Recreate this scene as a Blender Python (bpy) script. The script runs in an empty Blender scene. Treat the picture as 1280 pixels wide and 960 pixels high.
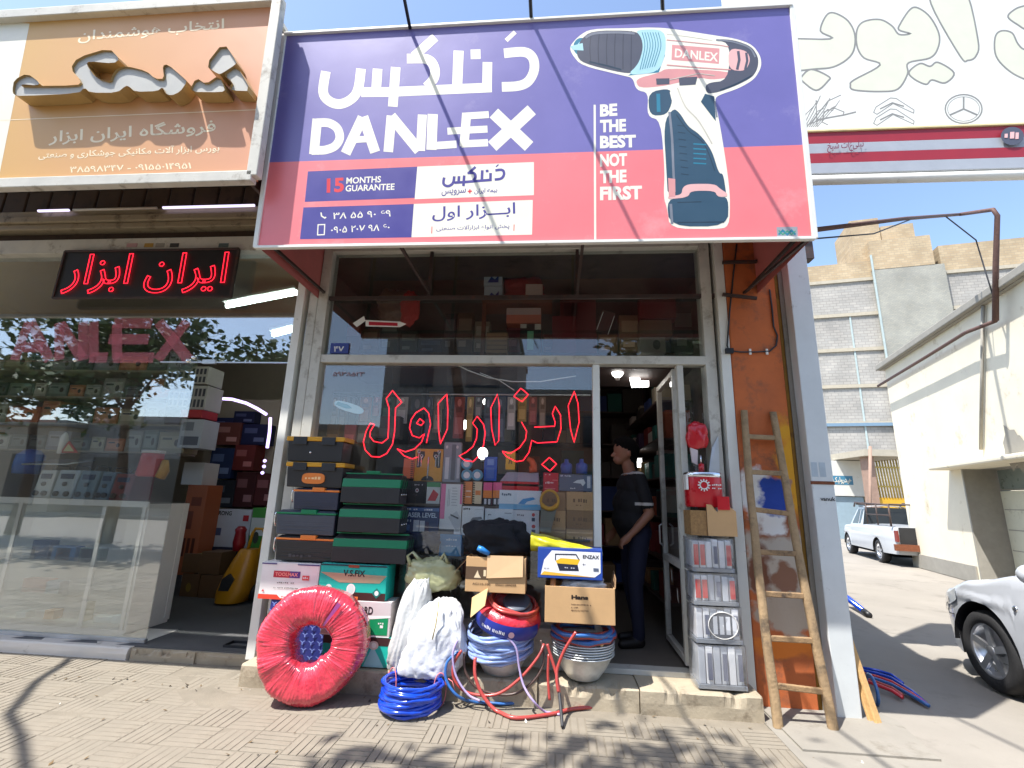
import bpy, bmesh, math, random
from math import sin, cos, pi, radians, sqrt, atan2
from mathutils import Vector as V, Matrix, noise
from mathutils.geometry import tessellate_polygon
random.seed(7)
scn = bpy.context.scene
COL = scn.collection

# ------------------------------------------------------------------ camera
CAM = V((0, -4.1, 1.45)); FPX = 600.0
_yaw, _pit, _rol = radians(-5.22), radians(13.28), radians(1.76)
_f = V((sin(_yaw)*cos(_pit), cos(_yaw)*cos(_pit), sin(_pit)))
_r = V((cos(_yaw), -sin(_yaw), 0)); _u = _r.cross(_f)
RR = _r*cos(_rol) + _u*sin(_rol); UU = _u*cos(_rol) - _r*sin(_rol); FF = _f
cd = bpy.data.cameras.new('camera'); cam = bpy.data.objects.new('camera', cd); COL.objects.link(cam)
cam.matrix_world = Matrix(((RR.x, UU.x, -FF.x, CAM.x), (RR.y, UU.y, -FF.y, CAM.y), (RR.z, UU.z, -FF.z, CAM.z), (0, 0, 0, 1)))
cd.sensor_width = 36; cd.lens = 36*FPX/1280; cd.clip_start = .05; cd.clip_end = 3000
scn.camera = cam
# ------------------------------------------------------------------ sky, sun, exposure
SUN = V((-.39, -.33, 1)).normalized()
w = bpy.data.worlds.new('World'); scn.world = w; w.use_nodes = True
nt = w.node_tree; bg = nt.nodes['Background']
sky = nt.nodes.new('ShaderNodeTexSky'); sky.sky_type = 'NISHITA'; sky.sun_disc = False
sky.sun_elevation = math.asin(SUN.z); sky.sun_rotation = atan2(SUN.x, SUN.y)
sky.air_density = 1.0; sky.dust_density = 1.3; sky.ozone_density = 1.2
nt.links.new(sky.outputs[0], bg.inputs[0]); bg.inputs[1].default_value = .15
sd = bpy.data.lights.new('sun', 'SUN'); sd.energy = 4.0; sd.angle = radians(.53); sd.color = (1, .965, .92)
so = bpy.data.objects.new('sun', sd); COL.objects.link(so); so.rotation_euler = (-SUN).to_track_quat('-Z', 'Y').to_euler(); so.location = (-3, -4, 12)
scn.view_settings.view_transform = 'Standard'; scn.view_settings.look = 'None'
scn.view_settings.exposure = 1.18; scn.view_settings.gamma = 1
scn.render.engine = 'CYCLES'; scn.cycles.max_bounces = 6; scn.cycles.transparent_max_bounces = 12
scn.cycles.use_denoising = True; scn.cycles.sample_clamp_indirect = 6; scn.cycles.caustics_reflective = False; scn.cycles.caustics_refractive = False

# ------------------------------------------------------------------ picture to place
def ray(px, py): return RR*((px-640)/FPX) - UU*((py-480)/FPX) + FF
def at(px, py, Y=0.0): d = ray(px, py); return CAM + d*((Y-CAM.y)/d.y)
def gz(px, py, z=0.0): d = ray(px, py); return CAM + d*((z-CAM.z)/d.z)
def onp(px, py, P0, n): d = ray(px, py); return CAM + d*((P0-CAM).dot(n)/d.dot(n))
def zc(ox, oy, s, pts): return [(ox+x/s, oy+y/s) for x, y in pts]

# ------------------------------------------------------------------ materials
MATS = {}
def S(r, g=None, b=None):
    if g is None: g = b = r
    f = lambda c: (c/255/12.92) if c/255 <= .04045 else ((c/255+.055)/1.055)**2.4
    return (f(r), f(g), f(b))
def mat(name, col, rough=.6, metal=0, var=.14, ns=5, bump=0, bs=50, dirt=None, coat=0, emis=0, sss=0, trans=0, spec=.5):
    if name in MATS: return MATS[name]
    m = bpy.data.materials.new(name); m.use_nodes = True; t = m.node_tree; N = t.nodes; L = t.links
    b = N['Principled BSDF']; col = tuple(col)[:3]
    b.inputs['Roughness'].default_value = rough; b.inputs['Metallic'].default_value = metal
    b.inputs['Specular IOR Level'].default_value = spec
    if coat: b.inputs['Coat Weight'].default_value = coat; b.inputs['Coat Roughness'].default_value = .12
    if trans: b.inputs['Transmission Weight'].default_value = trans
    if emis:
        b.inputs['Emission Color'].default_value = (*col, 1); b.inputs['Emission Strength'].default_value = emis
    tc = N.new('ShaderNodeTexCoord')
    last = None
    if var:
        nz = N.new('ShaderNodeTexNoise'); nz.inputs['Scale'].default_value = ns; nz.inputs['Detail'].default_value = 6; nz.inputs['Roughness'].default_value = .65
        L.new(tc.outputs['Object'], nz.inputs['Vector'])
        mx = N.new('ShaderNodeMix'); mx.data_type = 'RGBA'
        mx.inputs[6].default_value = (*[c*(1-var) for c in col], 1); mx.inputs[7].default_value = (*[min(1, c*(1+var)) for c in col], 1)
        mr = N.new('ShaderNodeMapRange'); mr.inputs[1].default_value = .3; mr.inputs[2].default_value = .7
        L.new(nz.outputs[0], mr.inputs[0]); L.new(mr.outputs[0], mx.inputs[0]); last = mx.outputs[2]
        rr = N.new('ShaderNodeMapRange'); rr.inputs[3].default_value = max(.03, rough-.12); rr.inputs[4].default_value = min(1, rough+.12)
        L.new(nz.outputs[0], rr.inputs[0]); L.new(rr.outputs[0], b.inputs['Roughness'])
    if dirt:
        dc, da, dsc = dirt
        n2 = N.new('ShaderNodeTexNoise'); n2.inputs['Scale'].default_value = dsc; n2.inputs['Detail'].default_value = 9; n2.inputs['Roughness'].default_value = .7
        L.new(tc.outputs['Object'], n2.inputs['Vector'])
        m2 = N.new('ShaderNodeMapRange'); m2.inputs[1].default_value = .68-da*.4; m2.inputs[2].default_value = .8-da*.3
        L.new(n2.outputs[0], m2.inputs[0])
        x2 = N.new('ShaderNodeMix'); x2.data_type = 'RGBA'; x2.inputs[7].default_value = (*dc, 1)
        if last: L.new(last, x2.inputs[6])
        else: x2.inputs[6].default_value = (*col, 1)
        L.new(m2.outputs[0], x2.inputs[0]); last = x2.outputs[2]
    if last: L.new(last, b.inputs['Base Color'])
    else: b.inputs['Base Color'].default_value = (*col, 1)
    if bump:
        n3 = N.new('ShaderNodeTexNoise'); n3.inputs['Scale'].default_value = bs; n3.inputs['Detail'].default_value = 5
        L.new(tc.outputs['Object'], n3.inputs['Vector'])
        bp = N.new('ShaderNodeBump'); bp.inputs['Strength'].default_value = bump; bp.inputs['Distance'].default_value = .01
        L.new(n3.outputs[0], bp.inputs['Height']); L.new(bp.outputs[0], b.inputs['Normal'])
    MATS[name] = m; return m
def glass(name, tint=(.93, .96, .95), base=.06, rough=.0, film=0, fc=(.5, .48, .44)):
    if name in MATS: return MATS[name]
    m = bpy.data.materials.new(name); m.use_nodes = True; t = m.node_tree; N = t.nodes; L = t.links
    for n in list(N): N.remove(n)
    o = N.new('ShaderNodeOutputMaterial'); g = N.new('ShaderNodeBsdfGlossy'); g.inputs['Roughness'].default_value = rough
    g.inputs['Color'].default_value = (.95, .97, 1, 1)
    tr = N.new('ShaderNodeBsdfTransparent'); tr.inputs['Color'].default_value = (*tint, 1)
    lw = N.new('ShaderNodeLayerWeight'); lw.inputs['Blend'].default_value = .5
    p = N.new('ShaderNodeMath'); p.operation = 'POWER'; p.inputs[1].default_value = 4
    ma = N.new('ShaderNodeMath'); ma.operation = 'MULTIPLY_ADD'; ma.inputs[1].default_value = 1-base; ma.inputs[2].default_value = base
    L.new(lw.outputs['Facing'], p.inputs[0]); L.new(p.outputs[0], ma.inputs[0])
    mx = N.new('ShaderNodeMixShader'); L.new(ma.outputs[0], mx.inputs[0]); L.new(tr.outputs[0], mx.inputs[1]); L.new(g.outputs[0], mx.inputs[2])
    out = mx.outputs[0]
    if film:   # dust and smears on panes; plastic glare painted pale on the cling film
        df = N.new('ShaderNodeBsdfDiffuse'); df.inputs['Color'].default_value = (*fc, 1)
        nz = N.new('ShaderNodeTexNoise'); nz.inputs['Scale'].default_value = 2.3; nz.inputs['Detail'].default_value = 8
        tc = N.new('ShaderNodeTexCoord'); L.new(tc.outputs['Object'], nz.inputs['Vector'])
        mr = N.new('ShaderNodeMapRange'); mr.inputs[1].default_value = .35; mr.inputs[2].default_value = .8; mr.inputs[4].default_value = film
        L.new(nz.outputs[0], mr.inputs[0])
        m3 = N.new('ShaderNodeMixShader'); L.new(mr.outputs[0], m3.inputs[0]); L.new(out, m3.inputs[1]); L.new(df.outputs[0], m3.inputs[2]); out = m3.outputs[0]
    L.new(out, o.inputs[0]); MATS[name] = m; return m
def glow(name, col, st):
    if name in MATS: return MATS[name]
    m = bpy.data.materials.new(name); m.use_nodes = True; t = m.node_tree
    for n in list(t.nodes): t.nodes.remove(n)
    o = t.nodes.new('ShaderNodeOutputMaterial'); e = t.nodes.new('ShaderNodeEmission')
    e.inputs[0].default_value = (*col, 1); e.inputs[1].default_value = st; t.links.new(e.outputs[0], o.inputs[0])
    MATS[name] = m; return m

# ------------------------------------------------------------------ mesh builder
ORG = {}
ILLEGIBLE = {'24V','TOOLS','10M.COLOR','CORDLESS  SCREWDRIVER','SMART MACHINE','SR','1000','PANDA','MEHRAZ','METAL','18 INCH','COMBINATION PLIERS','8 INCH','TYRON','VENSLE','BOSS','RONIX','TOA','ALWAYS','0-1','Golchin','STEEL','TOSAN','DRILL','SOLDER','CORDLESS','20V','Hydro','pump','PIL','Spin','A','Z','R','N'}
class MB:
    def __init__(s): s.v = []; s.f = []; s.mi = []; s.sm = []
    def add(s, vs, fs, m=0, smooth=False):
        o = len(s.v); s.v += [V(p) for p in vs]
        for f in fs: s.f.append([i+o for i in f]); s.mi.append(m); s.sm.append(smooth)
        return s
    def box(s, lo, hi, m=0, rot=None, piv=None):
        (a, b, c), (d, e, f) = lo, hi
        vs = [V(p) for p in ((a,b,c),(d,b,c),(d,e,c),(a,e,c),(a,b,f),(d,b,f),(d,e,f),(a,e,f))]
        if rot is not None:
            p = V(piv) if piv is not None else (V(lo)+V(hi))/2
            vs = [p + rot @ (q-p) for q in vs]
        return s.add(vs, [(0,3,2,1),(4,5,6,7),(0,1,5,4),(1,2,6,5),(2,3,7,6),(3,0,4,7)], m)
    def bar(s, a, b, w, h=None, m=0, up=(0,0,1)):
        a, b = V(a), V(b); h = h or w; d = (b-a).normalized(); up = V(up)
        if abs(d.dot(up)) > .98: up = V((0,1,0))
        x = d.cross(up).normalized(); y = x.cross(d)
        q = lambda p: [p+x*(i*w/2)+y*(j*h/2) for i, j in ((-1,-1),(1,-1),(1,1),(-1,1))]
        return s.add(q(a)+q(b), [(0,1,2,3),(7,6,5,4),(0,4,5,1),(1,5,6,2),(2,6,7,3),(3,7,4,0)], m)
    def tube(s, pts, r, seg=8, m=0, closed=False, caps=True):
        pts = [V(p) for p in pts]; n = len(pts)
        rad = r if isinstance(r, (list, tuple)) else [r]*n
        rings = []; nrm = None
        for i in range(n):
            if closed: t = pts[(i+1) % n]-pts[i-1]
            else: t = pts[min(i+1, n-1)]-pts[max(i-1, 0)]
            if t.length < 1e-9: t = V((0,0,1))
            t.normalize()
            if nrm is None:
                nrm = t.orthogonal().normalized()
            else:
                nrm = nrm - t*nrm.dot(t)
                nrm = nrm.normalized() if nrm.length > 1e-6 else t.orthogonal().normalized()
            bn = t.cross(nrm)
            rings.append([pts[i]+(nrm*cos(2*pi*k/seg)+bn*sin(2*pi*k/seg))*rad[i] for k in range(seg)])
        vs = [p for q in rings for p in q]; fs = []
        for i in range(n if closed else n-1):
            j = (i+1) % n
            for k in range(seg): fs.append((i*seg+k, i*seg+(k+1) % seg, j*seg+(k+1) % seg, j*seg+k))
        if caps and not closed: fs += [tuple(range(seg))[::-1], tuple((n-1)*seg+k for k in range(seg))]
        return s.add(vs, fs, m, True)
    def lathe(s, prof, c=(0,0,0), seg=32, m=0, ax=None, smooth=True):
        # prof: (radius, height); ax: 3x3 matrix turning z to the axis
        c = V(c); vs = []; fs = []; n = len(prof)
        for r, h in prof:
            for k in range(seg):
                p = V((r*cos(2*pi*k/seg), r*sin(2*pi*k/seg), h)); vs.append(c+(ax @ p if ax is not None else p))
        for i in range(n-1):
            for k in range(seg): fs.append((i*seg+k, i*seg+(k+1) % seg, (i+1)*seg+(k+1) % seg, (i+1)*seg+k))
        return s.add(vs, fs, m, smooth)
    def cyl(s, a, b, r, seg=16, m=0): return s.tube([a, b], r, seg, m)
    def poly(s, pts, m=0, thick=None):
        # planar polygon (concave allowed); thick: vector extrusion
        pts = [V(p) for p in pts]; tri = tessellate_polygon([pts])
        n = len(pts)
        if thick is None: return s.add(pts, [tuple(t) for t in tri], m)
        th = V(thick)
        vs = pts+[p+th for p in pts]; fs = [tuple(t) for t in tri]+[tuple(i+n for i in t[::-1]) for t in tri]
        fs += [(i, (i+1) % n, (i+1) % n+n, i+n) for i in range(n)]
        return s.add(vs, fs, m)
    def quad(s, a, b, c, d, m=0): return s.add([a, b, c, d], [(0, 1, 2, 3)], m)
    def grid(s, rows, m=0, smooth=True, closeu=False):
        nu = len(rows[0]); vs = [p for r in rows for p in r]; fs = []
        for i in range(len(rows)-1):
            for k in range(nu if closeu else nu-1):
                k2 = (k+1) % nu; fs.append((i*nu+k, i*nu+k2, (i+1)*nu+k2, (i+1)*nu+k))
        return s.add(vs, fs, m, smooth)
    def ball(s, c, r, nu=16, nv=10, m=0, fn=None):
        c = V(c); r = r if isinstance(r, (tuple, list)) else (r, r, r); rows = []
        for i in range(nv+1):
            th = pi*i/nv; row = []
            for k in range(nu):
                ph = 2*pi*k/nu; d = V((sin(th)*cos(ph), sin(th)*sin(ph), cos(th)))
                p = V((d.x*r[0], d.y*r[1], d.z*r[2]))
                row.append(c+(fn(d, p) if fn else p))
            rows.append(row)
        return s.grid(rows, m, True, True)
    def text(s, body, o, u, v, w, h, m=0, bold=0, outline=0, keep=False):
        if body in ILLEGIBLE:      # too small to read in the photograph: only the rhythm of the print
            o, u, v = V(o), V(u), V(v); n = max(2, len(body)); rn = random.Random(body); x = 0
            for i in range(n):
                a = w*i/n; b = a+w/n*rn.uniform(.5,.85); c = h*rn.uniform(0,.3); d = h*rn.uniform(.65,1)
                if rn.random() < .88: s.quad(o+u*a+v*c, o+u*b+v*c, o+u*b+v*d, o+u*a+v*d, m)
            return s
        vs, fs = text_geo(body, bold, outline)
        xs = [p[0] for p in vs]; ys = [p[1] for p in vs]
        x0, x1, y0, y1 = min(xs), max(xs), min(ys), max(ys); o, u, v = V(o), V(u), V(v)
        sx = w/(x1-x0); sy = h/(y1-y0)
        n = u.cross(v).normalized()
        return s.add([o+u*((p[0]-x0)*sx)+v*((p[1]-y0)*sy)+n*(p[2]*min(sx, sy) if len(p) > 2 else 0) for p in vs], fs, m)
    def mesh(s, name, mats, off=V((0,0,0))):
        me = bpy.data.meshes.new(name); me.from_pydata([tuple(p-off) for p in s.v], [], s.f)
        for q in mats: me.materials.append(MATS[q] if isinstance(q, str) else q)
        me.polygons.foreach_set('material_index', s.mi); me.polygons.foreach_set('use_smooth', s.sm)
        bm = bmesh.new(); bm.from_mesh(me); bmesh.ops.recalc_face_normals(bm, faces=bm.faces); bm.to_mesh(me); bm.free()
        me.update(); return me
    def obj(s, name, mats, parent=None, bevel=0, base=None, sub=0, seg=2):
        if not isinstance(mats, (list, tuple)): mats = [mats]
        if parent is not None: off = ORG[parent.name].copy(); loc = V((0,0,0))
        elif base is not None: off = V(base); loc = V(base)
        else:
            lo = [min(p[i] for p in s.v) for i in range(3)]; hi = [max(p[i] for p in s.v) for i in range(3)]
            off = V(((lo[0]+hi[0])/2, (lo[1]+hi[1])/2, lo[2])); loc = off.copy()
        o = bpy.data.objects.new(name, s.mesh(name, mats, off)); COL.objects.link(o); o.location = loc
        if parent is not None: o.parent = parent
        ORG[o.name] = off
        if bevel:
            b = o.modifiers.new('bevel', 'BEVEL'); b.width = bevel; b.segments = seg; b.limit_method = 'ANGLE'; b.angle_limit = radians(40)
        if sub: o.modifiers.new('sub', 'SUBSURF').levels = sub; o.modifiers['sub'].render_levels = sub
        return o
def thing(name, label, cat, loc=(0,0,0), group=None):
    e = bpy.data.objects.new(name, None); COL.objects.link(e); e.location = loc; e.empty_display_size = .1
    ORG[e.name] = V(loc); return tag(e, label, cat, group)
def tag(o, label, cat, group=None, kind=None):
    o['label'] = label; o['category'] = cat
    if group: o['group'] = group
    if kind: o['kind'] = kind
    return o
def struct(o, kind='structure'): o['kind'] = kind; return o
_tc = {}
def text_geo(body, bold=0, outline=0):
    k = (body, bold, outline)
    if k in _tc: return _tc[k]
    c = bpy.data.curves.new('t', 'FONT'); c.body = body; c.size = 1; c.offset = bold; c.resolution_u = 3
    if outline: c.bevel_depth = outline; c.bevel_resolution = 1; c.fill_mode = 'NONE'
    o = bpy.data.objects.new('t', c); COL.objects.link(o)
    dg = bpy.context.evaluated_depsgraph_get(); me = bpy.data.meshes.new_from_object(o.evaluated_get(dg))
    r = ([tuple(p.co) for p in me.vertices], [tuple(p.vertices) for p in me.polygons])
    bpy.data.objects.remove(o); bpy.data.curves.remove(c); bpy.data.meshes.remove(me)
    _tc[k] = r; return r
# Persian letters joined into their written forms, laid out left to right
_AR = {}
for _ch, _b in zip('ابتجحخسشصعفلمنه', (0xFE8D,0xFE8F,0xFE95,0xFE9D,0xFEA1,0xFEA5,0xFEB1,0xFEB5,0xFEB9,0xFEC9,0xFED1,0xFEDD,0xFEE1,0xFEE5,0xFEE9)): _AR[_ch] = (_b, 4)
for _ch, _b in zip('دذرزوآ', (0xFEA9,0xFEAB,0xFEAD,0xFEAF,0xFEED,0xFE81)): _AR[_ch] = (_b, 2)
_AR['ا'] = (0xFE8D, 2); _AR['پ'] = (0xFB56, 4); _AR['ک'] = (0xFB8E, 4); _AR['گ'] = (0xFB92, 4); _AR['ی'] = (0xFBFC, 4); _AR['ق'] = (0xFED5, 4)
def fa(s):
    out = []; prev = False; i = 0
    while i < len(s):
        ch = s[i]
        if ch in _AR:
            b, n = _AR[ch]; nx = s[i+1] if i+1 < len(s) else ''
            if ch == 'ل' and nx == 'ا':
                out.append(chr(0xFEFC if prev else 0xFEFB)); prev = False; i += 2; continue
            nj = n == 4 and (nx in _AR or nx == 'ـ')
            k = (3 if nj else 1) if prev else (2 if nj else 0)
            out.append(chr(b+k)); prev = n == 4
        elif ch == 'ـ': out.append(ch); prev = True
        else: out.append(ch); prev = False
        i += 1
    return ''.join(out[::-1])

# ------------------------------------------------------------------ common materials
mat('white_paint', S(222,222,214), .45, dirt=(S(150,142,128), .12, 9), var=.05)
mat('dirty_white', S(196,194,184), .55, dirt=(S(138,130,116), .3, 6), var=.1)
mat('aluminium', (.62, .64, .66), .38, metal=.85, var=.1)
mat('black', (.012, .012, .013), .5, var=.3)
mat('dark', (.03, .03, .033), .6, var=.3)
mat('steel_dark', (.07, .05, .045), .6, metal=.3, var=.3, dirt=(S(110,60,35), .3, 20))
mat('cardboard', S(196,158,112), .85, var=.08, ns=4, bump=.06, bs=120)
mat('cardboard_dark', S(150,118,84), .85, var=.1, bump=.06, bs=120)
mat('white_card', S(228,226,220), .55, var=.04)
mat('ink', (.015, .015, .018), .7, var=0)
mat('rust', S(120,70,45), .8, metal=.2, var=.3, ns=30, bump=.2)
# ================================================================== SETTING
mat('asphalt', S(112,108,101), .9, var=.12, ns=1.2, bump=.35, bs=90, dirt=(S(94,90,84), .3, 1.6))
mat('concrete', S(138,133,123), .88, var=.1, ns=2.5, bump=.25, bs=60, dirt=(S(112,105,93), .32, 3))
mat('paving', S(133,125,111), .85, var=.12, ns=3.1, bump=.25, bs=70, dirt=(S(120,111,97), .36, 2.1))
mat('joint_sand', S(126,118,104), .95, var=.14, ns=5, bump=.4, bs=120)
m = MB(); m.quad((-600,-600,-.03), (600,-600,-.03), (600,900,-.03), (-600,900,-.03)); g = struct(m.obj('ground', 'asphalt', base=(0,0,-.03)))
m = MB(); m.box((-14,-6.2,-.15), (2.25,.6,-.0032)); pav = struct(m.obj('pavement', 'joint_sand', base=(0,0,0)))
m = MB(); m.poly([(2.25,-6.2,-.006), (40,-6.2,-.006), (40,60,-.006), (13,60,-.006), (2.25,.5,-.006)]); mat('alley_ground', S(142,136,126), .9, var=.1, ns=.9, bump=.3, bs=90, dirt=(S(118,112,103), .32, 1.3)); struct(m.obj('alley', 'alley_ground', base=(4,3,-.006)))
m = MB(); m.poly([(1.45,-3,-.02),(2.25,-3,-.02),(2.33,-.5,-.02),(2.42,-.05,-.02),(2.25,.3,-.02),(1.45,.05,-.02)], 0, (0,0,.026)); m.box((1.52,-.62,-.01), (2.3,.0,.018)); struct(m.obj('cement_apron', 'concrete', base=(2,-.4,0)), )
m = MB(); m.box((-14,-6.45,-.15), (2.25,-6.2,.0)); struct(m.obj('kerb', 'concrete', base=(0,-6.3,0)))
# strip tiles of the pavement: four ribs a tile, turned a quarter from one to the next
T = .25
def tile_mesh():
    q = MB(); n = 5; gp = .0038; wd = (T-gp*n)/n
    for i in range(n):
        a = -T/2+gp/2+i*(wd+gp); b = a+wd; c, d = -T/2+gp/2, T/2-gp/2; e = .003
        q.add([(a,c,-.014),(b,c,-.014),(b,d,-.014),(a,d,-.014),(a+e,c+e,0),(b-e,c+e,0),(b-e,d-e,0),(a+e,d-e,0)], [(4,5,6,7),(0,1,5,4),(1,2,6,5),(2,3,7,6),(3,0,4,7)])
    return q
tm = tile_mesh().mesh('paving_tile', ['paving'])
far = MB(); ntile = 0
for i in range(-30, 9):
    for j in range(-14, 2):
        x, y = i*T+.1, j*T+.02
        if y > -.3 and (x > -2.35 or y > .02): continue
        rz = pi/2*((i+j) % 2)
        vis = y > -1.6 and x > -5.9 and x < 1.5 and y > -1.75-.22*x*.0 and not (y < -1.45 and abs(x+1.6) > 1.6)
        if vis and ntile < 290:
            o = bpy.data.objects.new('paving_tile', tm); COL.objects.link(o); o.parent = pav
            o.location = (x, y, -.0004+.0045*noise.noise(V((x*.55+3, y*.8, 0)))+random.uniform(-.0012,.0012)); o.rotation_euler = (random.gauss(0,.006), random.gauss(0,.006), rz+random.gauss(0,.006)); ntile += 1
        elif y < -.2:
            t = tile_mesh(); r = Matrix.Rotation(rz, 3, 'Z'); far.add([r @ p+V((x, y, random.uniform(-.004,.001))) for p in t.v], t.f)
struct(far.obj('paving_tiles', 'paving', pav), 'stuff')

def rough_block(q, lo, hi, nx=14, nz=3, amp=.008, chip=.02, m=0, seed=0):
    # a stone block with an uneven, chipped front arris
    (x0,y0,z0), (x1,y1,z1) = lo, hi; rows = []
    prof = [(0,z0), (0,(z0+z1)/2), (0,z1-.012), (.012,z1), ((y1-y0)*.5,z1), (y1-y0,z1)]
    for dy, z in prof:
        r = []
        for i in range(nx+1):
            x = x0+(x1-x0)*i/nx; nn = noise.noise(V((x*4+seed, z*9, dy*5)))
            c = max(0, noise.noise(V((x*7+seed*3, 0, 3.3)))+.35*noise.noise(V((x*31, 0, seed)))-.1)*chip*5 if z > z1-.02 and dy < .05 else 0
            r.append(V((x, y0+dy+nn*amp+c, z+(nn*amp*.5 if z > z0 else 0)-c*.7)))
        rows.append(r)
    q.grid(rows, m, False)
    L = [r[0] for r in rows]; Rr = [r[-1] for r in rows]
    for e in (L, Rr): q.add([*e, V((e[-1].x, e[-1].y, z0))], [tuple(range(len(e)+1))], m)
mat('step_stone', S(166,154,132), .8, var=.14, ns=3, bump=.3, bs=40, dirt=(S(116,103,84), .34, 5))
mat('marble', S(214,207,196), .6, var=.06, ns=2, bump=.1, bs=30, dirt=(S(140,128,110), .25, 6))
m = MB()
xs = [-2.36,-1.7,-.9,-.1,.62,1.46]
st = struct(MB().box((-2.36,-.19,0), (1.45,.3,.135)).obj('step', 'step_stone', base=(-.4,0,0)))
for i in range(5):
    q = MB(); rough_block(q, (xs[i]+.004,-.235+.012*(i % 2),-.01), (xs[i+1]-.004,.12,.152+.006*(i % 3)), 70, seed=i*1.7, chip=.014 if i > 2 else .008); q.obj('stone_slab', 'step_stone', st)
st2 = struct(MB().box((-12,.17,0), (-2.45,.6,.085)).obj('step_left', 'step_stone', base=(-6,.3,0)))
q = MB(); rough_block(q, (-12,.13,-.01), (-3.62,.7,.1), 30, amp=.004, chip=.008); q.obj('stone_slab', 'marble', st2)
for i, (a, b) in enumerate(((-3.6,-3.02), (-3.0,-2.45))):
    q = MB(); rough_block(q, (a,.15+.02*i,-.01), (b,.7,.085-.01*i), 44, amp=.014, chip=.03, seed=4+i*3); q.obj('stone_slab', 'step_stone', st2)

# ================================================================== MAIN SHOP
FY = .1
X = lambda px, py=540, Y=FY: at(px, py, Y).x
Z = lambda px, py, Y=FY: at(px, py, Y).z
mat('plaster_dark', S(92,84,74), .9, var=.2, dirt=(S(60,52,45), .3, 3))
mat('floor_tile', S(110,104,96), .6, var=.15)
def orange_wall():
    m = mat('orange_wall', S(190,102,54), .8, var=.14, ns=3, dirt=(S(132,84,60), .38, 5), bump=.15, bs=30)
    t = m.node_tree; N = t.nodes; L = t.links; b = N['Principled BSDF']
    geo = N.new('ShaderNodeNewGeometry'); nz = N.new('ShaderNodeTexNoise'); nz.inputs['Scale'].default_value = 7; nz.inputs['Detail'].default_value = 8
    L.new(geo.outputs['Position'], nz.inputs['Vector'])
    src = b.inputs['Base Color'].links[0].from_socket
    # old paint: yellow, bare plaster, white and blue splashes, dark scuffs
    for (x, z, rx, rz, col, soft) in ((1.93,1.78,.13,.42,S(218,158,40),.5), (1.72,1.04,.3,.3,S(190,180,166),.25), (1.8,.7,.24,.24,S(180,164,146),.25), (1.6,.95,.09,.2,S(120,76,54),.4), (1.78,.9,.1,.1,S(140,100,78),.3),
            (1.72,1.32,.22,.12,S(150,92,60),.5), (1.62,1.52,.14,.22,S(226,226,222),.35), (1.74,1.36,.10,.13,S(232,232,230),.3), (1.76,1.5,.12,.16,S(38,70,160),.3), (1.7,1.62,.035,.035,S(40,74,165),.2), (1.72,.42,.28,.07,S(214,120,40),.5)):
        sx = N.new('ShaderNodeSeparateXYZ'); L.new(geo.outputs['Position'], sx.inputs[0])
        def mth(op, a, bb, c=None):
            n = N.new('ShaderNodeMath'); n.operation = op
            for i, v in enumerate((a, bb, c)):
                if v is None: continue
                if isinstance(v, (int, float)): n.inputs[i].default_value = v
                else: L.new(v, n.inputs[i])
            return n.outputs[0]
        dx = mth('MULTIPLY', mth('SUBTRACT', sx.outputs[0], x), 1/rx); dz = mth('MULTIPLY', mth('SUBTRACT', sx.outputs[2], z), 1/rz)
        d = mth('SQRT', mth('ADD', mth('MULTIPLY', dx, dx), mth('MULTIPLY', dz, dz)), 0)
        d = mth('MULTIPLY_ADD', mth('SUBTRACT', nz.outputs[0], .5), 2.2, d)
        mr = N.new('ShaderNodeMapRange'); mr.inputs[1].default_value = 1+soft*.4; mr.inputs[2].default_value = 1-soft*.6; L.new(d, mr.inputs[0])
        mx = N.new('ShaderNodeMix'); mx.data_type = 'RGBA'; mx.inputs[7].default_value = (*col, 1); L.new(src, mx.inputs[6]); L.new(mr.outputs[0], mx.inputs[0]); src = mx.outputs[2]
    L.new(src, b.inputs['Base Color']); return m
orange_wall()
mat('ochre', S(150,112,40), .75, var=.2, ns=4, dirt=(S(86,58,40), .4, 4))
mat('pale_blue', S(204,209,209), .5, var=.05, dirt=(S(130,128,118), .14, 8))
glass('pane_main', (.97,.985,.98), .065, film=.05)
glass('pane_upper', (.88,.9,.89), .06, film=.05)
glass('pane_left', (.94,.965,.955), .2, film=.03)
shop = thing('shop_building', 'tool shop with glass front, open doorway and orange pillar under the blue red sign', 'shop', (0, .1, 0))
ZT0, ZT1 = Z(600,456), Z(600,446); ZL = 3.78; ZF = .18
A1, A2, B1, B2 = X(353), X(363), X(368), X(393)
D1, D2, E1, E2, N2, J1, J2, W1, W2 = X(741,550), X(750,550), X(849,550), X(857,550), X(884,550), X(886,550), X(900,550), X(904,550), X(916,550)
O2 = at(984,500,0).x; OC2 = at(1003,500,-.02).x; PB1 = at(1003,500,-.1).x; PB2 = at(1030,500,-.1).x
def part(name, lo, hi, mm, par, bev=.004): return MB().box(lo, hi).obj(name, mm, par, bevel=bev)
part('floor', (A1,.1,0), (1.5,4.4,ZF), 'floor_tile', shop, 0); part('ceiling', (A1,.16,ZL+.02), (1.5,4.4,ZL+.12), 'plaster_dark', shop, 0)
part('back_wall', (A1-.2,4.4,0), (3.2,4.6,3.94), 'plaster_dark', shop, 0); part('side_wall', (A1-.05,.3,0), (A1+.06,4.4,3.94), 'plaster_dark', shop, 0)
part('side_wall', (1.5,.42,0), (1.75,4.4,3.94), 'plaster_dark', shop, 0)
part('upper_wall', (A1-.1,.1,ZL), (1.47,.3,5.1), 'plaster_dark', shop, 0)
part('roof', (A1-.1,.1,3.95), (1.47,4.6,4.1), 'concrete', shop, 0)
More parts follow.
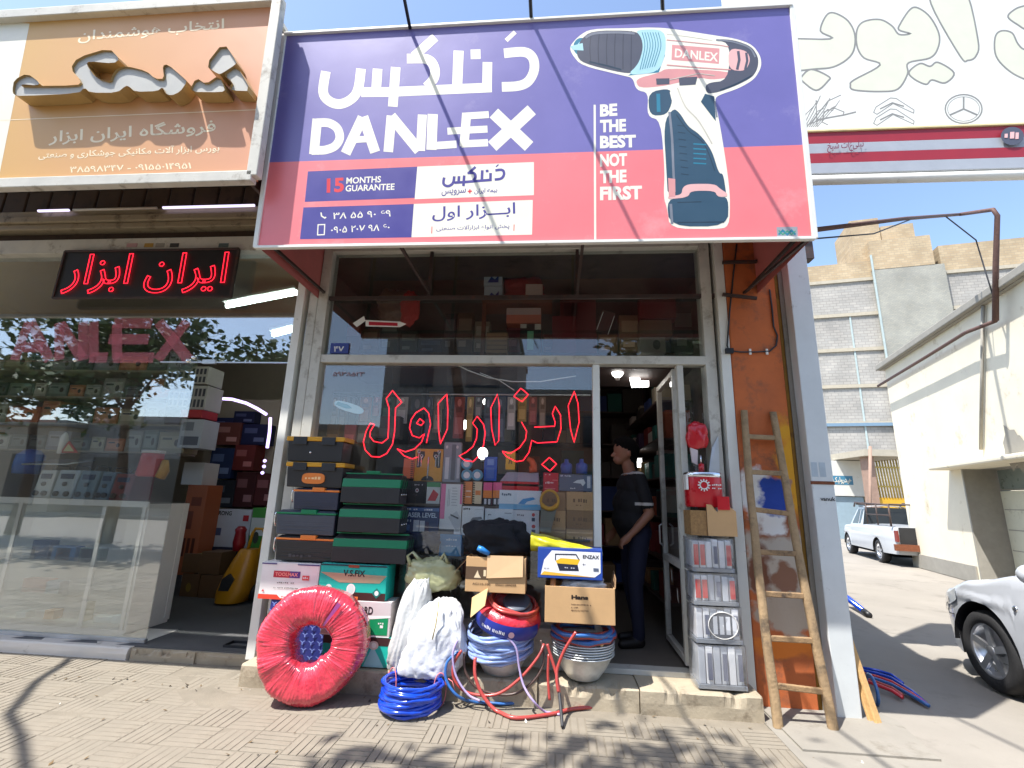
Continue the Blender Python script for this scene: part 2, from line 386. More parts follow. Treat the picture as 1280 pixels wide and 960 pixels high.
q = MB(); q.poly([(PB2-.02,.02,0), (PB2+1.95,8,0), (PB2+1.75,8,0), (PB2-.2,.02,0)], 0, (0,0,3.95)); q.obj('alley_wall', 'concrete', shop)
part('low_wall', (B2,.06,.15), (D1,.2,.42), 'dirty_white', shop); part('sill', (B2,.04,.42), (D1,.24,.45), 'dirty_white', shop)
part('post', (A1,.02,.1), (A2,.12,3.9), 'white_paint', shop); part('jamb', (B1,.05,.15), ((B1+B2)/2-.01,.16,ZL+.06), 'dirty_white', shop); part('jamb', ((B1+B2)/2,.035,.15), (B2,.17,ZL+.06), 'dirty_white', shop)
part('door_post', (D1,.06,.17), (D2,.15,ZT0), 'white_paint', shop); part('door_post', (E1,.06,.17), (E2,.15,ZT0), 'dirty_white', shop)
part('jamb', (J1,.05,.16), (J2,.2,ZL+.1), 'dirty_white', shop); part('jamb', (W1,.0,.1), (W2,.2,ZL+.2), 'white_paint', shop); part('jamb_gap', (J2,.12,.1), (W1,.2,ZL), 'black', shop, 0)
part('transom', (B2,.045,ZT0), (J1,.155,ZT1), 'dirty_white', shop); part('lintel', (B2,.03,ZL-.03), (J1,.16,ZL+.07), 'dirty_white', shop)
part('threshold', (D2,.05,.155), (E1,.17,.195), 'dirty_white', shop)
part('narrow_rail', (E2,.06,.16), (J1,.14,.24), 'dirty_white', shop)
q = MB().box((B2,.098,ZT1), (J1,.104,ZL-.03)); q.obj('upper_pane', 'pane_upper', shop)
q = MB().box((B2,.098,.45), (D1,.104,ZT0)); q.obj('window_pane', 'pane_main', shop)
q = MB().box((E2,.098,.24), (J1,.104,ZT0)); q.obj('narrow_pane', 'pane_main', shop)
part('pillar', (W2+.004,0,0), (O2,.42,4.4), 'orange_wall', shop, .01); part('pillar_return', (O2+.015,.04,0), (OC2+.03,.4,4.4), 'ochre', shop, .006)
part('corner_post', (PB1,-.1,-.02), (PB2,.015,4.9), 'pale_blue', shop, .006)
part('rust_strap', (PB1-.003,-.104,Z(1045,606,-.1)), (PB2+.003,-.09,Z(1045,602,-.1)), 'rust', shop, 0)
# sticker and lettering on the corner post
q = MB()
for a in (0, 1): MB().box((X(1017+a*10,582,-.1)-.02,-.1025,Z(1023,596,-.1)), (X(1017+a*10,582,-.1)+.025,-.1005,Z(1023,578,-.1))).obj('sticker', mat('sticker_grey', S(170,182,190), .5), shop)
q.text('vanuk', (PB1+.05,-.1035,Z(1030,626,-.1)), (1,0,0), (0,0,1), .11, .03, 0, .02); q.obj('lettering', 'ink', shop)
# door leaf, swung inwards
hx, hy = E1-.005, .15; fx, fy = at(824,500,.85).x, .85; dd = (V((fx,fy,0))-V((hx,hy,0)))
dz0, dz1 = .22, ZT0-.02
leaf = MB()
pt = lambda t, z: V((hx,hy,0))+dd*t+V((0,0,z))
for a, b, wv in ((pt(0,dz0),pt(0,dz1),.05), (pt(1,dz0),pt(1,dz1),.05), (pt(0,dz0+.03),pt(1,dz0+.03),.05), (pt(0,dz1-.03),pt(1,dz1-.03),.05), (pt(0,.95),pt(1,.95),.06)): leaf.bar(a, b, .045, wv)
leaf = leaf.obj('door', 'dirty_white', shop, bevel=.003)
MB().quad(pt(.03,.98), pt(.97,.98), pt(.97,dz1-.05), pt(.03,dz1-.05)).obj('door_pane', 'pane_main', leaf); MB().quad(pt(.03,dz0+.05), pt(.97,dz0+.05), pt(.97,.92), pt(.03,.92)).obj('door_pane', 'pane_main', leaf)
q = MB(); q.tube([pt(.9,1.05)+V((-.03,0,0)), pt(.9,1.05)+V((-.06,0,.02)), pt(.9,1.25)+V((-.06,0,-.02)), pt(.9,1.25)+V((-.03,0,0))], .009); q.obj('handle', 'aluminium', leaf)
for k, (t, z, a) in enumerate(((.3,.62,.05), (.6,.75,.04), (.75,.58,.06))):
    MB().poly([pt(t,z)+V((-.004,0,0)), pt(t+.06,z+.03)+V((-.004,0,0)), pt(t+.07,z+.12)+V((-.004,0,0)), pt(t+.02,z+.1)+V((-.004,0,0))]).obj('paper_scrap', 'white_card', leaf)
# house number plate
q = MB().box((X(413,436,.09)-0,.085,Z(424,442,.09)), (X(436,436,.09),.093,Z(424,429,.09)), 0); x0 = X(413,436,.09); wq = X(436,436,.09)-x0
q.text('۴۷', (x0+wq*.2,.0838,Z(424,440,.09)), (1,0,0), (0,0,1), wq*.55, .055, 1, .02)
tag(q.obj('house_number_plate', [mat('plate_blue', S(30,44,130), .4), 'white_card']), 'small blue enamel house number plate at the corner of the upper window', 'number plate')

# ================================================================== MAIN SIGN
SP0 = V((0,-.95,3.245)); ST = V((0,-.08,1.925)).normalized(); SN = V((1,0,0)).cross(ST)
_lay = [0]
def lay(n, base=.0003):
    _lay[0] += 1; return n*(base+.00002*(_lay[0] % 25))
def smooth_line(pts, closed=False, k=5):
    P = [V((x, y)) for x, y in pts]; n = len(P); out = []
    for i in range(n if closed else n-1):
        g = (lambda j: P[j % n]) if closed else (lambda j: P[max(0, min(n-1, j))])
        p0, p1, p2, p3 = g(i-1), g(i), g(i+1), g(i+2)
        for j in range(k):
            t = j/k; q = .5*((2*p1)+(p2-p0)*t+(2*p0-5*p1+4*p2-p3)*t*t+(3*p1-p0-3*p2+p3)*t**3); out.append((q.x, q.y))
    if not closed: out.append(tuple(pts[-1]))
    return out
def round_poly(pts, it=2):
    for _ in range(it):
        n = len(pts); o = []
        for i in range(n):
            (x0, y0), (x1, y1) = pts[i], pts[(i+1) % n]; o += [(x0*.78+x1*.22, y0*.78+y1*.22), (x0*.22+x1*.78, y0*.22+y1*.78)]
        pts = o
    return pts
class Flat:
    """printing on a plane, laid out from picture points"""
    def __init__(s, P0, n, ox=0, oy=0, sc=1): s.P0, s.n, s.ox, s.oy, s.sc, s.mb = P0, n, ox, oy, sc, MB()
    def z(s, ox, oy, sc): s.ox, s.oy, s.sc = ox, oy, sc; return s
    def p(s, x, y): return onp(s.ox+x/s.sc, s.oy+y/s.sc, s.P0, s.n)
    def poly(s, pts, m=0, lift=0):
        o = lay(s.n)+s.n*(lift*.04); s.mb.poly([s.p(*q)+o for q in pts], m); return s
    def ribbon(s, pts, w, m=0, closed=False, lift=0, smooth=False):
        if smooth and len(pts) > 2: pts = smooth_line(pts, closed)
        o = lay(s.n)+s.n*(lift*.04); P = [V((x, y)) for x, y in pts]; n = len(P); Lf = []; Rt = []
        for i in range(n):
            a = P[i-1] if (i > 0 or closed) else None; b = P[(i+1) % n] if (i < n-1 or closed) else None
            d1 = (P[i]-a).normalized() if a is not None else None; d2 = (b-P[i]).normalized() if b is not None else None
            if d1 is None: d1 = d2
            if d2 is None: d2 = d1
            t = (d1+d2); t = t.normalized() if t.length > 1e-6 else d1
            nn = V((-t.y, t.x)); k = w/2/max(.45, nn.dot(V((-d1.y, d1.x))))
            Lf.append(P[i]+nn*k); Rt.append(P[i]-nn*k)
        vs = [s.p(q.x, q.y)+o for q in Lf]+[s.p(q.x, q.y)+o for q in Rt]
        s.mb.add(vs, [(i, (i+1) % n, (i+1) % n+n, i+n) for i in range(n if closed else n-1)], m); return s
    def text(s, body, BL, BR, TL, m=0, bold=0, lift=0):
        o = lay(s.n)+s.n*(lift*.04); a, b, c = s.p(*BL)+o, s.p(*BR)+o, s.p(*TL)+o
        u, v = b-a, c-a; s.mb.text(body, a, u.normalized(), v.normalized(), u.length, v.length, m, bold); return s
    def ring(s, x, y, rx, ry, w, m=0, n=28): return s.ribbon([(x+rx*cos(2*pi*k/n), y+ry*sin(2*pi*k/n)) for k in range(n)], w, m, True)
    def disc(s, x, y, rx, ry, m=0, n=24): return s.poly([(x+rx*cos(2*pi*k/n), y+ry*sin(2*pi*k/n)) for k in range(n)], m)
mat('sign_blue', S(110,104,168), .4, var=.07, ns=1.2, coat=.15, bump=.25, bs=2.2, dirt=(S(134,128,178), .24, 1.7)); mat('sign_red', S(230,120,124), .4, var=.06, ns=1.2, coat=.15, bump=.25, bs=2.2, dirt=(S(234,146,147), .26, 1.7))
mat('print_white', S(236,232,214), .4, var=.03)
for n_, c_ in dict(p_red=(214,44,58), p_dark=(78,80,92), p_dark2=(46,76,96), p_teal=(40,122,148), p_cyan=(170,212,220), p_pink=(226,176,172), p_pink2=(214,148,146), p_grey=(150,154,160), p_green=(60,150,120), p_blue=(66,60,140)).items(): mat(n_, S(*c_), .4, var=.05)
sgn = thing('shop_signboard', 'large blue and red signboard with white lettering and a cordless drill picture', 'sign', (-.25,-.95,3.2))
xl, xr = -2.285, 1.775; H = 1.927
sv = lambda x, v, o=0: SP0+V((x,0,0))+ST*v+SN*o
vb = (sv(0,0)-SP0).length; pm = onp(670,192,SP0,SN); vm = (pm-SP0-V((pm.x,0,0))).dot(ST)
q = MB(); q.box((0,0,0),(0,0,0)); q = MB()
for (v0, v1, mi) in ((0, vm, 1), (vm, H, 0)):
    q.add([sv(xl,v0), sv(xr,v0), sv(xr,v1), sv(xl,v1), sv(xl,v0,-.02), sv(xr,v0,-.02), sv(xr,v1,-.02), sv(xl,v1,-.02)], [(0,1,2,3),(7,6,5,4),(1,5,6,2),(0,3,7,4)]+([(0,4,5,1)] if mi else [(3,2,6,7)]), mi)
face = q.obj('face_panel', ['sign_blue','sign_red'], sgn)
q = MB()
for a, b in (((xl,0),(xr,0)), ((xl,H),(xr,H)), ((xl,0),(xl,H)), ((xr,0),(xr,H))): q.bar(sv(*a,.004), sv(*b,.004), .035, .022)
q.obj('edge_trim', 'white_paint', sgn, bevel=.003)
mat('side_flex', S(206,120,116), .5, var=.08)
for xx in (xl, xr): MB().add([sv(xx,.02,-.02), V((xx,.08,3.265)), V((xx,.08,5.1)), sv(xx,H-.02,-.02)], [(0,1,2,3)]).obj('side_panel', 'side_flex', sgn)
MB().add([sv(xl,H,-.01), sv(xr,H,-.01), V((xr,.1,5.14)), V((xl,.1,5.14))], [(0,1,2,3)]).obj('top_cover', 'white_paint', sgn)
q = MB()
for xx in (xl+.06, -1.2, .2, xr-.06):
    q.bar(sv(xx,.07,-.05), V((xx,.1,3.32)), .022); q.bar(V((xx,.07,3.26)), V((xx,.07,5.1)), .03); q.bar(sv(xx,.02,-.05), sv(xx,H-.05,-.05), .03)
for v0 in (.05, H-.06): q.bar(sv(xl,v0,-.05), sv(xr,v0,-.05), .03)
q.bar(V((xl,.07,3.27)), V((xr,.07,3.27)), .035); q.bar(V((xr-.02,-.9,3.27)), V((xr-.12,.05,3.27)), .02)
q.obj('steel_frame', 'steel_dark', sgn)
P = Flat(SP0, SN); P.z(320,0,3)
LOGO = [([(930,200),(1005,195),(1038,218),(1043,262),(1022,304),(985,322),(922,326)],36), ([(938,152),(972,120)],16), ([(805,204),(842,203)],36),
        ([(868,233),(866,334)],36), ([(884,328),(500,345),(395,346)],36), ([(760,190),(754,330)],38), ([(640,206),(572,214),(600,200)],4), ([(672,140),(592,212)],34), ([(566,220),(640,222),(668,250),(668,292),(640,326)],36),
        ([(524,252),(513,400)],36), ([(456,258),(450,345)],36), ([(394,258),(384,330),(362,368),(318,390),(276,380),(252,345),(262,268)],36)]
for pts, wd in LOGO: P.ribbon(pts, wd, 0, smooth=len(pts) > 4)
for pts, wd in (([(230,446),(217,579)],36), ([(214,462),(240,460),(275,462),(305,482),(314,518),(296,548),(262,562),(235,564),(208,565)],32), ([(400,440),(336,576)],38), ([(402,438),(447,571)],38), ([(372,524),(424,521)],24),
        ([(508,434),(496,570)],36), ([(506,436),(612,565)],40), ([(624,430),(617,566)],34), ([(663,428),(658,562)],38), ([(652,548),(752,541)],28), ([(790,424),(780,550)],34), ([(776,436),(873,430)],26), ([(718,492),(868,484)],26), ([(770,540),(870,535)],27),
        ([(892,424),(1024,549)],46), ([(1034,412),(886,549)],46)): P.ribbon(pts, wd, 0, smooth=len(pts) > 4)
P.poly([(195,643),(605,625),(597,742),(183,757)], 1).poly([(605,625),(1042,608),(1042,732),(595,747)], 0).poly([(178,778),(592,765),(583,890),(165,897)], 1).poly([(592,765),(1038,750),(1035,880),(583,890)], 0)
P.text('15', (265,724), (330,720), (266,670), 2, .035, .008).text('MONTHS', (338,690), (468,684), (340,666), 0, .02, .008).text('GUARANTEE', (335,719), (519,712), (337,695), 0, .02, .008)
for pts, wd in LOGO: P.ribbon([(698+(x-235)*.287, 703+(y-405)*.27-(x-235)*.012) for x, y in pts], wd*.28, 1, lift=.008, smooth=len(pts) > 4)
P.text(fa('سرویس'), (695,736), (786,731), (697,712), 1, .01, .008).ribbon([(794,718),(810,717)], 5, 2, lift=.008).ribbon([(802,710),(802,726)], 5, 2, lift=.012).text(fa('بیمه ایران'), (818,730), (904,725), (820,708), 1, .02, .008); P.disc(922, 713, 12, 12, 4)
P.text('۳۸ ۵۵ ۹۰ ۶۹', (288,822), (505,812), (290,796), 0, .012, .008).text('۰۹۰۵ ۲۰۷ ۹۸ ۶۰', (280,875), (501,864), (282,850), 0, .012, .008)
P.ring(253, 807, 19, 19, 3, 0); P.ribbon([(244,797),(246,810),(258,818),(263,814)], 5, 0, lift=.008).ribbon([(233,843),(258,842),(256,880),(231,881)], 4, 0, True, .008)
P.text(fa('ابـــزار اول'), (660,832), (972,815), (663,776), 1, .012, .008).text(fa('پخش انواع ابزارآلات صنعتی'), (676,872), (950,862), (677,848), 1, .008, .008)
P.ribbon([(660,850),(659,876)], 3, 2, lift=.008).ribbon([(968,842),(967,866)], 3, 2, lift=.008)
P.z(660,0,3); P.ribbon([(250,393),(252,898)], 8, 0)
for s_, x1, y0, y1 in (('BE',335,392,438), ('THE',368,450,497), ('BEST',405,509,557), ('NOT',372,578,626), ('THE',370,640,688), ('FIRST',428,700,752)): P.text(s_, (270,y1), (x1,y1-4), (270,y0), 0, .045)
P.mb.obj('lettering', ['print_white','p_blue','p_red','p_pink','p_teal'], face)
D = Flat(SP0, SN); D.z(660,0,3); _dp = D.poly; D.poly = lambda pts, m=0, lift=0: _dp(round_poly(pts, 2) if len(pts) > 4 else pts, m, lift)
D.poly([(155,175),(190,135),(235,108),(400,106),(440,103),(520,105),(680,130),(780,145),(842,168),(872,210),(876,250),(850,297),(790,332),(715,357),(700,372),(722,480),(747,640),(758,740),(755,852),(700,860),(532,857),(522,782),(508,740),(513,640),(498,452),(446,436),(452,348),(406,338),(393,292),(358,284),(200,246),(165,205)], 0)
D.poly([(195,150),(240,115),(400,115),(430,140),(432,200),(410,272),(360,276),(205,238),(180,205)], 1, .008); D.disc(200,176,30,34,4).disc(204,178,20,24,3); D.poly([(158,174),(205,162),(208,190),(168,188)], 3, .02)
D.poly([(400,112),(515,110),(517,200),(490,272),(370,284),(415,240),(432,180),(425,140)], 3, .012).poly([(440,240),(515,205),(490,272),(375,284)], 4, .02).ribbon([(497,130),(504,190),(480,262)], 14, 0, lift=.022)
D.poly([(515,110),(690,135),(762,162),(762,290),(690,300),(640,290),(520,322),(415,332),(402,296),(490,274),(517,200)], 5, .008).poly([(520,255),(762,268),(762,290),(690,300),(640,290),(520,322),(415,332),(402,296),(490,274)], 6, .012)
D.poly([(540,168),(718,182),(716,240),(538,225)], 6, .016).text('DANLEX', (550,215), (712,232), (552,182), 0, .02, .02)
D.poly([(705,146),(772,150),(838,174),(864,215),(862,255),(842,290),(780,322),(712,347),(668,352),(665,312),(750,302),(758,168)], 1, .016)
D.poly([(752,180),(820,190),(835,225),(815,268),(752,262)], 5, .02); D.ribbon([(788,192),(792,225),(784,262)], 10, 1, lift=.026).ribbon([(818,198),(822,228),(814,262)], 9, 1, lift=.026)
D.poly([(525,322),(662,302),(640,385),(690,470),(715,560),(730,642),(715,648),(690,560),(640,500),(600,470),(570,420),(545,400)], 0, .016)
D.poly([(545,405),(570,425),(600,475),(645,505),(690,565),(715,650),(732,652),(742,720),(745,736),(525,746),(520,660),(508,462)], 2, .02).poly([(450,346),(536,330),(542,382),(520,432),(455,434)], 2, .012).poly([(664,352),(698,362),(704,455),(648,382)], 2, .024)
for k in range(5): D.ribbon([(620,540+k*18),(668,543+k*18)], 5, 4, lift=.028)
D.ribbon([(488,352),(490,420)], 14, 4, lift=.024).poly([(480,295),(530,294),(530,316),(482,318)], 1, .024).poly([(565,292),(635,288),(628,318),(568,322)], 1, .024)
D.poly([(520,746),(600,742),(610,720),(700,720),(712,740),(752,740),(749,849),(530,849)], 2, .024).poly([(575,732),(580,702),(605,690),(700,690),(722,710),(747,725),(747,738),(710,738),(700,716),(610,716),(600,740),(525,748),(525,735)], 5, .03).poly([(525,668),(552,672),(552,738),(528,740)], 6, .034).poly([(665,732),(690,732),(690,782),(665,780)], 4, .032)
D.poly([(932,852),(1010,850),(1012,888),(934,890)], 7).ribbon([(940,880),(955,864),(972,880),(988,864),(1003,880)], 7, 4, lift=.012).ribbon([(940,864),(955,880),(972,866),(988,880),(1003,866)], 4, 8, lift=.02)
for k in range(6): D.ribbon([(238+k*30,122-k*1.0),(232+k*31,180),(236+k*30,240+k*5)], 3, 9, lift=.03, smooth=True)
D.ribbon([(215,142),(250,126),(330,122),(400,126)], 9, 10, lift=.03, smooth=True).ribbon([(230,232),(300,248),(350,262)], 6, 11, lift=.03)
for k in range(7): D.ribbon([(428+k*10,122),(438+k*10,175),(420+k*9,262-k*2)], 2.5, 4, lift=.034, smooth=True)
D.ribbon([(520,124),(600,134),(690,148)], 8, 0, lift=.03).ribbon([(520,150),(540,152),(720,170),(752,176)], 3, 6, lift=.03).ribbon([(520,244),(640,254),(760,262)], 4, 6, lift=.03).ribbon([(530,300),(640,276),(700,284)], 3, 12, lift=.03)
D.ribbon([(705,150),(770,158),(830,180),(852,215)], 6, 10, lift=.03, smooth=True).ribbon([(720,338),(780,315),(838,284)], 4, 11, lift=.03, smooth=True)
D.ribbon([(530,420),(540,520),(545,640),(550,720)], 9, 10, lift=.03, smooth=True).ribbon([(556,430),(600,490),(660,540),(700,640)], 4, 11, lift=.03, smooth=True).ribbon([(700,380),(708,440)], 6, 10, lift=.034)
for k in range(8): D.ribbon([(560+k*2,470+k*26),(588+k*2,474+k*26)], 3, 11, lift=.034)
D.ribbon([(535,765),(540,840)], 10, 10, lift=.034).ribbon([(560,760),(650,757)], 4, 11, lift=.034).ribbon([(560,835),(735,833)], 5, 11, lift=.034).ribbon([(560,330),(590,400),(640,455),(690,540)], 5, 12, lift=.03, smooth=True)
D.mb.obj('drill_picture', ['print_white','p_dark','p_dark2','p_cyan','p_teal','p_pink','p_pink2','p_grey','p_green',mat('p_k1', S(60,62,72), .4),mat('p_k2', S(122,126,136), .4),mat('p_k3', S(34,56,72), .4),mat('p_k4', S(196,190,176), .4)], face)

# ================================================================== LEFT SIGN
LY = -1.08; LP0 = V((0,LY,3.7)); LT = V((0,-.04,1)).normalized(); LN = V((1,0,0)).cross(LT)
lp = lambda px, py: onp(px, py, LP0, LN)
def left_face():
    m = mat('sign_yellow', S(214,158,88), .45, var=.04)
    t = m.node_tree; b = t.nodes['Principled BSDF']; tc = t.nodes.new('ShaderNodeTexCoord'); r = t.nodes.new('ShaderNodeValToRGB'); sx = t.nodes.new('ShaderNodeSeparateXYZ')
    t.links.new(tc.outputs['Generated'], sx.inputs[0]); t.links.new(sx.outputs[0], r.inputs[0]); t.links.new(r.outputs[0], b.inputs['Base Color'])
    e = r.color_ramp.elements; e[0].position = .55; e[0].color = (*S(200,160,84),1); e[1].position = 1; e[1].color = (*S(206,146,112),1); return m
left_face()
br, tr_ = lp(326,224), lp(345,3); zb, zt = br.z, tr_.z; xrr = (br.x+tr_.x)/2; xll = -8.2
lsn = thing('neighbour_signboard', 'orange yellow signboard with raised cream letters over the neighbouring shop', 'sign', (-5,LY,zb))
lv = lambda x, z, o=0: LP0+V((x,0,0))+LT*((z-3.7))+LN*o
q = MB(); q.add([lv(xll,zb), lv(xrr,zb), lv(xrr,zt), lv(xll,zt), lv(xll,zb,-.03), lv(xrr,zb,-.03), lv(xrr,zt,-.03), lv(xll,zt,-.03)], [(0,1,2,3),(7,6,5,4),(0,4,5,1),(1,5,6,2),(2,6,7,3)]); lface = q.obj('face_panel', 'sign_yellow', lsn)
q = MB(); bw = .085
for a, b in (((xll,zb),(xrr,zb)), ((xll,zt),(xrr,zt)), ((xrr,zb),(xrr,zt))): q.bar(lv(*a,.02), lv(*b,.02), bw, .07, up=LN)
q.obj('frame', 'dirty_white', lsn, bevel=.006)
MB().box((xrr-.12,LY+.05,zb+.03), (xrr-.09,.2,zt-.05)).obj('side_panel', 'steel_dark', lsn); MB().box((xll,LY+.05,zt-.06), (xrr-.06,.2,zt-.02)).obj('top_cover', 'dirty_white', lsn)
P = Flat(LP0, LN); P.z(0,0,3.5556); P.poly([(-420,60),(132,105),(-5,790),(-420,815)], 1)
P.text(fa('انتخاب هوشمندان'), (345,195), (995,140), (352,138), 0, .012, .01).text(fa('فروشگاه ایران ابزار'), (215,648), (958,600), (222,576), 0, .015, .01).text(fa('بورس ابزار آلات مکانیکی جوشکاری و صنعتی'), (170,712), (975,680), (175,672), 0, .012, .01).text('۳۸۵۹۸۳۴۷ - ۰۹۱۵۵۰۱۴۹۵۱', (312,768), (850,750), (312,738), 0, .015, .01)
P.ribbon([(0,535),(1145,488)], 3, 0, lift=.01)
P.mb.obj('lettering', [mat('print_cream', S(240,224,188), .45, var=.03), mat('print_pale', S(226,222,204), .45, var=.04)], lface)
mat('letter_side', S(160,132,84), .4, var=.1); mat('letter_face', S(176,176,170), .5, var=.05)
for pts in ([(55,402),(62,355),(120,325),(178,368),(165,380),(100,374),(92,382),(345,380),(362,362),(312,305),(345,255),(485,213),(532,262),(505,282),(395,272),(382,285),(425,345),(490,364),(500,330),(520,305),(560,293),(650,315),(690,350),(730,350),(722,292),(745,285),(815,345),(832,362),(800,408),(760,425),(735,415),(722,386),(700,405),(600,408),(575,385),(560,380),(520,412),(400,412),(375,388),(350,415),(90,427),(60,420)],
            [(912,290),(993,187),(1052,275),(1045,288),(988,325),(970,330)], [(838,408),(872,345),(915,374),(972,334),(1002,398),(985,410)], [(990,330),(1050,287),(1118,405),(1030,402),(1020,386),(1036,366)]):
    pts = round_poly(pts, 1); dpt = .115; f = [lp(x/3.5556, y/3.5556) for x, y in pts]
    # front outline seen at its own depth, so the base is shifted along the plane
    fr = [onp(x/3.5556, y/3.5556, LP0+LN*dpt, LN) for x, y in pts]
    q = MB(); n = len(fr); q.add(fr+[p-LN*(dpt-.004) for p in fr], [(i, (i+1) % n, (i+1) % n+n, i+n) for i in range(n)], 0)
    q.poly([p-LN*.018 for p in fr], 1); q.obj('raised_letter', ['letter_side','letter_face'], lsn)

# ================================================================== RIGHT BILLBOARD across the alley
RY = .62; RP0 = V((0,RY,5)); RN = V((0,-1,0)); rp = lambda px, py: onp(px, py, RP0, RN)
mat('board_white', S(216,216,208), .6, var=.04, dirt=(S(190,186,168), .2, 3)); mat('board_line', S(128,128,124), .6, var=.1); mat('stripe_red', S(146,30,44), .5, var=.06); mat('stripe_grey', S(156,161,168), .45, var=.06)
rb = thing('billboard', 'white billboard with outlined lettering and car emblems spanning over the alley', 'billboard', (4.4,RY,4.3))
zb_ = rp(1140,162).z; x0_ = 2.0
part('panel', (x0_,RY,zb_), (7.2,RY+.14,7.6), 'board_white', rb)
zz = [zb_, rp(1140,177).z, rp(1140,190).z, rp(1140,203).z, rp(1140,216.5).z]
for i, mm in enumerate(('stripe_red','stripe_grey','stripe_red','stripe_grey')): part('stripe', (x0_,RY-.012-.008*i,zz[i+1]+.002), (7.2,RY+.12,zz[i]-.002), mm, rb, .004)
q = MB(); q.cyl((x0_,RY-.02,rp(1140,224).z), (7.2,RY-.02,rp(1140,224).z), .05); q.obj('pipe', 'white_paint', rb)
part('edge_strip', (x0_,RY-.03,zb_-.004), (7.2,RY+.02,zb_+.02), mat('cream_edge', S(214,200,150), .6), rb)
for xx in (2.6, 6.9): part('support', (xx,RY+.15,0 if xx > 5 else 4), (xx+.12,RY+.27,7.5), 'steel_dark', rb)
P = Flat(RP0, RN); P.z(960,0,4)
for pts in ([(20,206),(310,195),(262,155),(290,80),(330,65),(400,105),(435,180),(420,270),(340,330),(240,345),(20,350)], [(163,390),(215,347),(303,383),(300,405),(240,452),(165,400)],
            [(560,325),(480,290),(445,230),(445,150),(480,108),(560,98),(620,130),(655,172),(710,168),(655,150),(662,118),(710,48),(750,40),(810,85),(855,170),(850,240),(810,290),(702,315),(698,370),(650,445),(560,458),(430,450),(412,425),(430,400)],
            [(705,360),(760,318),(810,332),(850,312),(930,365),(885,415),(820,400),(790,422),(730,395)], [(815,20),(840,-60),(980,-60),(1050,200),(1040,280),(1000,302),(960,280)], [(1400,430),(1280,395),(1200,350),(1140,280),(1135,190),(1165,155),(1220,165),(1250,220),(1290,250),(1400,260)], [(1400,10),(1280,30),(1230,50),(1200,85),(1250,125),(1300,150),(1400,150)]):
    P.poly(smooth_line(pts, True), 4); P.ribbon(pts, 9, 0, True, smooth=True)
P.ring(978,545,92,72,7); P.ring(978,545,80,61,3)
for a in (-90, 30, 150): P.ribbon([(978,545),(978+78*cos(radians(a)),545+60*sin(radians(a)))], 9, 0)
for dy in (0, 55): P.ribbon([(528,562+dy),(540,535+dy),(612,490+dy),(640,492+dy),(730,550+dy),(728,566+dy),(625,518+dy),(545,572+dy)], 4, 0, True).ribbon([(560,545+dy),(622,514+dy),(680,532+dy)], 7, 0)
for k in range(9): P.ribbon([(165+k*10,636),(190+k*18,570-k*4),(230+k*16,530+4*k-30*(k % 3))], 4, 0)
P.ribbon([(170,636),(260,600),(375,575),(380,560),(330,540),(280,560),(270,610),(300,625)], 5, 0).ribbon([(240,600),(380,575),(440,560)], 8, 0).ribbon([(210,620),(300,505),(365,475)], 5, 0).ribbon([(245,630),(240,500)], 5, 0)
B2_ = P; P = Flat(RP0+RN*.045, RN); P.z(960,0,4); P.mb = B2_.mb; P.text(fa('تبلیغات شیخ'), (295,766), (478,752), (297,712), 1, .015, .05); P.disc(1222,680,58,46,2); P.text('0-1', (1180,700), (1262,696), (1182,660), 3, .03, .1)
P.mb.obj('lettering', ['board_line', mat('p_maroon', S(110,40,60), .5), 'p_dark', 'p_pink', mat('board_cream', S(206,206,186), .55, var=.03)], rb)
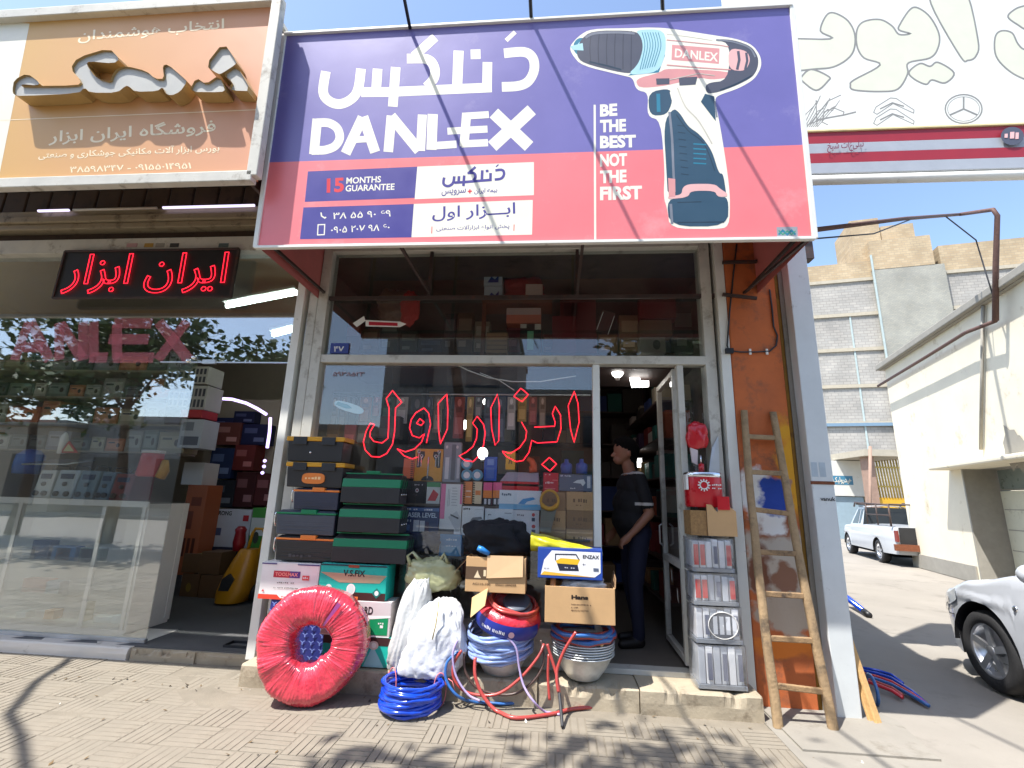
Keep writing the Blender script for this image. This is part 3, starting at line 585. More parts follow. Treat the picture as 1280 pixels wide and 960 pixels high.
# ================================================================== GOODS OUTSIDE
def rect(px0, px1, pyt, pyb, Y):
    cx, cy = (px0+px1)/2, (pyt+pyb)/2
    return at(px0, cy, Y).x, at(px1, cy, Y).x, at(cx, pyb, Y).z, at(cx, pyt, Y).z
_pc = {}
def pm(c, rough=.45, var=.05, **k):
    key = 'c_%d_%d_%d' % c
    return mat(key, S(*c), rough, var=var, **k)
def carton(name, label, cat, R, depth, body, prints=(), group=None, Y=0, top=None, rz=0, bev=.004, open_top=False):
    """a printed box: R=(x0,x1,z0,z1) of its front at Y; prints in 0..1 front coordinates: (kind, u0, v0, u1, v1, colour[, words])"""
    x0, x1, z0, z1 = R; c = V(((x0+x1)/2, Y, z0)); rot = Matrix.Rotation(rz, 3, 'Z')
    e = thing(name, label, cat, c, group); W, H = x1-x0, z1-z0
    tr = lambda p: c+rot @ V(p)
    q = MB()
    lo, hi = (-W/2, 0, 0), (W/2, depth, H)
    if open_top:
        t = .006
        for a, b in (((-W/2,0,0),(W/2,t,H)), ((-W/2,depth-t,0),(W/2,depth,H)), ((-W/2,t,0),(-W/2+t,depth-t,H)), ((W/2-t,t,0),(W/2,depth-t,H)), ((-W/2+t,t,0),(W/2-t,depth-t,t))): q.box(a, b)
    else: q.box(lo, hi)
    q.v = [tr(p) for p in q.v]
    b = q.obj('box_body', body if isinstance(body, bpy.types.Material) or isinstance(body, str) else pm(body, .55), e, bevel=bev)
    if top:
        q = MB(); q.box((-W/2+.002,.002,H+.0005), (W/2-.002,depth-.002,H+.003)); q.v = [tr(p) for p in q.v]; q.obj('lid', pm(top, .5), e)
    if prints:
        q = MB(); ms = []; k = 0
        for pr in prints:
            kind, u0, v0, u1, v1, col = pr[:6]; k += 1
            mm = pm(col) if isinstance(col, tuple) else MATS[col]
            if mm not in ms: ms.append(mm)
            i = ms.index(mm); yo = -.0012-.0003*k
            P = lambda u, v: tr((-W/2+u*W, yo, v*H))
            if kind == 'r': q.quad(P(u0,v0), P(u1,v0), P(u1,v1), P(u0,v1), i)
            elif kind == 't':
                u = P(u1,v0)-P(u0,v0); v = P(u0,v1)-P(u0,v0); q.text(pr[6], P(u0,v0), u.normalized(), v.normalized(), u.length, v.length, i, pr[7] if len(pr) > 7 else .02)
            elif kind == 'p': q.poly([P(*a) for a in pr[6]], i)
            elif kind == 'o': q.poly([P((u0+u1)/2+(u1-u0)/2*cos(2*pi*j/20), (v0+v1)/2+(v1-v0)/2*sin(2*pi*j/20)) for j in range(20)], i)
        q.obj('printing', ms, b)
    return e
def scribble(u0, v0, u1, v1, n, col):   # rows of fine print
    return [('r', u0+random.random()*.03, v0+(v1-v0)*(i+.25)/n, u1-random.random()*(u1-u0)*.35, v0+(v1-v0)*(i+.6)/n, col) for i in range(n)]
mat('toolbox_black', S(38,39,42), .42, var=.12, bump=.05, bs=200); mat('toolbox_navy', S(44,52,72), .42, var=.1); mat('toolbox_grey', S(66,74,86), .42, var=.1)
mat('toolbox_yellow', S(206,150,28), .42, var=.08); mat('toolbox_green', S(0,118,74), .4, var=.06); mat('chrome', (.8,.8,.8), .2, metal=1, var=.05); mat('orange_plastic', S(226,128,52), .4, var=.06)
# ---- stack of plastic tool boxes
def toolbox(label, R, Y, depth, body, trim, style):
    x0, x1, z0, z1 = R; W, H = x1-x0, z1-z0; e = thing('tool_box', label, 'tool box', (x0+W/2, Y, z0), 'tool boxes stacked left of the window')
    lidz = z1-H*.2; ins = .012
    q = MB(); pts = [(x0+ins,Y+.012,z0), (x1-ins,Y+.012,z0), (x1-ins,Y+depth-.012,z0), (x0+ins,Y+depth-.012,z0)]; tp = [(x0+.004,Y,lidz), (x1-.004,Y,lidz), (x1-.004,Y+depth,lidz), (x0+.004,Y+depth,lidz)]
    q.add(pts+tp, [(3,2,1,0),(4,5,6,7),(0,1,5,4),(1,2,6,5),(2,3,7,6),(3,0,4,7)]); q.obj('box_body', body, e, bevel=.008)
    if style == 'lid':      # coloured lid rim with two latches
        MB().box((x0-.006,Y-.008,lidz+.002), (x1+.006,Y+depth+.006,z1-.003)).obj('lid', trim, e, bevel=.006)
        for u in (.12, .62): MB().box((x0+W*u,Y-.016,lidz-.03), (x0+W*(u+.24),Y-.0085,z1-.006)).obj('latch', body, e, bevel=.003)
    else:                   # slim lid line, carrying handle and side catches
        MB().box((x0,Y-.004,lidz+.002), (x1,Y+depth,lidz+.018)).obj('lid_rim', trim, e, bevel=.004)
        q = MB(); a = .03; q.add([(x0+.004,Y+.004,lidz+.018),(x1-.004,Y+.004,lidz+.018),(x1-.004,Y+depth-.004,lidz+.018),(x0+.004,Y+depth-.004,lidz+.018),(x0+a,Y+a,z1-.004),(x1-a,Y+a,z1-.004),(x1-a,Y+depth-a,z1-.004),(x0+a,Y+depth-a,z1-.004)], [(4,5,6,7),(0,1,5,4),(1,2,6,5),(2,3,7,6),(3,0,4,7)]); q.obj('lid', body, e, bevel=.004)
        MB().box((x0+W*.42,Y-.012,lidz+.006), (x0+W*.68,Y+.03,z1+.002)).obj('handle', trim, e, bevel=.004)
        for u in (.015,): 
            q = MB(); q.tube([(x0-.004,Y+.02,z0+H*.3),(x0-.014,Y+.01,z0+H*.5),(x0-.012,Y+.01,lidz),(x0-.002,Y+.015,lidz+.02)], .006, 6); q.obj('catch', 'chrome', e)
        for k in range(3): MB().box((x0+.03,Y+.004-.0005*k,z0+H*(.16+.16*k)), (x1-.03,Y+.014,z0+H*(.19+.16*k))).obj('rib', body, e, bevel=.002)
    return e, lidz
YS = -.12
zc1 = [at(380, p, YS).z for p in (702, 669, 637, 609, 577, 545)]
xs_ = [(343,418), (344,419), (366,424), (358,430), (359,430)]
for k, (lab, body, trim, style) in enumerate((('black tool box with orange rim, lowest of the left stack', 'toolbox_black', 'orange_plastic', 'slim'), ('slate grey tool box with green handle, second from the bottom', 'toolbox_grey', 'toolbox_green', 'slim'),
        ('small navy tool box with orange rim between grey and black ones', 'toolbox_navy', 'orange_plastic', 'slim'), ('black tool box with yellow lid and orange oval badge', 'toolbox_black', 'toolbox_yellow', 'lid'), ('black tool box with yellow lid, topmost of the stack', 'toolbox_black', 'toolbox_yellow', 'lid'))):
    py = (702+669)/2-33*k; x0, x1 = at(xs_[k][0], py, YS).x, at(xs_[k][1], py, YS).x
    e, lz = toolbox(lab, (x0, x1, zc1[k]+.001, zc1[k+1]-.001), YS, .2, body, trim, style)
    if k == 3:
        q = MB(); cx, cz = x0+(x1-x0)*.49, zc1[k]+.075; n = 24
        pl = [(cx+.1*math.copysign(abs(cos(2*pi*i/n))**.6, cos(2*pi*i/n)), YS-.004, cz+.045*math.copysign(abs(sin(2*pi*i/n))**.6, sin(2*pi*i/n))) for i in range(n)]
        q.poly(pl, 0, (0,.012,0)); bd = q.obj('badge', 'orange_plastic', e, bevel=.003)
        q = MB(); q.text('PANDA', (cx-.07,YS-.0055,cz-.01), (1,0,0), (0,0,1), .14, .025, 0, .02); q.obj('lettering', pm((244,206,150)), bd)
    if k == 0: q = MB(); q.text('MEHRAZ', (x0+.13,YS-.003,zc1[0]+.03), (1,0,0), (0,0,1), .2, .03); q.obj('lettering', pm((70,72,76)), e)
    if k == 4: q = MB(); q.tube([(x0+.22,YS-.004,zc1[4]+.08),(x0+.22,YS+.004,zc1[4]+.08)], .008); q.obj('stud', 'chrome', e)
# ---- green striped metal boxes
YG = -.15
gzs = [at(460, p, YG).z for p in (704, 666, 629, 590)]
for k, (lab, pa, pb) in enumerate((('green striped metal tool box, widest and lowest of three', 415, 508), ('green striped metal tool box in the middle of three', 423, 500), ('green striped metal tool box with green handle, topmost of three', 427, 500))):
    py = 685-38*k; x0, x1 = at(pa, py, YG).x, at(pb, py, YG).x; z0, z1 = gzs[k]+.001, gzs[k+1]-.001; W, Hh = x1-x0, z1-z0
    e = thing('metal_tool_box', lab, 'tool box', (x0+W/2, YG, z0), 'green striped metal tool boxes')
    dp = .21; sec = [(0,0), (0,.5), (.012,.78), (.06,.93), (.06,1.0)]   # front profile: depth, height
    yy = lambda i: YG+sec[i][0]*1.0; hh = lambda i: z0+Hh*sec[i][1]
    for nm, i, j, mm in (('lower_tray', 0, 1, 'toolbox_black'), ('stripe_panel', 1, 2, 'toolbox_green'), ('sloping_lid', 2, 3, 'toolbox_black')):
        q = MB(); tp = .03 if nm == 'sloping_lid' else 0
        q.add([(x0,yy(i),hh(i)+.001),(x1,yy(i),hh(i)+.001),(x1,YG+dp,hh(i)+.001),(x0,YG+dp,hh(i)+.001),(x0+tp,yy(j),hh(j)),(x1-tp*.3,yy(j),hh(j)),(x1-tp*.3,YG+dp-tp,hh(j)),(x0+tp,YG+dp-tp,hh(j))], [(3,2,1,0),(4,5,6,7),(0,1,5,4),(1,2,6,5),(2,3,7,6),(3,0,4,7)]); q.obj(nm, mm, e, bevel=.004)
    MB().box((x0,YG+.055,hh(3)+.0005), (x1,YG+.075,hh(3)+.012)).obj('edge_strip', 'toolbox_green', e, bevel=.003)
    if k != 1: MB().box((x0+W*.36,YG+.05,hh(3)+.004), (x0+W*.6,YG+.085,z1+.014)).obj('handle', 'toolbox_green', e, bevel=.004)
    for t in (.03, .09, .15):
        q = MB(); q.bar((x1+.006,YG+t,z0+Hh*.3), (x1+.006,YG+t+.06,z0+Hh*.85), .004, .014); q.obj('hinge_arm', 'toolbox_black', e)
        q = MB(); q.cyl((x1+.004,YG+t,z0+Hh*.3), (x1+.014,YG+t,z0+Hh*.3), .007, 10); q.obj('rivet', 'chrome', e)
# ---- cartons below them
wh, blk = (232,230,226), (40,38,40)
R = rect(325,398,704,750,-.14); zB = .155
carton('carton', 'white carton with red band under the left tool boxes', 'box', R, .2, wh, [('r',0,0,1,.13,(222,70,48)), ('p',0,0,0,0,(232,230,226),[(.32,.13),(.38,.04),(.62,.04),(.68,.13)]), ('t',.4,.055,.6,.1,(200,60,50),'TOOLS',.02), ('r',.22,.6,.68,.78,(190,40,60)), ('r',.5,.6,.68,.78,(90,50,130)), ('t',.25,.64,.64,.74,(246,150,140),'TOOLMAX',.03), ('r',.72,.55,.84,.68,(216,80,80)), ('t',.735,.58,.825,.65,wh,'24V',.02), ('t',.3,.44,.6,.48,(120,118,116),'10M.COLOR',.01), ('t',.25,.3,.68,.34,(120,118,116),'CORDLESS  SCREWDRIVER',.01), ('r',0,.955,.26,.99,(70,56,120)), ('r',.62,.955,1,.99,(70,56,120)), ('p',0,0,0,0,(200,60,60),[(.05,.2),(.1,.2),(.075,.27)])], Y=-.14, top=(240,236,232))
R2 = rect(333,402,750,835,-.13); b2 = (R2[0], R2[1]+.05, zB+.01, R[2]-.002)
pat = [('t', (i % 7)*.14+.03*((i//7) % 2), (i//7)*.125+.02, (i % 7)*.14+.1+.03*((i//7) % 2), (i//7)*.125+.09, (120,140,206), 'Y', .02) for i in range(56)]
carton('carton', 'dark blue patterned carton behind the red hose roll', 'box', b2, .18, (42,52,128), pat, Y=-.13)
R = rect(399,483,706,750,-.16)
te = (20,182,164); tan = (176,160,128)
carton('carton', 'turquoise carton with brown base band under the green tool boxes', 'box', R, .21, te, [('p',0,0,0,0,tan,[(0,.76),(1,.72),(.9,.5),(.3,.48)]), ('p',0,0,0,0,te,[(0,.7),(.12,.45),(0,.45)]), ('r',0,0,1,.22,(64,36,34)), ('t',.35,.665,.675,.85,(24,24,28),'V.S.FIX',.02), ('r',.4,.0,.6,.1,(226,120,60)), ('o',.1,.17,.2,.42,wh), ('o',.42,.14,.55,.46,wh), ('o',.44,.18,.53,.42,(200,220,214)), ('p',0,0,0,0,(16,120,110),[(.8,.22),(.87,.07),(.94,.22),(.87,.37)]), ('o',.84,.15,.9,.29,wh), ('r',0,.96,1,1,(20,40,60)), ('r',.42,.92,.58,1,(150,66,40))], Y=-.16, top=(60,200,186))
zt_ = R[2]; R = rect(402,488,751,795,-.17)
carton('carton', 'white and green carton with bold black capitals under the turquoise one', 'box', (R[0],R[1],R[2],zt_-.002), .21, (206,196,194), [('t',.16,.62,.74,.85,(36,28,32),'BLACK LORD',.03), ('p',0,0,0,0,(240,238,234),[(.2,.55),(1,.62),(1,.56),(.2,.38)]), ('p',0,0,0,0,(8,140,88),[(.3,.38),(.97,.55),(.97,.06),(.3,.04)]), ('t',.46,.27,.64,.33,wh,'SMART MACHINE',.02), ('t',.8,.24,.92,.36,wh,'SR',.02), ('t',.8,.36,.92,.42,wh,'1000',.02), ('r',0,0,1,.03,(236,236,232))], Y=-.17)
zt_ = R[2]; R = rect(402,490,797,838,-.17)
carton('carton', 'turquoise carton at the bottom, partly hidden by the red hose roll', 'box', (R[0],R[1],zB+.012,zt_-.002), .2, te, [('r',0,.72,1,1,(60,34,34)), ('p',0,0,0,0,(150,200,204),[(.72,.72),(.6,0),(.9,0)]), ('o',.66,.58,.8,.88,(214,190,176)), ('o',.7,.64,.77,.82,(230,220,210))], Y=-.17)

# ---- red hose roll in film
def hose_roll():
    c0 = gz(380,881); Ro, Ri, Wd = .385, .12, .28
    ax = Matrix.Rotation(radians(12), 3, 'Z') @ Matrix.Rotation(radians(90-7), 3, 'X')
    c = V((c0.x-.01, -.395, Ro*.985)); q = MB(); rows = []; NU, NV = 420, 44
    for j in range(NV):
        t = 2*pi*j/NV; row = []
        for k in range(NU):
            a = 2*pi*k/NU
            e = 3.4; cx = math.copysign(abs(cos(t))**(2/e), cos(t)); cz = math.copysign(abs(sin(t))**(2/e), sin(t))
            nn = noise.noise(V((cos(a)*3, sin(a)*3, t*1.2)))*.012 + abs(noise.noise(V((a*26, cos(t)*1.1, sin(t)*1.1))))*.008 - .003
            r = (Ro+Ri)/2+((Ro-Ri)/2+nn)*cx + .008*sin(3*a+1); h = (Wd/2+nn*1.2)*cz
            row.append(c+ax @ V((r*cos(a), r*sin(a), h)))
        rows.append(row)
    rows.append(rows[0]); q.grid(rows, 0, True, True)
    m = mat('hose_red', S(206,58,76), .26, var=.2, ns=9, coat=1, bump=.5, bs=38)
    o = q.obj('hose_roll', m); tag(o, 'big red hose roll wrapped in clear film leaning on cartons', 'hose roll')
    q = MB()   # blue tape strip and label crossing the film
    for (a0, a1, t0, t1, mi) in ((.95,1.05,1.3,2.2,0), (.3,.62,.12,.3,0)):
        rw = []
        for i in range(7):
            r_ = []
            for j in range(7):
                a = a0+(a1-a0)*i/6; t = t0+(t1-t0)*j/6; e = 3.4; cx = math.copysign(abs(cos(t))**(2/e), cos(t)); cz = math.copysign(abs(sin(t))**(2/e), sin(t))
                r = (Ro+Ri)/2+((Ro-Ri)/2+.014)*cx; r_.append(c+ax @ V((r*cos(a), r*sin(a), (Wd/2+.014)*cz)))
            rw.append(r_)
        q.grid(rw, 0); q.obj('tape_strip', (pm((150,70,130), .3), pm((230,120,140), .3))[mi], o); q = MB()
    return o
hose_roll()
# ---- coils
def coil(q, c, R, r, n, h, jit=.01, seg=6, m=0, ell=1.0, tilt=None, pts_per=26, rvar=.04):
    pts = []; N = int(n*pts_per)
    for i in range(N):
        a = 2*pi*i/pts_per; k = i/pts_per; lay_ = k/n
        rr = R+rvar*noise.noise(V((k*1.7, 0, 5)))+jit*noise.noise(V((cos(a)*1.5, sin(a)*1.5, k*2.1)))
        p = V((rr*cos(a), rr*sin(a)*ell, h*lay_+jit*noise.noise(V((cos(a)*1.3+9, sin(a)*1.3, k*1.9)))))
        pts.append(V(c)+(tilt @ p if tilt is not None else p))
    q.tube(pts, r, seg, m); return pts
g0 = gz(499,905); cc = V((g0.x, g0.y+.235, .016)); q = MB()
coil(q, cc, .2, .0125, 14, .17, .02, 8, rvar=.03); coil(q, cc+V((.01,0,.005)), .185, .0125, 5, .13, .02, 8, rvar=.03)
mat('hose_blue', S(12,66,190), .22, var=.1, coat=.7)
bc = tag(q.obj('hose_coil', 'hose_blue'), 'shiny blue hose coil lying on the pavement', 'hose coil')
for a0, s_ in ((2.6, 1), (.3, 1)):
    q = MB(); p0 = cc+V((.2*cos(a0), .2*sin(a0), .09)); rd = V((cos(a0), sin(a0), 0))
    q.tube([p0+rd*.045*cos(t)+V((0,0,.11*sin(t))) for t in [2*pi*k/20 for k in range(21)]], .004, 5)
    q.tube([p0+rd*.04+V((0,0,.08)), p0+rd*.07+V((.02,-.02,.06)), p0+rd*.085+V((.03,-.03,.0))], .0035, 5); q.obj('tie_string', pm((230,130,130), .7), bc)
# ---- sacks
def blob(name, mt, c, r, seed, amp=.1, fold=.05, nu=56, nv=36, flat=True, parent=None, sq=2.6, taper=0, lean=(0,0)):
    q = MB(); c = V(c)
    def fn(d, p):
        L = (abs(d.x)**sq+abs(d.y)**sq+abs(d.z)**sq)**(-1/sq); p = V((d.x*r[0], d.y*r[1], d.z*r[2]))*L
        s = V((seed, seed*1.3, 0)); n1 = noise.noise(d*1.6+s); n2 = abs(noise.noise(V((d.x*4.6, d.y*4.6, d.z*2.6))+s)); n3 = abs(noise.noise(V((d.x*7, d.y*7, d.z*5))+s))+.3*abs(noise.noise(d*14+s))
        k = 1+amp*n1-fold*2*(.35-n2)-fold*.35*(.3-n3); p = p*k
        t = 1-taper*(p.z/r[2]+1)/2; p.x *= t; p.y *= t; p.x += lean[0]*(p.z/r[2]); p.y += lean[1]*(p.z/r[2])
        if flat and p.z < -r[2]*.86: p.z = -r[2]*.86
        return p
    q.ball(c, 1, nu, nv, 0, fn); return q
mat('sack_white', S(214,216,218), .5, var=.06, bump=.3, bs=60); mat('sack_grey', S(196,198,196), .45, var=.08, bump=.3, bs=50); mat('sack_green', S(176,178,136), .3, var=.12, coat=.2)
def zr(px, py, Y): return at(px, py, Y)
s1 = zr(514,770,-.18); q = blob('sack', 0, (s1.x, -.16, .16+.36*.86), (.165,.12,.36), 3.1, .16, .06, nu=110, nv=70, taper=.35, lean=(.06,.0)); tag(q.obj('sack', 'sack_grey'), 'tall pale grey plastic sack leaning behind the fuller white one', 'sack', 'white sacks')
s2 = zr(543,790,-.25); q = blob('sack', 0, (s2.x, -.2, .16+.275*.86), (.265,.14,.275), 8.4, .2, .065, nu=120, nv=76, taper=.3, lean=(.03,.02)); o2 = tag(q.obj('sack', 'sack_white'), 'full white woven sack in front of the shop window', 'sack', 'white sacks')
q = MB(); tp = V((s2.x+.03,-.3,.62)); q.tube([tp+V((0,0,.06)), tp+V((.005,-.03,.0)), tp+V((-.005,-.035,-.1)), tp+V((-.02,-.045,-.19))], .005, 6); q.obj('tie_string', pm((190,170,110), .7), o2)
s3 = zr(540,712,-.1); q = blob('sack', 0, (s3.x, -.07, s3.z-.04), (.22,.12,.12), 5.2, .2, .09, flat=False); o3 = tag(q.obj('plastic_bag', 'sack_green'), 'crumpled pale green plastic bag on top of the sacks', 'bag')
q = MB(); q.tube([(s3.x-.17,-.12,s3.z+.03),(s3.x-.2,-.13,s3.z+.1),(s3.x-.16,-.12,s3.z+.13),(s3.x-.1,-.1,s3.z+.06)], [.02,.014,.01,.02], 8); q.tube([(s3.x+.05,-.12,s3.z+.04),(s3.x+.1,-.14,s3.z+.13),(s3.x+.13,-.12,s3.z+.05)], [.02,.012,.02], 8); q.obj('handle', 'sack_green', o3)
MB().box((s1.x-.15,-.08,.15), (s2.x+.3,.05,s3.z-.12)).obj  # (support is the low wall)
# ---- bowls and coils by the door
mat('bowl_steel', (.74,.77,.77), .36, metal=.35, var=.15, ns=12)
def bowl(label, c, h, rt, rb, n, lip=.012):
    e = thing('metal_bowl', label, 'bowl', c, 'metal bowls by the doorway')
    q = MB(); q.lathe([(0,.004),(rb*.9,.0),(rb,.006),(rb+(rt-rb)*.5,h*.45),(rt,h),(rt+lip,h+.004),(rt+lip,h+.01),(rt-.002,h+.008),(rb+(rt-rb)*.5-.004,h*.45),(rb*.9,.012),(0,.01)], c, 48); q.obj('bowl', 'bowl_steel', e)
    return e
bl = at(626,835,-.06); cbl = V((bl.x,-.06,.158)); bowl('single metal bowl under the blue and red hose coils', cbl, .17, .22, .13, 1)
br_ = at(729,838,-.06); cbr = V((br_.x,-.06,.158)); 
for k in range(6): 
    e = bowl(('lowest','second','third','fourth','fifth','sixth','uppermost')[k]+' metal bowl of the nested stack right of the hoses', cbr+V((random.uniform(-.004,.004),0,.017*k)), .165, .222-.001*(k % 2), .12, 1)
mat('hose_clear', S(166,190,244), .12, var=.08, coat=.8, trans=.3); mat('hose_red2', S(178,70,64), .35, var=.1, coat=.3); mat('hose_mid', S(52,104,170), .3, var=.1, coat=.4); mat('hose_lilac', S(176,160,200), .25, var=.08, coat=.5); mat('hose_dark', S(84,66,60), .4)
tl = Matrix.Rotation(radians(8), 3, 'X') @ Matrix.Rotation(radians(-4), 3, 'Y')
q = MB(); zc0 = cbl.z+.17; coil(q, cbl+V((-.005,-.02,.15)), .238, .0125, 18, .18, .022, 8, tilt=tl, rvar=.035); tag(q.obj('hose_coil', 'hose_clear'), 'translucent pale blue hose coil on the single bowl', 'hose coil')
cr_ = cbl+V((.04,-.05,.33)); tl2 = Matrix.Rotation(radians(14), 3, 'X') @ Matrix.Rotation(radians(10), 3, 'Y')
q = MB(); rows = []
for j in range(18):
    t = 2*pi*j/18; row = []
    for k in range(72):
        a = 2*pi*k/72; nn = .008*noise.noise(V((cos(a)*5, sin(a)*5, t*2)))
        row.append(cr_+tl2 @ V(((.15+(.098+nn)*cos(t))*cos(a), (.14+(.09+nn)*cos(t))*sin(a), .08+(.098+nn)*math.copysign(abs(sin(t))**.8, sin(t)))))
    rows.append(row)
rows.append(rows[0]); q.grid(rows, 0, True, True)
rc = tag(q.obj('hose_coil', mat('hose_red3', S(208,44,58), .3, var=.2, ns=14, coat=.6, bump=.6, bs=45)), 'red hose coil in film with a blue printed band', 'hose coil')
q = MB(); rw = []
for i in range(25):
    a = radians(200+i*5.6); rw.append([cr_+tl2 @ V((.256*cos(a)*k_, .242*sin(a)*k_, h_)) for k_, h_ in ((.95,.022), (1.0,.055), (1.0,.09), (.96,.125))])
q.grid(rw, 0); lb = q.obj('paper_band', pm((36,52,140), .35), rc)
q = MB()
for i, ch in enumerate('ANZRANZA'):
    a = radians(226+i*5.6); p = cr_+tl2 @ V((.259*cos(a), .245*sin(a), .056)); u = (tl2 @ V((-sin(a), cos(a), 0))).normalized(); q.text(ch, p, u, tl2 @ V((0,0,1)), .022, .03, 0, .03)
a = radians(280); p = cr_+tl2 @ V((.26*cos(a), .247*sin(a), .072)); u = (tl2 @ V((-sin(a), cos(a), 0))).normalized(); v_ = tl2 @ V((0,0,1)); q.poly([p+u*.022*cos(t)+v_*.022*sin(t) for t in [2*pi*k/16 for k in range(16)]], 1); q.obj('lettering', [pm((235,235,240)), pm((226,180,190))], lb)
q = MB(); coil(q, cr_+tl2 @ V((.02,.02,.15)), .18, .012, 4, .06, .02, 6, tilt=tl2); tag(q.obj('hose_coil', 'hose_red2'), 'loose red hose loops lying on the wrapped red coil', 'hose coil')
for k, (dx, dz, mm, lab) in enumerate(((0,.2,'p_dark','black grinding disc lying on the red hose coil'), (-.02,.23,'toolbox_grey','upper grey disc lying on the red hose coil'))):
    q = MB(); tt = Matrix.Rotation(radians(22+6*k), 3, 'X'); q.lathe([(0,.006),(.03,.006),(.09,.002),(.105,-.004),(.105,-.01),(.09,-.006),(0,-.004)], cr_+tl2 @ V((.06+dx,-.04,dz)), 36, 0, tt); tag(q.obj('disc', mm), lab, 'disc', 'discs on the red coil')
q = MB(); c5 = cbr+V((0,0,.017*5+.185)); coil(q, c5, .225, .016, 3.4, .07, .03, 8, 0, rvar=.05); coil(q, c5+V((0,-.012,.01)), .222, .016, 3.4, .075, .03, 8, 1, rvar=.06); coil(q, c5+V((.0,-.01,.05)), .215, .014, 2.3, .03, .02, 8, 0, rvar=.03)
hc = tag(q.obj('hose_coil', ['hose_red2','hose_mid']), 'twin red and blue hose coil on the nested bowls', 'hose coil')
q = MB(); q.ball(c5+V((.12,-.19,.035)), (.022,.02,.045), 12, 8); q.obj('tape_wrap', pm((206,176,130), .6), hc)
# ---- cartons on top
R = rect(582,657,697,741,-.3); c_ = carton('carton', 'open brown carton with a torn lid flap and dark printed band', 'box', R, .2, 'cardboard', [('r',0,.36,.38,.72,(92,72,54)), ('p',0,0,0,0,(226,206,170),[(.14,.4),(.26,.4),(.22,.5),(.2,.62),(.17,.5)]), ('t',.3,.42,.44,.68,(226,206,170),'A',.03), ('t',.12,.2,.42,.26,(70,52,40),'AG115-100',.01), ('t',.5,.2,.85,.27,(70,52,40),'ANGLE GRINDER',.01)], Y=-.3, open_top=True)
x0, x1, z0, z1 = R; q = MB(); q.add([(x0+.16,-.308,z0+.1),(x1-.02,-.312,z0+.12),(x1-.02,-.302,z1+.015),(x0+.16,-.302,z1+.012),(x0+.16,-.313,z0+.1),(x1-.02,-.317,z0+.12),(x1-.02,-.307,z1+.018),(x0+.16,-.307,z1+.015)], [(4,5,6,7),(0,1,2,3),(0,4,5,1),(1,5,6,2),(2,6,7,3),(3,7,4,0)]); q.obj('torn_flap', pm((222,184,140), .8), c_)
q = MB(); q.poly([at(588,772,-.36), at(606,757,-.34), at(610,735,-.31), at(590,747,-.33)], 0, (0,.006,0)); q.obj('hanging_flap', pm((232,196,140), .8), c_)
q = MB(); q.poly([(x0-.001,-.28,z1-.02),(x0-.001,-.12,z1-.02),(x0-.1,-.12,z1-.12),(x0-.1,-.28,z1-.13)], 0, (.005,0,.003)); q.obj('side_flap', 'cardboard_dark', c_)
bj = at(620,672,-.12); q = blob('x', 0, (bj.x,-.1,bj.z-.01), (.27,.15,.155), 12.2, .36, .09, nu=72, nv=48, flat=False, sq=2.2); tag(q.obj('jacket', mat('cloth_black', S(22,23,28), .9, var=.3, bump=.3, bs=200)), 'bundled black cloth jacket on the open brown carton', 'jacket')
q = MB(); pj = at(602,687,-.3); q.tube([pj+V((-.03,0,.012)), pj, pj+V((.06,0,-.03))], [.02,.024,.016], 10); tag(q.obj('screwdriver', mat('c_b', S(38,120,190), .4)), 'bright blue screwdriver handle sticking out below the black jacket', 'screwdriver')
R = rect(672,753,686,724,-.36); zE = R[2]
bl_ = (28,66,150)
carton('carton', 'blue and white carton showing a yellow tool box, tilted over the cardboard box', 'box', R, .22, bl_, [('p',0,0,0,0,(230,230,232),[(.05,.1),(.1,.6),(.22,.92),(.97,.92),(.97,.25),(.88,.1)]), ('p',0,0,0,0,(226,176,60),[(.05,.1),(.1,.22),(.88,.1)]), ('p',0,0,0,0,(224,180,40),[(.28,.58),(.36,.68),(.66,.66),(.62,.48),(.3,.5)]), ('p',0,0,0,0,(34,38,60),[(.3,.5),(.62,.48),(.64,.28),(.34,.26)]), ('t',.42,.34,.58,.4,(180,180,190),'TOOLS',.02), ('p',0,0,0,0,(34,38,60),[(.27,.6),(.27,.82),(.6,.84),(.65,.66),(.63,.66),(.59,.8),(.285,.785),(.285,.6)]), ('t',.7,.7,.95,.82,(24,26,40),'ENZAX',.02), ('t',.7,.48,.82,.54,(60,60,80),'METAL',.01), ('r',.86,.3,.94,.4,(90,100,120)), ('t',.1,.3,.2,.34,(80,80,90),'18 INCH',.01)], Y=-.36, rz=radians(-3), top=(40,70,150))
q = MB(); rows = []; pa, pb = at(664,676,-.2), at(753,692,-.3)
for i in range(30):
    t = i/29; cn = pa.lerp(pb, t); r0 = .085*(1-t)**.8+.022; row = []
    for k in range(28):
        a = 2*pi*k/28; n_ = 1+.25*noise.noise(V((t*5, cos(a)*2, sin(a)*2)))+.12*abs(noise.noise(V((t*14, cos(a)*5, sin(a)*5)))); row.append(cn+V((0, cos(a)*r0*n_*1.1, sin(a)*r0*n_*.62)))
    rows.append(row)
q.grid(rows, 0, True, True); tag(q.obj('plastic_sheet', mat('bag_yellow', S(190,182,30), .32, var=.2, ns=8, coat=.3)), 'crumpled yellow plastic sheet over the blue and white carton', 'plastic sheet')
R = rect(681,769,734,780,-.36)
hb = carton('carton', 'plain brown open carton with a small black logo, above the bowls', 'box', R, .26, 'cardboard', [('t',.38,.66,.62,.78,(40,30,26),'Hans',.05), ('t',.38,.5,.66,.54,(90,70,54),'COMBINATION PLIERS',.01), ('t',.38,.42,.48,.46,(90,70,54),'8 INCH',.01), ('t',.38,.34,.62,.38,(90,70,54),'MADE IN TAIWAN',.01)], Y=-.36, open_top=True)
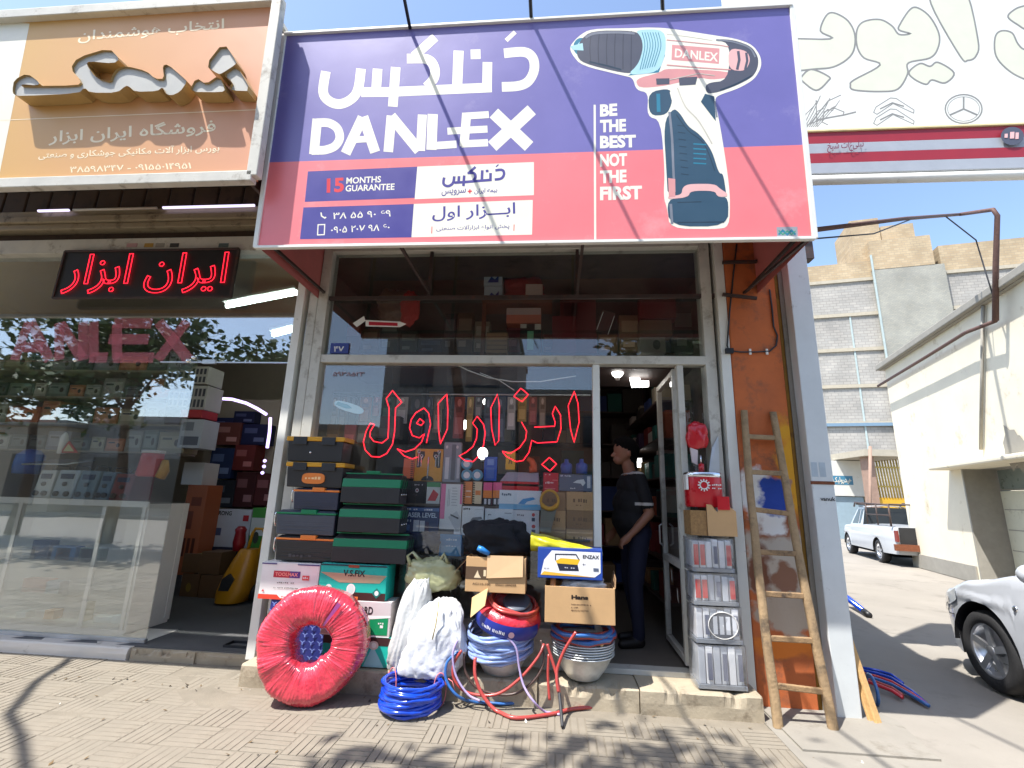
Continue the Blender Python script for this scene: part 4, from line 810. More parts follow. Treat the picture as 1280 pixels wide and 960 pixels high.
q = MB(); x0, x1, z0, z1 = R; q.poly([(x1,-.36,z1),(x1,-.1,z1),(x1+.02,-.11,z1+.09),(x1+.008,-.33,z1+.06)], 0, (.005,0,0)); q.obj('side_flap', 'cardboard_dark', hb)
q = blob('x', 0, ((x0+x1)/2+.03,-.23,z1-.02), (.17,.11,.075), 21.5, .25, .14, flat=False); tag(q.obj('plastic_bag', mat('bag_white', S(206,206,206), .35, var=.08, coat=.3)), 'crumpled white plastic bag inside the plain brown carton', 'bag')
q = MB(); q.cyl((x0+.05,-.3,z0+.05), (x0+.06,-.31,z1+.06), .022, 14); tag(q.obj('mallet', mat('c_w', S(176,110,60), .5)), 'short brown wooden mallet handle standing in the plain carton', 'mallet')
# ---- loose hoses hanging down to the pavement (picture points, depth)
def loose(label, mm, pts, r, name='loose_hose'):
    P_ = [at(x, y, Y) for x, y, Y in pts]; Q = []
    for i in range(len(P_)-1):   # Catmull-Rom
        p0, p1, p2, p3 = P_[max(i-1,0)], P_[i], P_[i+1], P_[min(i+2,len(P_)-1)]
        for k in range(6):
            t = k/6; Q.append(.5*((2*p1)+(p2-p0)*t+(2*p0-5*p1+4*p2-p3)*t*t+(3*p1-p0-3*p2+p3)*t**3))
    Q.append(P_[-1])
    for p in Q: p.z = max(p.z, r+.002)
    q = MB(); q.tube(Q, r, 8); return tag(q.obj(name, mm), label, 'hose', 'loose hoses by the bowls')
def gy(px, py, z=.012): return gz(px, py, z).y
G = lambda px, py: (px, py, gy(px, py))
loose('long red hose looping down to the pavement and running right', 'hose_red2', [(594,822,-.3),(594,845,-.34),(604,870,-.36),G(622,890),G(645,898),G(690,893),G(720,886),G(770,884),G(822,887)], .0125)
loose('red hose hanging in a wide loop below the blue coil', 'hose_red2', [(577,813,-.32),(567,830,-.32),(568,850,-.33),(585,866,-.33),(620,868,-.34),(650,848,-.33),(672,822,-.3),(680,805,-.25)], .010)
loose('dark blue hose loop at the left of the bowls', 'hose_mid', [(573,815,-.3),(559,828,-.33),(558,850,-.35),(572,870,-.36),G(595,878),G(630,880),G(662,876)], .0105)
loose('thin lilac hose trailing over the front of the bowl', 'hose_lilac', [(632,795,-.34),(645,810,-.34),(649,835,-.34),(655,858,-.36),(668,878,-.4),G(682,890),G(700,893)], .008)
loose('thin lilac hose loop hanging left of the bowl', 'hose_lilac', [(572,800,-.32),(566,818,-.34),(570,845,-.35),(585,868,-.36),(600,876,-.37)], .008)
loose('dark brown hose loop behind the red one', 'hose_dark', [(580,815,-.28),(582,840,-.29),(600,862,-.3),(640,868,-.3),(668,850,-.3),(680,825,-.27),(676,800,-.24)], .009)
loose('red hose end hanging straight in front of the nested bowls', 'hose_red2', [(720,790,-.36),(706,812,-.36),(697,835,-.36),(696,850,-.38),(698,865,-.4)], .011)
loose('red hose dropping from the nested bowls to a grey end', 'hose_red2', [(684,805,-.33),(690,825,-.34),(696,845,-.36),(699,868,-.4)], .011)
loose('grey metal hose end resting on the pavement', 'dark', [(699,866,-.4),(701,885,-.46),G(703,909)], .011)
loose('pale red hose piece standing before the step', 'hose_red2', [(686,818,-.3),(685,845,-.31),(687,875,-.33)], .010)
# ---- goods right of the door: drum, boards, wrapped packs
R = rect(861,906,590,634,-.12); x0, x1, z0, z1 = R; cx = (x0+x1)/2; W = (x1-x0)/2
cl = thing('water_cooler', 'red drum with steel rim and white gear emblem right of the door', 'drum', (cx,-.02,z0))
def sup(w, d, n=36, e=3.2): return [(w*math.copysign(abs(cos(2*pi*k/n))**(2/e), cos(2*pi*k/n)), d*math.copysign(abs(sin(2*pi*k/n))**(2/e), sin(2*pi*k/n))) for k in range(n)]
q = MB(); prof = [(0,.8),(0,.96),(.05,1),(.82,1.02),(.86,1.0)]; rows = [[V((cx+x*s_, -.02+y*s_, z0+(z1-z0)*h_)) for x, y in sup(W, .1)] for h_, s_ in prof[1:]]; q.grid(rows, 0, True, True); rows0 = rows[0]; q.add(rows0, [tuple(range(len(rows0)))]); q.obj('drum_body', mat('red_plastic', S(196,24,36), .3, var=.06, coat=.3), cl)
q = MB(); rows = [[V((cx+x*s_, -.02+y*s_, z0+(z1-z0)*h_)) for x, y in sup(W, .1)] for h_, s_ in ((.86,1.03),(.88,1.05),(.98,1.05),(1,1.0),(1,.0))]; q.grid(rows, 0, True, True); q.obj('steel_rim', 'chrome', cl)
q = MB(); q.cyl((cx-.005,-.03,z1), (cx-.005,-.03,z1+.07), .022, 12); q.cyl((cx-.005,-.03,z1+.07), (cx-.005,-.03,z1+.14), .006, 8, 1); q.obj('plunger', ['red_plastic','chrome'], cl)
q = MB(); gx, gzz = cx-.02, z0+(z1-z0)*.62
for k in range(12): a = 2*pi*k/12; q.bar((gx+.034*cos(a),-.1245,gzz+.034*sin(a)), (gx+.048*cos(a),-.1245,gzz+.048*sin(a)), .01, .002, up=(0,1,0))
q.tube([(gx+.03*cos(2*pi*k/24),-.1245,gzz+.03*sin(2*pi*k/24)) for k in range(24)], .005, 5, 0, True); q.text('RONIX', (gx+.06,-.1255,gzz-.005), (1,0,0), (0,0,1), .075, .018, 0, .02); q.text('TOOLS', (gx+.06,-.1255,gzz-.03), (1,0,0), (0,0,1), .075, .014, 0, .02); q.obj('emblem', 'white_card', cl)
MB().box((x0-.012,-.1,z0+.13), (x0+.006,-.02,z0+.25)).obj('handle', 'white_card', cl, bevel=.004)
R = rect(864,921,637,670,-.16); x0, x1, z0, z1 = R
bo = thing('carton', 'cut open carton with chipboard side under the red drum', 'box', ((x0+x1)/2,-.15,z0)); MB().box((x0,-.15,z0), (x0+.12,.05,z1-.01)).obj('chipboard_side', mat('osb', S(150,116,74), .9, var=.3, ns=40, bump=.5, bs=70), bo)
q = MB(); q.poly([(x0+.122,-.16,z0),(x1,-.16,z0),(x1,-.16,z1-.01),(x1-.09,-.16,z1+.06),(x1-.14,-.16,z1-.02),(x1-.18,-.165,z1+.035),(x0+.122,-.16,z1+.04)], 0, (0,.006,0)); q.obj('front_flap', 'cardboard', bo); MB().box((x0+.122,-.15,z0), (x1,.05,z0+.15)).obj('box_body', 'cardboard_dark', bo)
MB().poly([(cx+.06,-.168,z1-.0),(cx+.15,-.168,z1+.0),(cx+.15,-.168,z1+.1),(cx+.06,-.168,z1+.1)], 0, (0,.004,0)).obj('red_tag', 'red_plastic', bo)
film = mat('film', (.85,.87,.88), .12, var=0); 
mf = glass('cling_film', (.96,.97,.98), .14, .1, .3, (.82,.83,.85))  # whitish diffuse veil paints the glare of the plastic into the wrap
for k, (pt_, pb_, lab, red) in enumerate(((806,864,'film wrapped pack of grey tubes, lowest of four on the step',0), (758,806,'film wrapped pack with round window, second from the step',0), (716,758,'film wrapped pack with red side labels, third from the step',1), (672,716,'film wrapped pack with red labels, topmost under the carton',1))):
    R = rect(868+(0,3,0,-2)[k]*0, (936,930,925,920)[k], pt_, pb_, -.2); x0, x1, z0, z1 = R
    if k == 0: z0 = .168
    x0 = at(868, 770, -.2).x; e = thing('wrapped_pack', lab, 'pack', ((x0+x1)/2,-.2,z0), 'film wrapped packs stacked right of the door')
    z1 -= .004; zz_ = z0+(z1-z0)
    MB().box((x0+.01,-.185,z0), (x1-.01,.04,z0+.03)).obj('tray', mat('tray_grey', S(120,126,134), .5), e, bevel=.003)
    n = 6
    for i in range(n):
        xa = x0+.02+(x1-x0-.04)*i/n; xb = xa+(x1-x0-.04)/n-.006; cc_ = random.choice(((226,226,228),(206,210,214),(236,236,236),(186,190,196)))
        bd = MB().box((xa,-.18+random.random()*.015,z0+.031), (xb,.02,z1-.012-random.random()*.02)).obj('tube_box', pm(cc_, .5), e, bevel=.004)
        if red and i in (0, 1, 5): MB().box((xa+.004,-.188,z0+.05), (xb-.004,-.1835,z1-.05)).obj('red_label', pm((206,60,56), .5), e)
        elif i % 2: MB().box((xa+.008,-.188,z0+.06), (xb-.008,-.1835,z1-.06)).obj('printed_label', pm((90,96,120), .5), e)
    if k == 1:
        q = MB(); cxx, czz = (x0+x1)/2+.03, (z0+z1)/2; q.poly([(cxx+.1*cos(2*pi*j/30),-.1895,czz+.085*sin(2*pi*j/30)) for j in range(30)], 0); o_ = q.obj('window_disc', pm((70,74,84)), e)
        q = MB(); [q.box((cxx-.07+.045*j,-.192,czz-.06), (cxx-.04+.045*j,-.1903,czz+.06)) for j in range(4)]; q.obj('bit_row', pm((206,208,212)), o_)
        q = MB(); q.tube([(cxx+.104*cos(2*pi*j/30),-.193,czz+.09*sin(2*pi*j/30)) for j in range(30)], .003, 5, 0, True); q.obj('rim', 'white_card', o_)
    q = MB(); rows = []
    for i in range(15):
        r_ = []
        for j in range(33):
            t = j/32; ang = t*2*pi; xx, yy_ = sup((x1-x0)/2+.004, .118, 32, 7)[j % 32]
            zv = z0+.004+(z1-z0-.006)*i/14; nn = .007*noise.noise(V((xx*14+k*5, yy_*14, zv*22))); r_.append(V(((x0+x1)/2+xx*(1+nn*3), -.075+yy_*(1+nn*3), zv)))
        rows.append(r_)
    q.grid(rows, 0, True); q.obj('film_wrap', mf, e)
rb_ = at(872,545,.02); q = blob('x', 0, (rb_.x,.03,rb_.z), (.085,.035,.11), 31.5, .25, .05, flat=False); o = tag(q.obj('red_bag', 'red_plastic'), 'red cloth bag hanging in the narrow pane beside the door', 'bag')
q = MB(); q.poly([(rb_.x-.07,.0,rb_.z-.1),(rb_.x-.01,-.0,rb_.z-.12),(rb_.x-.02,0,rb_.z-.24),(rb_.x-.06,0,rb_.z-.22)], 0, (0,.02,0)); q.obj('strap', pm((206,190,190), .6), o)
q = MB(); a_ = at(893,560,.0); q.poly([at(886,590,.02), at(900,600,.02), at(898,545,.03), at(890,560,.03)], 0, (0,.01,0)); tag(q.obj('steel_square', 'aluminium'), 'grey pointed metal sheet standing behind the red drum', 'metal sheet')
# ---- ladder
ld = thing('ladder', 'worn wooden ladder leaning on the orange pillar', 'ladder', gz(1005,912))
mat('old_wood', S(150,122,88), .8, var=.22, ns=14, bump=.4, bs=60, dirt=(S(64,54,46), .45, 7)); mat('wood_pale', S(196,158,104), .75, var=.14, ns=12, bump=.3, bs=60)
def wood2():
    m = mat('ladder_wood', S(150,126,94), .82, var=.25, ns=12, bump=.5, bs=50, dirt=(S(70,62,54), .38, 3.5)); return m
wood2()
La, Lb = gz(973,911), gz(1042,915); Ta, Tb = at(930,513,-.03), at(966,515,-.03); La.z = Lb.z = .008
mids = [at(947,690,-.16), at(1000,690,-.16)]
for (a, b, nm) in ((La, Ta, 0), (Lb, Tb, 1)):
    pts = []
    for i in range(15):
        t = i/14; p = a.lerp(b, t); bow = .022*sin(pi*t)*(1 if nm == 0 else .4); pts.append(p+V((-bow+.006*noise.noise(V((t*6, nm*5, 0))), .012*noise.noise(V((t*5, 3, nm))), 0)))
    rows = []
    for i, p in enumerate(pts):
        w_, d_ = .031-.006*i/14, .026-.005*i/14; rows.append([p+V((w_*math.copysign(abs(cos(u))**.6, cos(u)), d_*math.copysign(abs(sin(u))**.6, sin(u)), 0)) for u in [2*pi*k/12 for k in range(12)]])
    q = MB(); q.grid(rows, 0, True, True); q.add(rows[0], [tuple(range(12))]); q.add(rows[-1], [tuple(range(12))]); q.obj('rail', 'ladder_wood' if True else 0, ld)
for (l, r, y0, y1) in ((962,1030,858,866), (955,1018,799,802), (949,1010,742,747), (945,996,688,692), (938,987,635,641), (936,982,590,592), (934,972,546,549)):
    def on(tpy, side):
        a, b = (La, Ta) if side == 0 else (Lb, Tb); best = None
        for i in range(101):
            p = a.lerp(b, i/100); d = p-CAM; py = 480-FPX*d.dot(UU)/d.dot(FF)
            if best is None or abs(py-tpy) < best[0]: best = (abs(py-tpy), p)
        return best[1]
    a, b = on(y0, 0)+V((-.02,-.0,0)), on(y1, 1)+V((.01,-.0,0)); q = MB(); q.bar(a, b, .03, .038); q.obj('rung', 'old_wood' if y0 > 600 else 'ladder_wood', ld, bevel=.006)
# ---- planks and hoses round the corner
for k, (a, b) in enumerate((((1066,812), (1098,905)), ((1063,822), (1090,902)))):
    p0 = gz(*b, .01); p1 = at(a[0], a[1], p0.y+.12); dv = (p1-p0); q = MB(); q.bar(p0, p0+dv*1.25, .05, .02); tag(q.obj('plank', 'wood_pale', bevel=.004), ('front pale plank leaning on the pale blue corner post','rear pale plank leaning behind the front one')[k], 'plank', 'planks by the corner post')
for k, (c_m, off) in enumerate((('hose_blue',0), ('hose_red3',4), ('hose_mid',7), ('hose_red2',11), ('hose_blue',-4), ('hose_red3',14))):
    pts = [gz(1076,838+off*.8,.05+.006*(k % 3)), gz(1096,842+off,.05), gz(1115,848+off*1.1,.04), gz(1140,864+off*.8,.03), gz(1158+k*1.5,880+off*.3,.02)]
    if k in (3, 4, 5): pts = pts[:3]+[gz(1128,858+off,.03)]
    q = MB(); q.tube(pts, .014, 8); tag(q.obj('hose_length', c_m), ('topmost blue hose length','red hose length nearest the car','middle blue hose length','short red hose length','uppermost dark blue hose length','lowest short red hose length')[k]+' lying beyond the corner post', 'hose', 'hoses beyond the corner post')
q = MB(); pc = gz(1090,862,.08); q.tube([pc+V((.03*cos(t),.12*cos(t),.1*sin(t))) for t in [2*pi*k/20 for k in range(20)]], .013, 6, 0, True); tag(q.obj('hose_loop', 'hose_mid'), 'blue hose loop tied round the hose bundle in the alley', 'hose')
q = MB(); pa, pb = gz(1060,748,.12), gz(1080,764,.05); q.tube([pa+V((-.1,0,.06)), pa, pb], [.03,.045,.035], 10); q.tube([pb, pb+(pb-pa)*.3], .04, 10, 1); tag(q.obj('roller', ['hose_blue','black']), 'blue and black rolled object lying in the alley by the post', 'roll')

# ---- cable on the pillar and iron brackets under the sign
cb_ = thing('power_cable', 'dark cable looping across the orange pillar under the sign', 'cable', at(940,438,-.01))
q = MB(); q.tube([at(x, y, -.012) for x, y in ((921,305),(917,340),(912,390),(909,432),(911,438),(925,440),(945,440),(962,439),(970,432),(972,420),(967,408),(965,385),(962,362))], .007, 6); q.obj('cable', 'dark', cb_)
for x_ in (937, 958): q = MB(); q.box(at(x_,443,-.016), at(x_+2,436,-.016)+V((0,.012,0))); q.obj('clip', 'white_card', cb_)
MB().box(at(908,441,-.03), at(917,435,-.03)+V((0,.03,0))).obj('junction', 'black', cb_)
for k, y_ in enumerate((328, 368)): q = MB(); q.bar(at(903,y_,-.03), at(946,y_+(-1,5)[k],-.06), .025); tag(q.obj('iron_bracket', 'steel_dark'), ('upper','lower')[k]+' rusty iron bracket on the pillar under the sign', 'bracket', 'iron brackets')
# ================================================================== GOODS IN THE WINDOW
cats = 'goods in the main shop window'
def wbox(px0, px1, pt, pb, Y, label, body, prints=(), depth=.12, name='boxed_tool', cat='box', rz=0): return carton(name, label, cat, rect(px0,px1,pt,pb,Y), depth, body, prints, None, Y, rz=rz, bev=.003)
DB = (40,62,112)
# tiered shelves that carry the goods
dsp = thing('display_rack', 'stepped display rack inside the shop window', 'display rack', (-.8,.3,.18))
for k, (pyl, Y_) in enumerate(((696,.22), (669,.25), (631,.3), (603,.36))):
    z = at(600, pyl, Y_).z-.012; MB().box((B2+.02,Y_-.02,z-.012), (D1-.02,Y_+.2+.06*k,z+.008)).obj('shelf', 'plaster_dark', dsp)
    for xx in (B2+.03, -.9, D1-.05): MB().box((xx,Y_+.16+.05*k,ZF), (xx+.03,Y_+.19+.05*k,z-.013)).obj('upright', 'steel_dark', dsp)
wbox(504,548,634,668,.25, 'navy laser level box with white drawing at the window bottom', (38,58,104), [('r',0,.86,1,.98,(80,110,160)), ('t',.08,.87,.4,.95,(230,235,240),'TYRON',.03), ('t',.58,.87,.95,.95,(230,235,240),'VENSLE',.03), ('t',.05,.62,.95,.8,(206,220,236),'LASER LEVEL',.02), ('r',.3,.1,.46,.52,(200,206,216)), ('r',.48,.1,.62,.5,(220,224,230)), ('r',.64,.1,.74,.46,(60,40,80)), ('t',.08,.42,.24,.56,(220,228,240),'Spin',.02), ('r',.06,.12,.2,.34,(90,120,170))])
wbox(550,577,605,668,.26, 'tall pink and white box standing beside the laser level box', (226,226,224), [('r',0,.3,.22,1,(226,120,160)), ('r',.9,.6,1,1,(226,120,160)), ('p',0,0,0,0,(196,198,200),[(.4,.34),(.78,.46),(1,.3),(1,.1),(.8,.06)]), ('p',0,0,0,0,(60,62,66),[(.5,.4),(.9,.33),(.86,.3),(.5,.37)]), ('r',0,0,.7,.1,(90,92,96)), ('t',.34,.55,.42,.9,(120,120,124),'I I',.01)]+scribble(.5,.55,.8,.95,7,(190,190,192)), depth=.1)
wbox(577,604,633,670,.24, 'white box with line drawing beside the pink one', (226,228,228), [('t',.06,.87,.4,.95,(40,40,44),'BOSS',.04), ('p',0,0,0,0,(120,124,128),[(.3,.4),(.5,.62),(.9,.66),(.95,.58),(.6,.5),(.5,.3),(.4,.3)]), ('r',.6,.9,.95,.91,(160,160,160))])
wbox(606,641,636,656,.26, 'low white box behind the black jacket', (224,228,230), [('t',.12,.55,.24,.68,(30,40,50),'PIL',.04), ('r',.7,.72,.95,.76,(120,124,130)), ('r',.02,.02,.98,.1,(90,140,180))])
wbox(624,677,613,637,.28, 'light blue and white power tool box under the red organiser', (222,230,236), [('r',0,0,1,.28,(120,180,216)), ('p',0,0,0,0,(60,150,210),[(.45,.3),(.56,.56),(.8,.66),(.86,.56),(.66,.42),(.6,.28)]), ('p',0,0,0,0,(90,180,226),[(.5,.18),(.9,.3),(.92,.2),(.6,.1)]), ('t',.06,.7,.3,.84,(90,110,130),'DRILL',.02)])
wbox(641,674,638,653,.27, 'small white box with red emblem under the blue and white one', (224,224,226), [('o',.72,.5,.84,.8,(206,70,70)), ('r',.72,.1,.84,.4,(60,70,90)), ('t',.1,.5,.5,.7,(120,120,130),'SOLDER',.02)])
wbox(655,674,653,668,.26, 'little white box with red emblem, lower of two', (222,222,226), [('o',.5,.5,.75,.82,(206,70,70)), ('r',.5,.1,.75,.4,(60,70,110))])
R = rect(625,674,590,614,.34); x0, x1, z0, z1 = R
oc = thing('organiser_case', 'organiser case with red base and clear grey lid in the window', 'organiser', ((x0+x1)/2,.34,z0)); MB().box((x0,.34,z0), (x1,.5,z0+(z1-z0)*.5)).obj('base', 'red_plastic', oc, bevel=.006)
q = MB(); h1 = z0+(z1-z0)*.5; q.add([(x0,.34,h1+.001),(x1,.34,h1+.001),(x1,.5,h1+.001),(x0,.5,h1+.001),(x0+.06,.38,z1),(x1-.01,.38,z1),(x1-.01,.5,z1),(x0+.06,.5,z1)], [(4,5,6,7),(0,1,5,4),(1,2,6,5),(2,3,7,6),(3,0,4,7)]); q.obj('lid', mat('clear_grey', S(150,158,170), .3, var=.08), oc, bevel=.004)
wbox(679,698,591,615,.3, 'upright red box with white print in the window', (190,32,48), [('t',.12,.86,.5,.94,(240,220,220),'TOA',.03), ('t',.14,.42,.7,.54,(240,220,220),'ALWAYS',.02), ('r',.1,.14,.8,.2,(220,120,120)), ('r',.6,.6,.95,.64,(220,120,120))], depth=.1)
wbox(699,740,593,614,.3, 'grey blue power tool box with white pictures above the cartons', (84,100,126), [('p',0,0,0,0,(206,216,220),[(.42,.5),(.55,.66),(.75,.72),(.8,.5),(.72,.3),(.66,.46)]), ('r',.85,.2,.95,.9,(190,196,206)), ('t',.04,.84,.38,.95,(190,200,216),'CORDLESS',.02), ('t',.34,.12,.5,.2,(210,214,220),'20V',.02)])
for k, (a, b, c, d) in enumerate(((708,741,615,638), (708,741,638,662), (708,741,662,686), (676,707,615,638), (676,707,638,662), (676,707,662,686))):
    wbox(a,b,c,d,.26, 'brown carton with faint print, %s of the %s column by the door post' % (('top','middle','bottom')[k % 3], ('right','left')[k//3]), 'cardboard_dark' if k % 2 else 'cardboard', [('t',.16,.4,.82,.66,(120,92,66),'Golchin',.02), ('t',.36,.24,.62,.32,(120,92,66),'STEEL',.01)], depth=.2)
# hand saw hanging before the cartons
hs = thing('hand_saw', 'hand saw with yellow handle standing before the cartons', 'saw', at(686,664,.2))
q = MB(); q.poly([at(677,632,.2), at(697,632,.2), at(688,666,.2), at(674,664,.2)], 0, (0,.003,0)); q.obj('blade', pm((120,116,104), .45), hs)
q = MB(); n = 22; ou = [at(687+11*cos(2*pi*k/n), 626+(13 if sin(2*pi*k/n) < 0 else 10)*sin(2*pi*k/n), .195) for k in range(n)]; q.tube(ou, [.012 if sin(2*pi*k/n) < .3 else .02 for k in range(n)], 8, 0, True); q.obj('handle', 'toolbox_yellow', hs)
# wrench card, blister packs, tapes
R = rect(518,553,561,602,.36); x0, x1, z0, z1 = R; W_, H_ = x1-x0, z1-z0
wc = thing('wrench_set', 'yellow tray with spanners hanging in the window', 'wrench set', ((x0+x1)/2,.36,z0)); MB().box((x0,.36,z0), (x1,.38,z1)).obj('tray', 'toolbox_yellow', wc, bevel=.006)
for s_ in (-1, 1):
    q = MB(); cxm = (x0+x1)/2; q.poly([(cxm+s_*W_*u, .3585, z0+H_*v) for u, v in ((.16,.92),(.42,.92),(.42,.42),(.3,.42),(.26,.6),(.14,.78))]); q.obj('recess', 'black', wc)
    for u, l in ((.36,.44), (.26,.3)):
        q = MB(); q.bar((cxm+s_*W_*u,.354,z0+H_*.45), (cxm+s_*W_*u,.354,z0+H_*(.45+l)), .009, .006, up=(0,1,0)); q.tube([(cxm+s_*W_*u+.013*cos(t),.354,z0+H_*(.47+l)+.013*sin(t)) for t in [2*pi*k/12 for k in range(12)]], .004, 5, 0, True); q.obj('spanner', 'chrome', wc)
q = MB(); q.bar(((x0+x1)/2,.354,z0+H_*.1), ((x0+x1)/2,.354,z0+H_*.75), .014, .006, up=(0,1,0)); q.obj('spanner', 'chrome', wc)
q = MB(); q.poly([((x0+x1)/2+.06*cos(t), .3585, z0+.008+.045*sin(t)) for t in [pi*k/14 for k in range(15)]]); q.obj('recess', 'black', wc)
wbox(554,576,553,603,.37, 'tall clear pack holding a grey tool next to the wrench tray', (140,148,156), [('r',.12,.08,.34,.62,(206,210,212)), ('r',.46,.06,.7,.95,(90,96,104)), ('r',.8,.1,.95,.6,(196,200,204)), ('o',.1,.84,.24,.92,(210,210,210)), ('o',.7,.84,.84,.92,(210,210,210))], depth=.05, name='blister_pack', cat='pack')
def bpack(a, b, c, d, Y, lab, body, pr=()): return wbox(a,b,c,d,Y,lab,body,pr,depth=.03,name='blister_pack',cat='pack')
bat = [('r',.0+.0,.0+i*.1,.22,.05+i*.1,(24,24,26)) for i in range(10)]
bpack(504,517,573,598,.34,'orange card of small parts left of the wrench tray',(214,112,60),[('r',.72,i*.1+.02,.98,i*.1+.06,(30,24,22)) for i in range(10)])
bpack(579,590,602,630,.3,'striped orange card with black notches, left of a pair',(226,140,80),bat+[('r',.3,.55,.9,.6,(240,220,200)),('r',.3,.3,.9,.34,(240,220,200))])
bpack(591,602,602,630,.3,'pale striped card with black notches, right of a pair',(226,206,170),bat+[('r',.3,.4,.9,.6,(226,140,80))])
for k in range(2): bpack(604+12*k,615+12*k,603,631,.3,('left','right')[k]+' pink topped card of batteries under the blue pack',(226,90,140),[('r',0,.3,1,.64,(226,130,50)),('r',0,0,1,.3,(40,40,46)),('r',.15,.02,.4,.26,(200,200,206)),('r',.6,.02,.85,.26,(200,200,206))])
bpack(605,621,571,601,.36,'bright blue blister pack high in the window',(30,86,190),[('r',.2,.1,.8,.55,(70,110,190)),('r',.25,.65,.75,.9,(110,150,216))])
bpack(632,644,564,587,.36,'yellow blister pack above the red organiser',(214,176,40),[('p',0,0,0,0,(60,60,60),[(.3,.3),(.5,.75),(.7,.3),(.6,.3),(.5,.55),(.4,.3)])])
wbox(503,532,601,630,.31,'black box with white round emblem left of the window centre',(26,24,28),[('o',.56,.5,.7,.68,(206,206,206)),('o',.59,.54,.67,.64,(120,20,24)),('t',.5,.8,.9,.86,(190,190,190),'TOSAN',.02)])
wbox(533,550,603,632,.3,'small white box with red and green print behind the laser box',(206,210,206),[('r',0,.8,1,1,(60,140,80)),('p',0,0,0,0,(196,40,50),[(.1,.2),(.5,.7),(.9,.5),(.7,.2)])])
for k, (x, y) in enumerate(((584,580), (584,594), (597,594))):
    p = at(x, y, .35); q = MB(); A90 = Matrix.Rotation(radians(90), 3, 'X'); q.lathe([(.03,0),(.052,0),(.052,.03),(.03,.03),(.03,0)], p, 24, 0, A90); q.lathe([(0,.031),(.03,.031)], p, 24, 1, A90)
    tag(q.obj('tape_roll', [pm((96,160,190), .4), pm((226,230,232), .4)]), ('upper blue tape roll above two others','left one of the lower blue tape rolls','right one of the lower blue tape rolls')[k], 'tape roll', 'blue tape rolls in the window')
wbox(549,577,668,697,.22,'sky blue box under the pink and white one',(40,130,180),[('t',.3,.72,.8,.82,(206,226,236),'Hydro',.02),('r',.1,.1,.9,.5,(90,160,196)),('t',.3,.46,.8,.54,(206,226,236),'pump',.01)])
pg = at(529,678,.2); q = blob('x', 0, (pg.x,.22,pg.z), (.14,.07,.09), 41., .3, .14, flat=False); tag(q.obj('glove_bundle', pm((34,44,72), .7)), 'dark blue bundle of work gloves at the window bottom', 'gloves')
for k, x in enumerate((708,727)):
    p = at(x, 592, .36); q = MB(); q.lathe([(0,0),(.05,0),(.053,.06),(.05,.085),(.02,.1),(.018,.13),(0,.13)], p, 20); tag(q.obj('spray_bottle', pm((46,86,170), .35)), ('left','right')[k]+' blue bottle standing on the grey blue box', 'bottle', 'blue bottles')
p = at(667,590,.38); q = MB(); q.tube([p, p+V((0,0,.06)), p+V((-.02,0,.1)), p+V((-.06,0,.12))], [.03,.032,.03,.02], 10); q.tube([p+V((-.04,0,.02)), p+V((.03,0,.03))], .03, 10); tag(q.obj('caulking_tool', pm((196,84,30), .5)), 'orange hand tool above the red organiser', 'hand tool')
# leaflets and small boxes at the left of the window
p = at(436,509,.13); q = MB(); n = 20; rz_ = Matrix.Rotation(radians(16), 3, 'Y'); q.poly([p+rz_ @ V((.15*math.copysign(abs(cos(2*pi*k/n))**.8, cos(2*pi*k/n)), 0, .04*math.copysign(abs(sin(2*pi*k/n))**.8, sin(2*pi*k/n)))) for k in range(n)], 0, (0,.004,0)); o = tag(q.obj('leaflet', pm((190,214,220), .4)), 'pale blue oval leaflet stuck inside the main pane', 'leaflet')
q = MB(); q.poly([p+V((0,-.002,0))+rz_ @ V(t) for t in ((-.13,0,-.015),(-.02,0,-.02),(.04,0,.0),(-.02,0,.02),(-.12,0,.02))]); q.obj('printing', pm((90,160,176), .4), o)
for k, (a, b, c, d, col) in enumerate(((408,424,530,553,(120,84,40)), (430,444,531,553,(190,90,90)), (447,458,528,553,(120,110,96)), (462,500,520,548,(60,54,48)))): wbox(a,b,c,d,.55,('small brown box','small pink and yellow box','small grey box','wide dark box')[k]+' on the shelf high behind the left pane',col,[('r',.1,.1,.9,.45,tuple(min(255,int(v*1.4)) for v in col))],depth=.1)
# ---- neon words hung behind the pane
mat('neon_core', (1,.02,.05), .4, emis=0); glow('neon_red', (1,.015,.035), 1.35)
def neon(lab, words, Y, r, name, zoom, par=None):
    e = thing(name, lab, 'neon sign', at(*zc(*zoom, [words[0][0][0]])[0], Y))
    for pts, cl_ in words:
        P_ = [at(x, y, Y) for x, y in zc(*zoom, pts)]; q = MB()
        Q = []
        for i in range(len(P_) if cl_ else len(P_)-1):
            a, b = P_[i], P_[(i+1) % len(P_)]
            for k in range(4): Q.append(a.lerp(b, k/4))
        if not cl_: Q.append(P_[-1])
        q.tube(Q, r, 6, 0, cl_); q.obj('neon_tube', 'neon_red', e)
    return e
ZA, ZB_ = (390,440,3.428), (600,440,3.4286)
n1 = neon('red neon outline lettering hanging behind the main pane, left word', [([(345,165),(385,215),(358,240),(354,340),(345,395),(320,435),(290,450),(255,448),(228,420),(220,385),(232,340),(250,305),(268,310),(250,340),(248,362),(265,383),(300,390),(325,370),(328,330),(330,240),(318,200)],True), ([(480,240),(500,262),(508,310),(490,390)],False), ([(365,415),(400,428),(440,415),(470,385),(482,350),(460,368),(430,358),(418,325),(425,290),(445,260),(480,240)],False), ([(365,415),(395,445),(430,458),(452,450)],False), ([(462,285),(480,300),(468,315),(448,306)],True), ([(578,180),(582,250),(580,330),(550,395),(542,330),(541,220)],True)], .13, .0048, 'neon_sign', ZA)
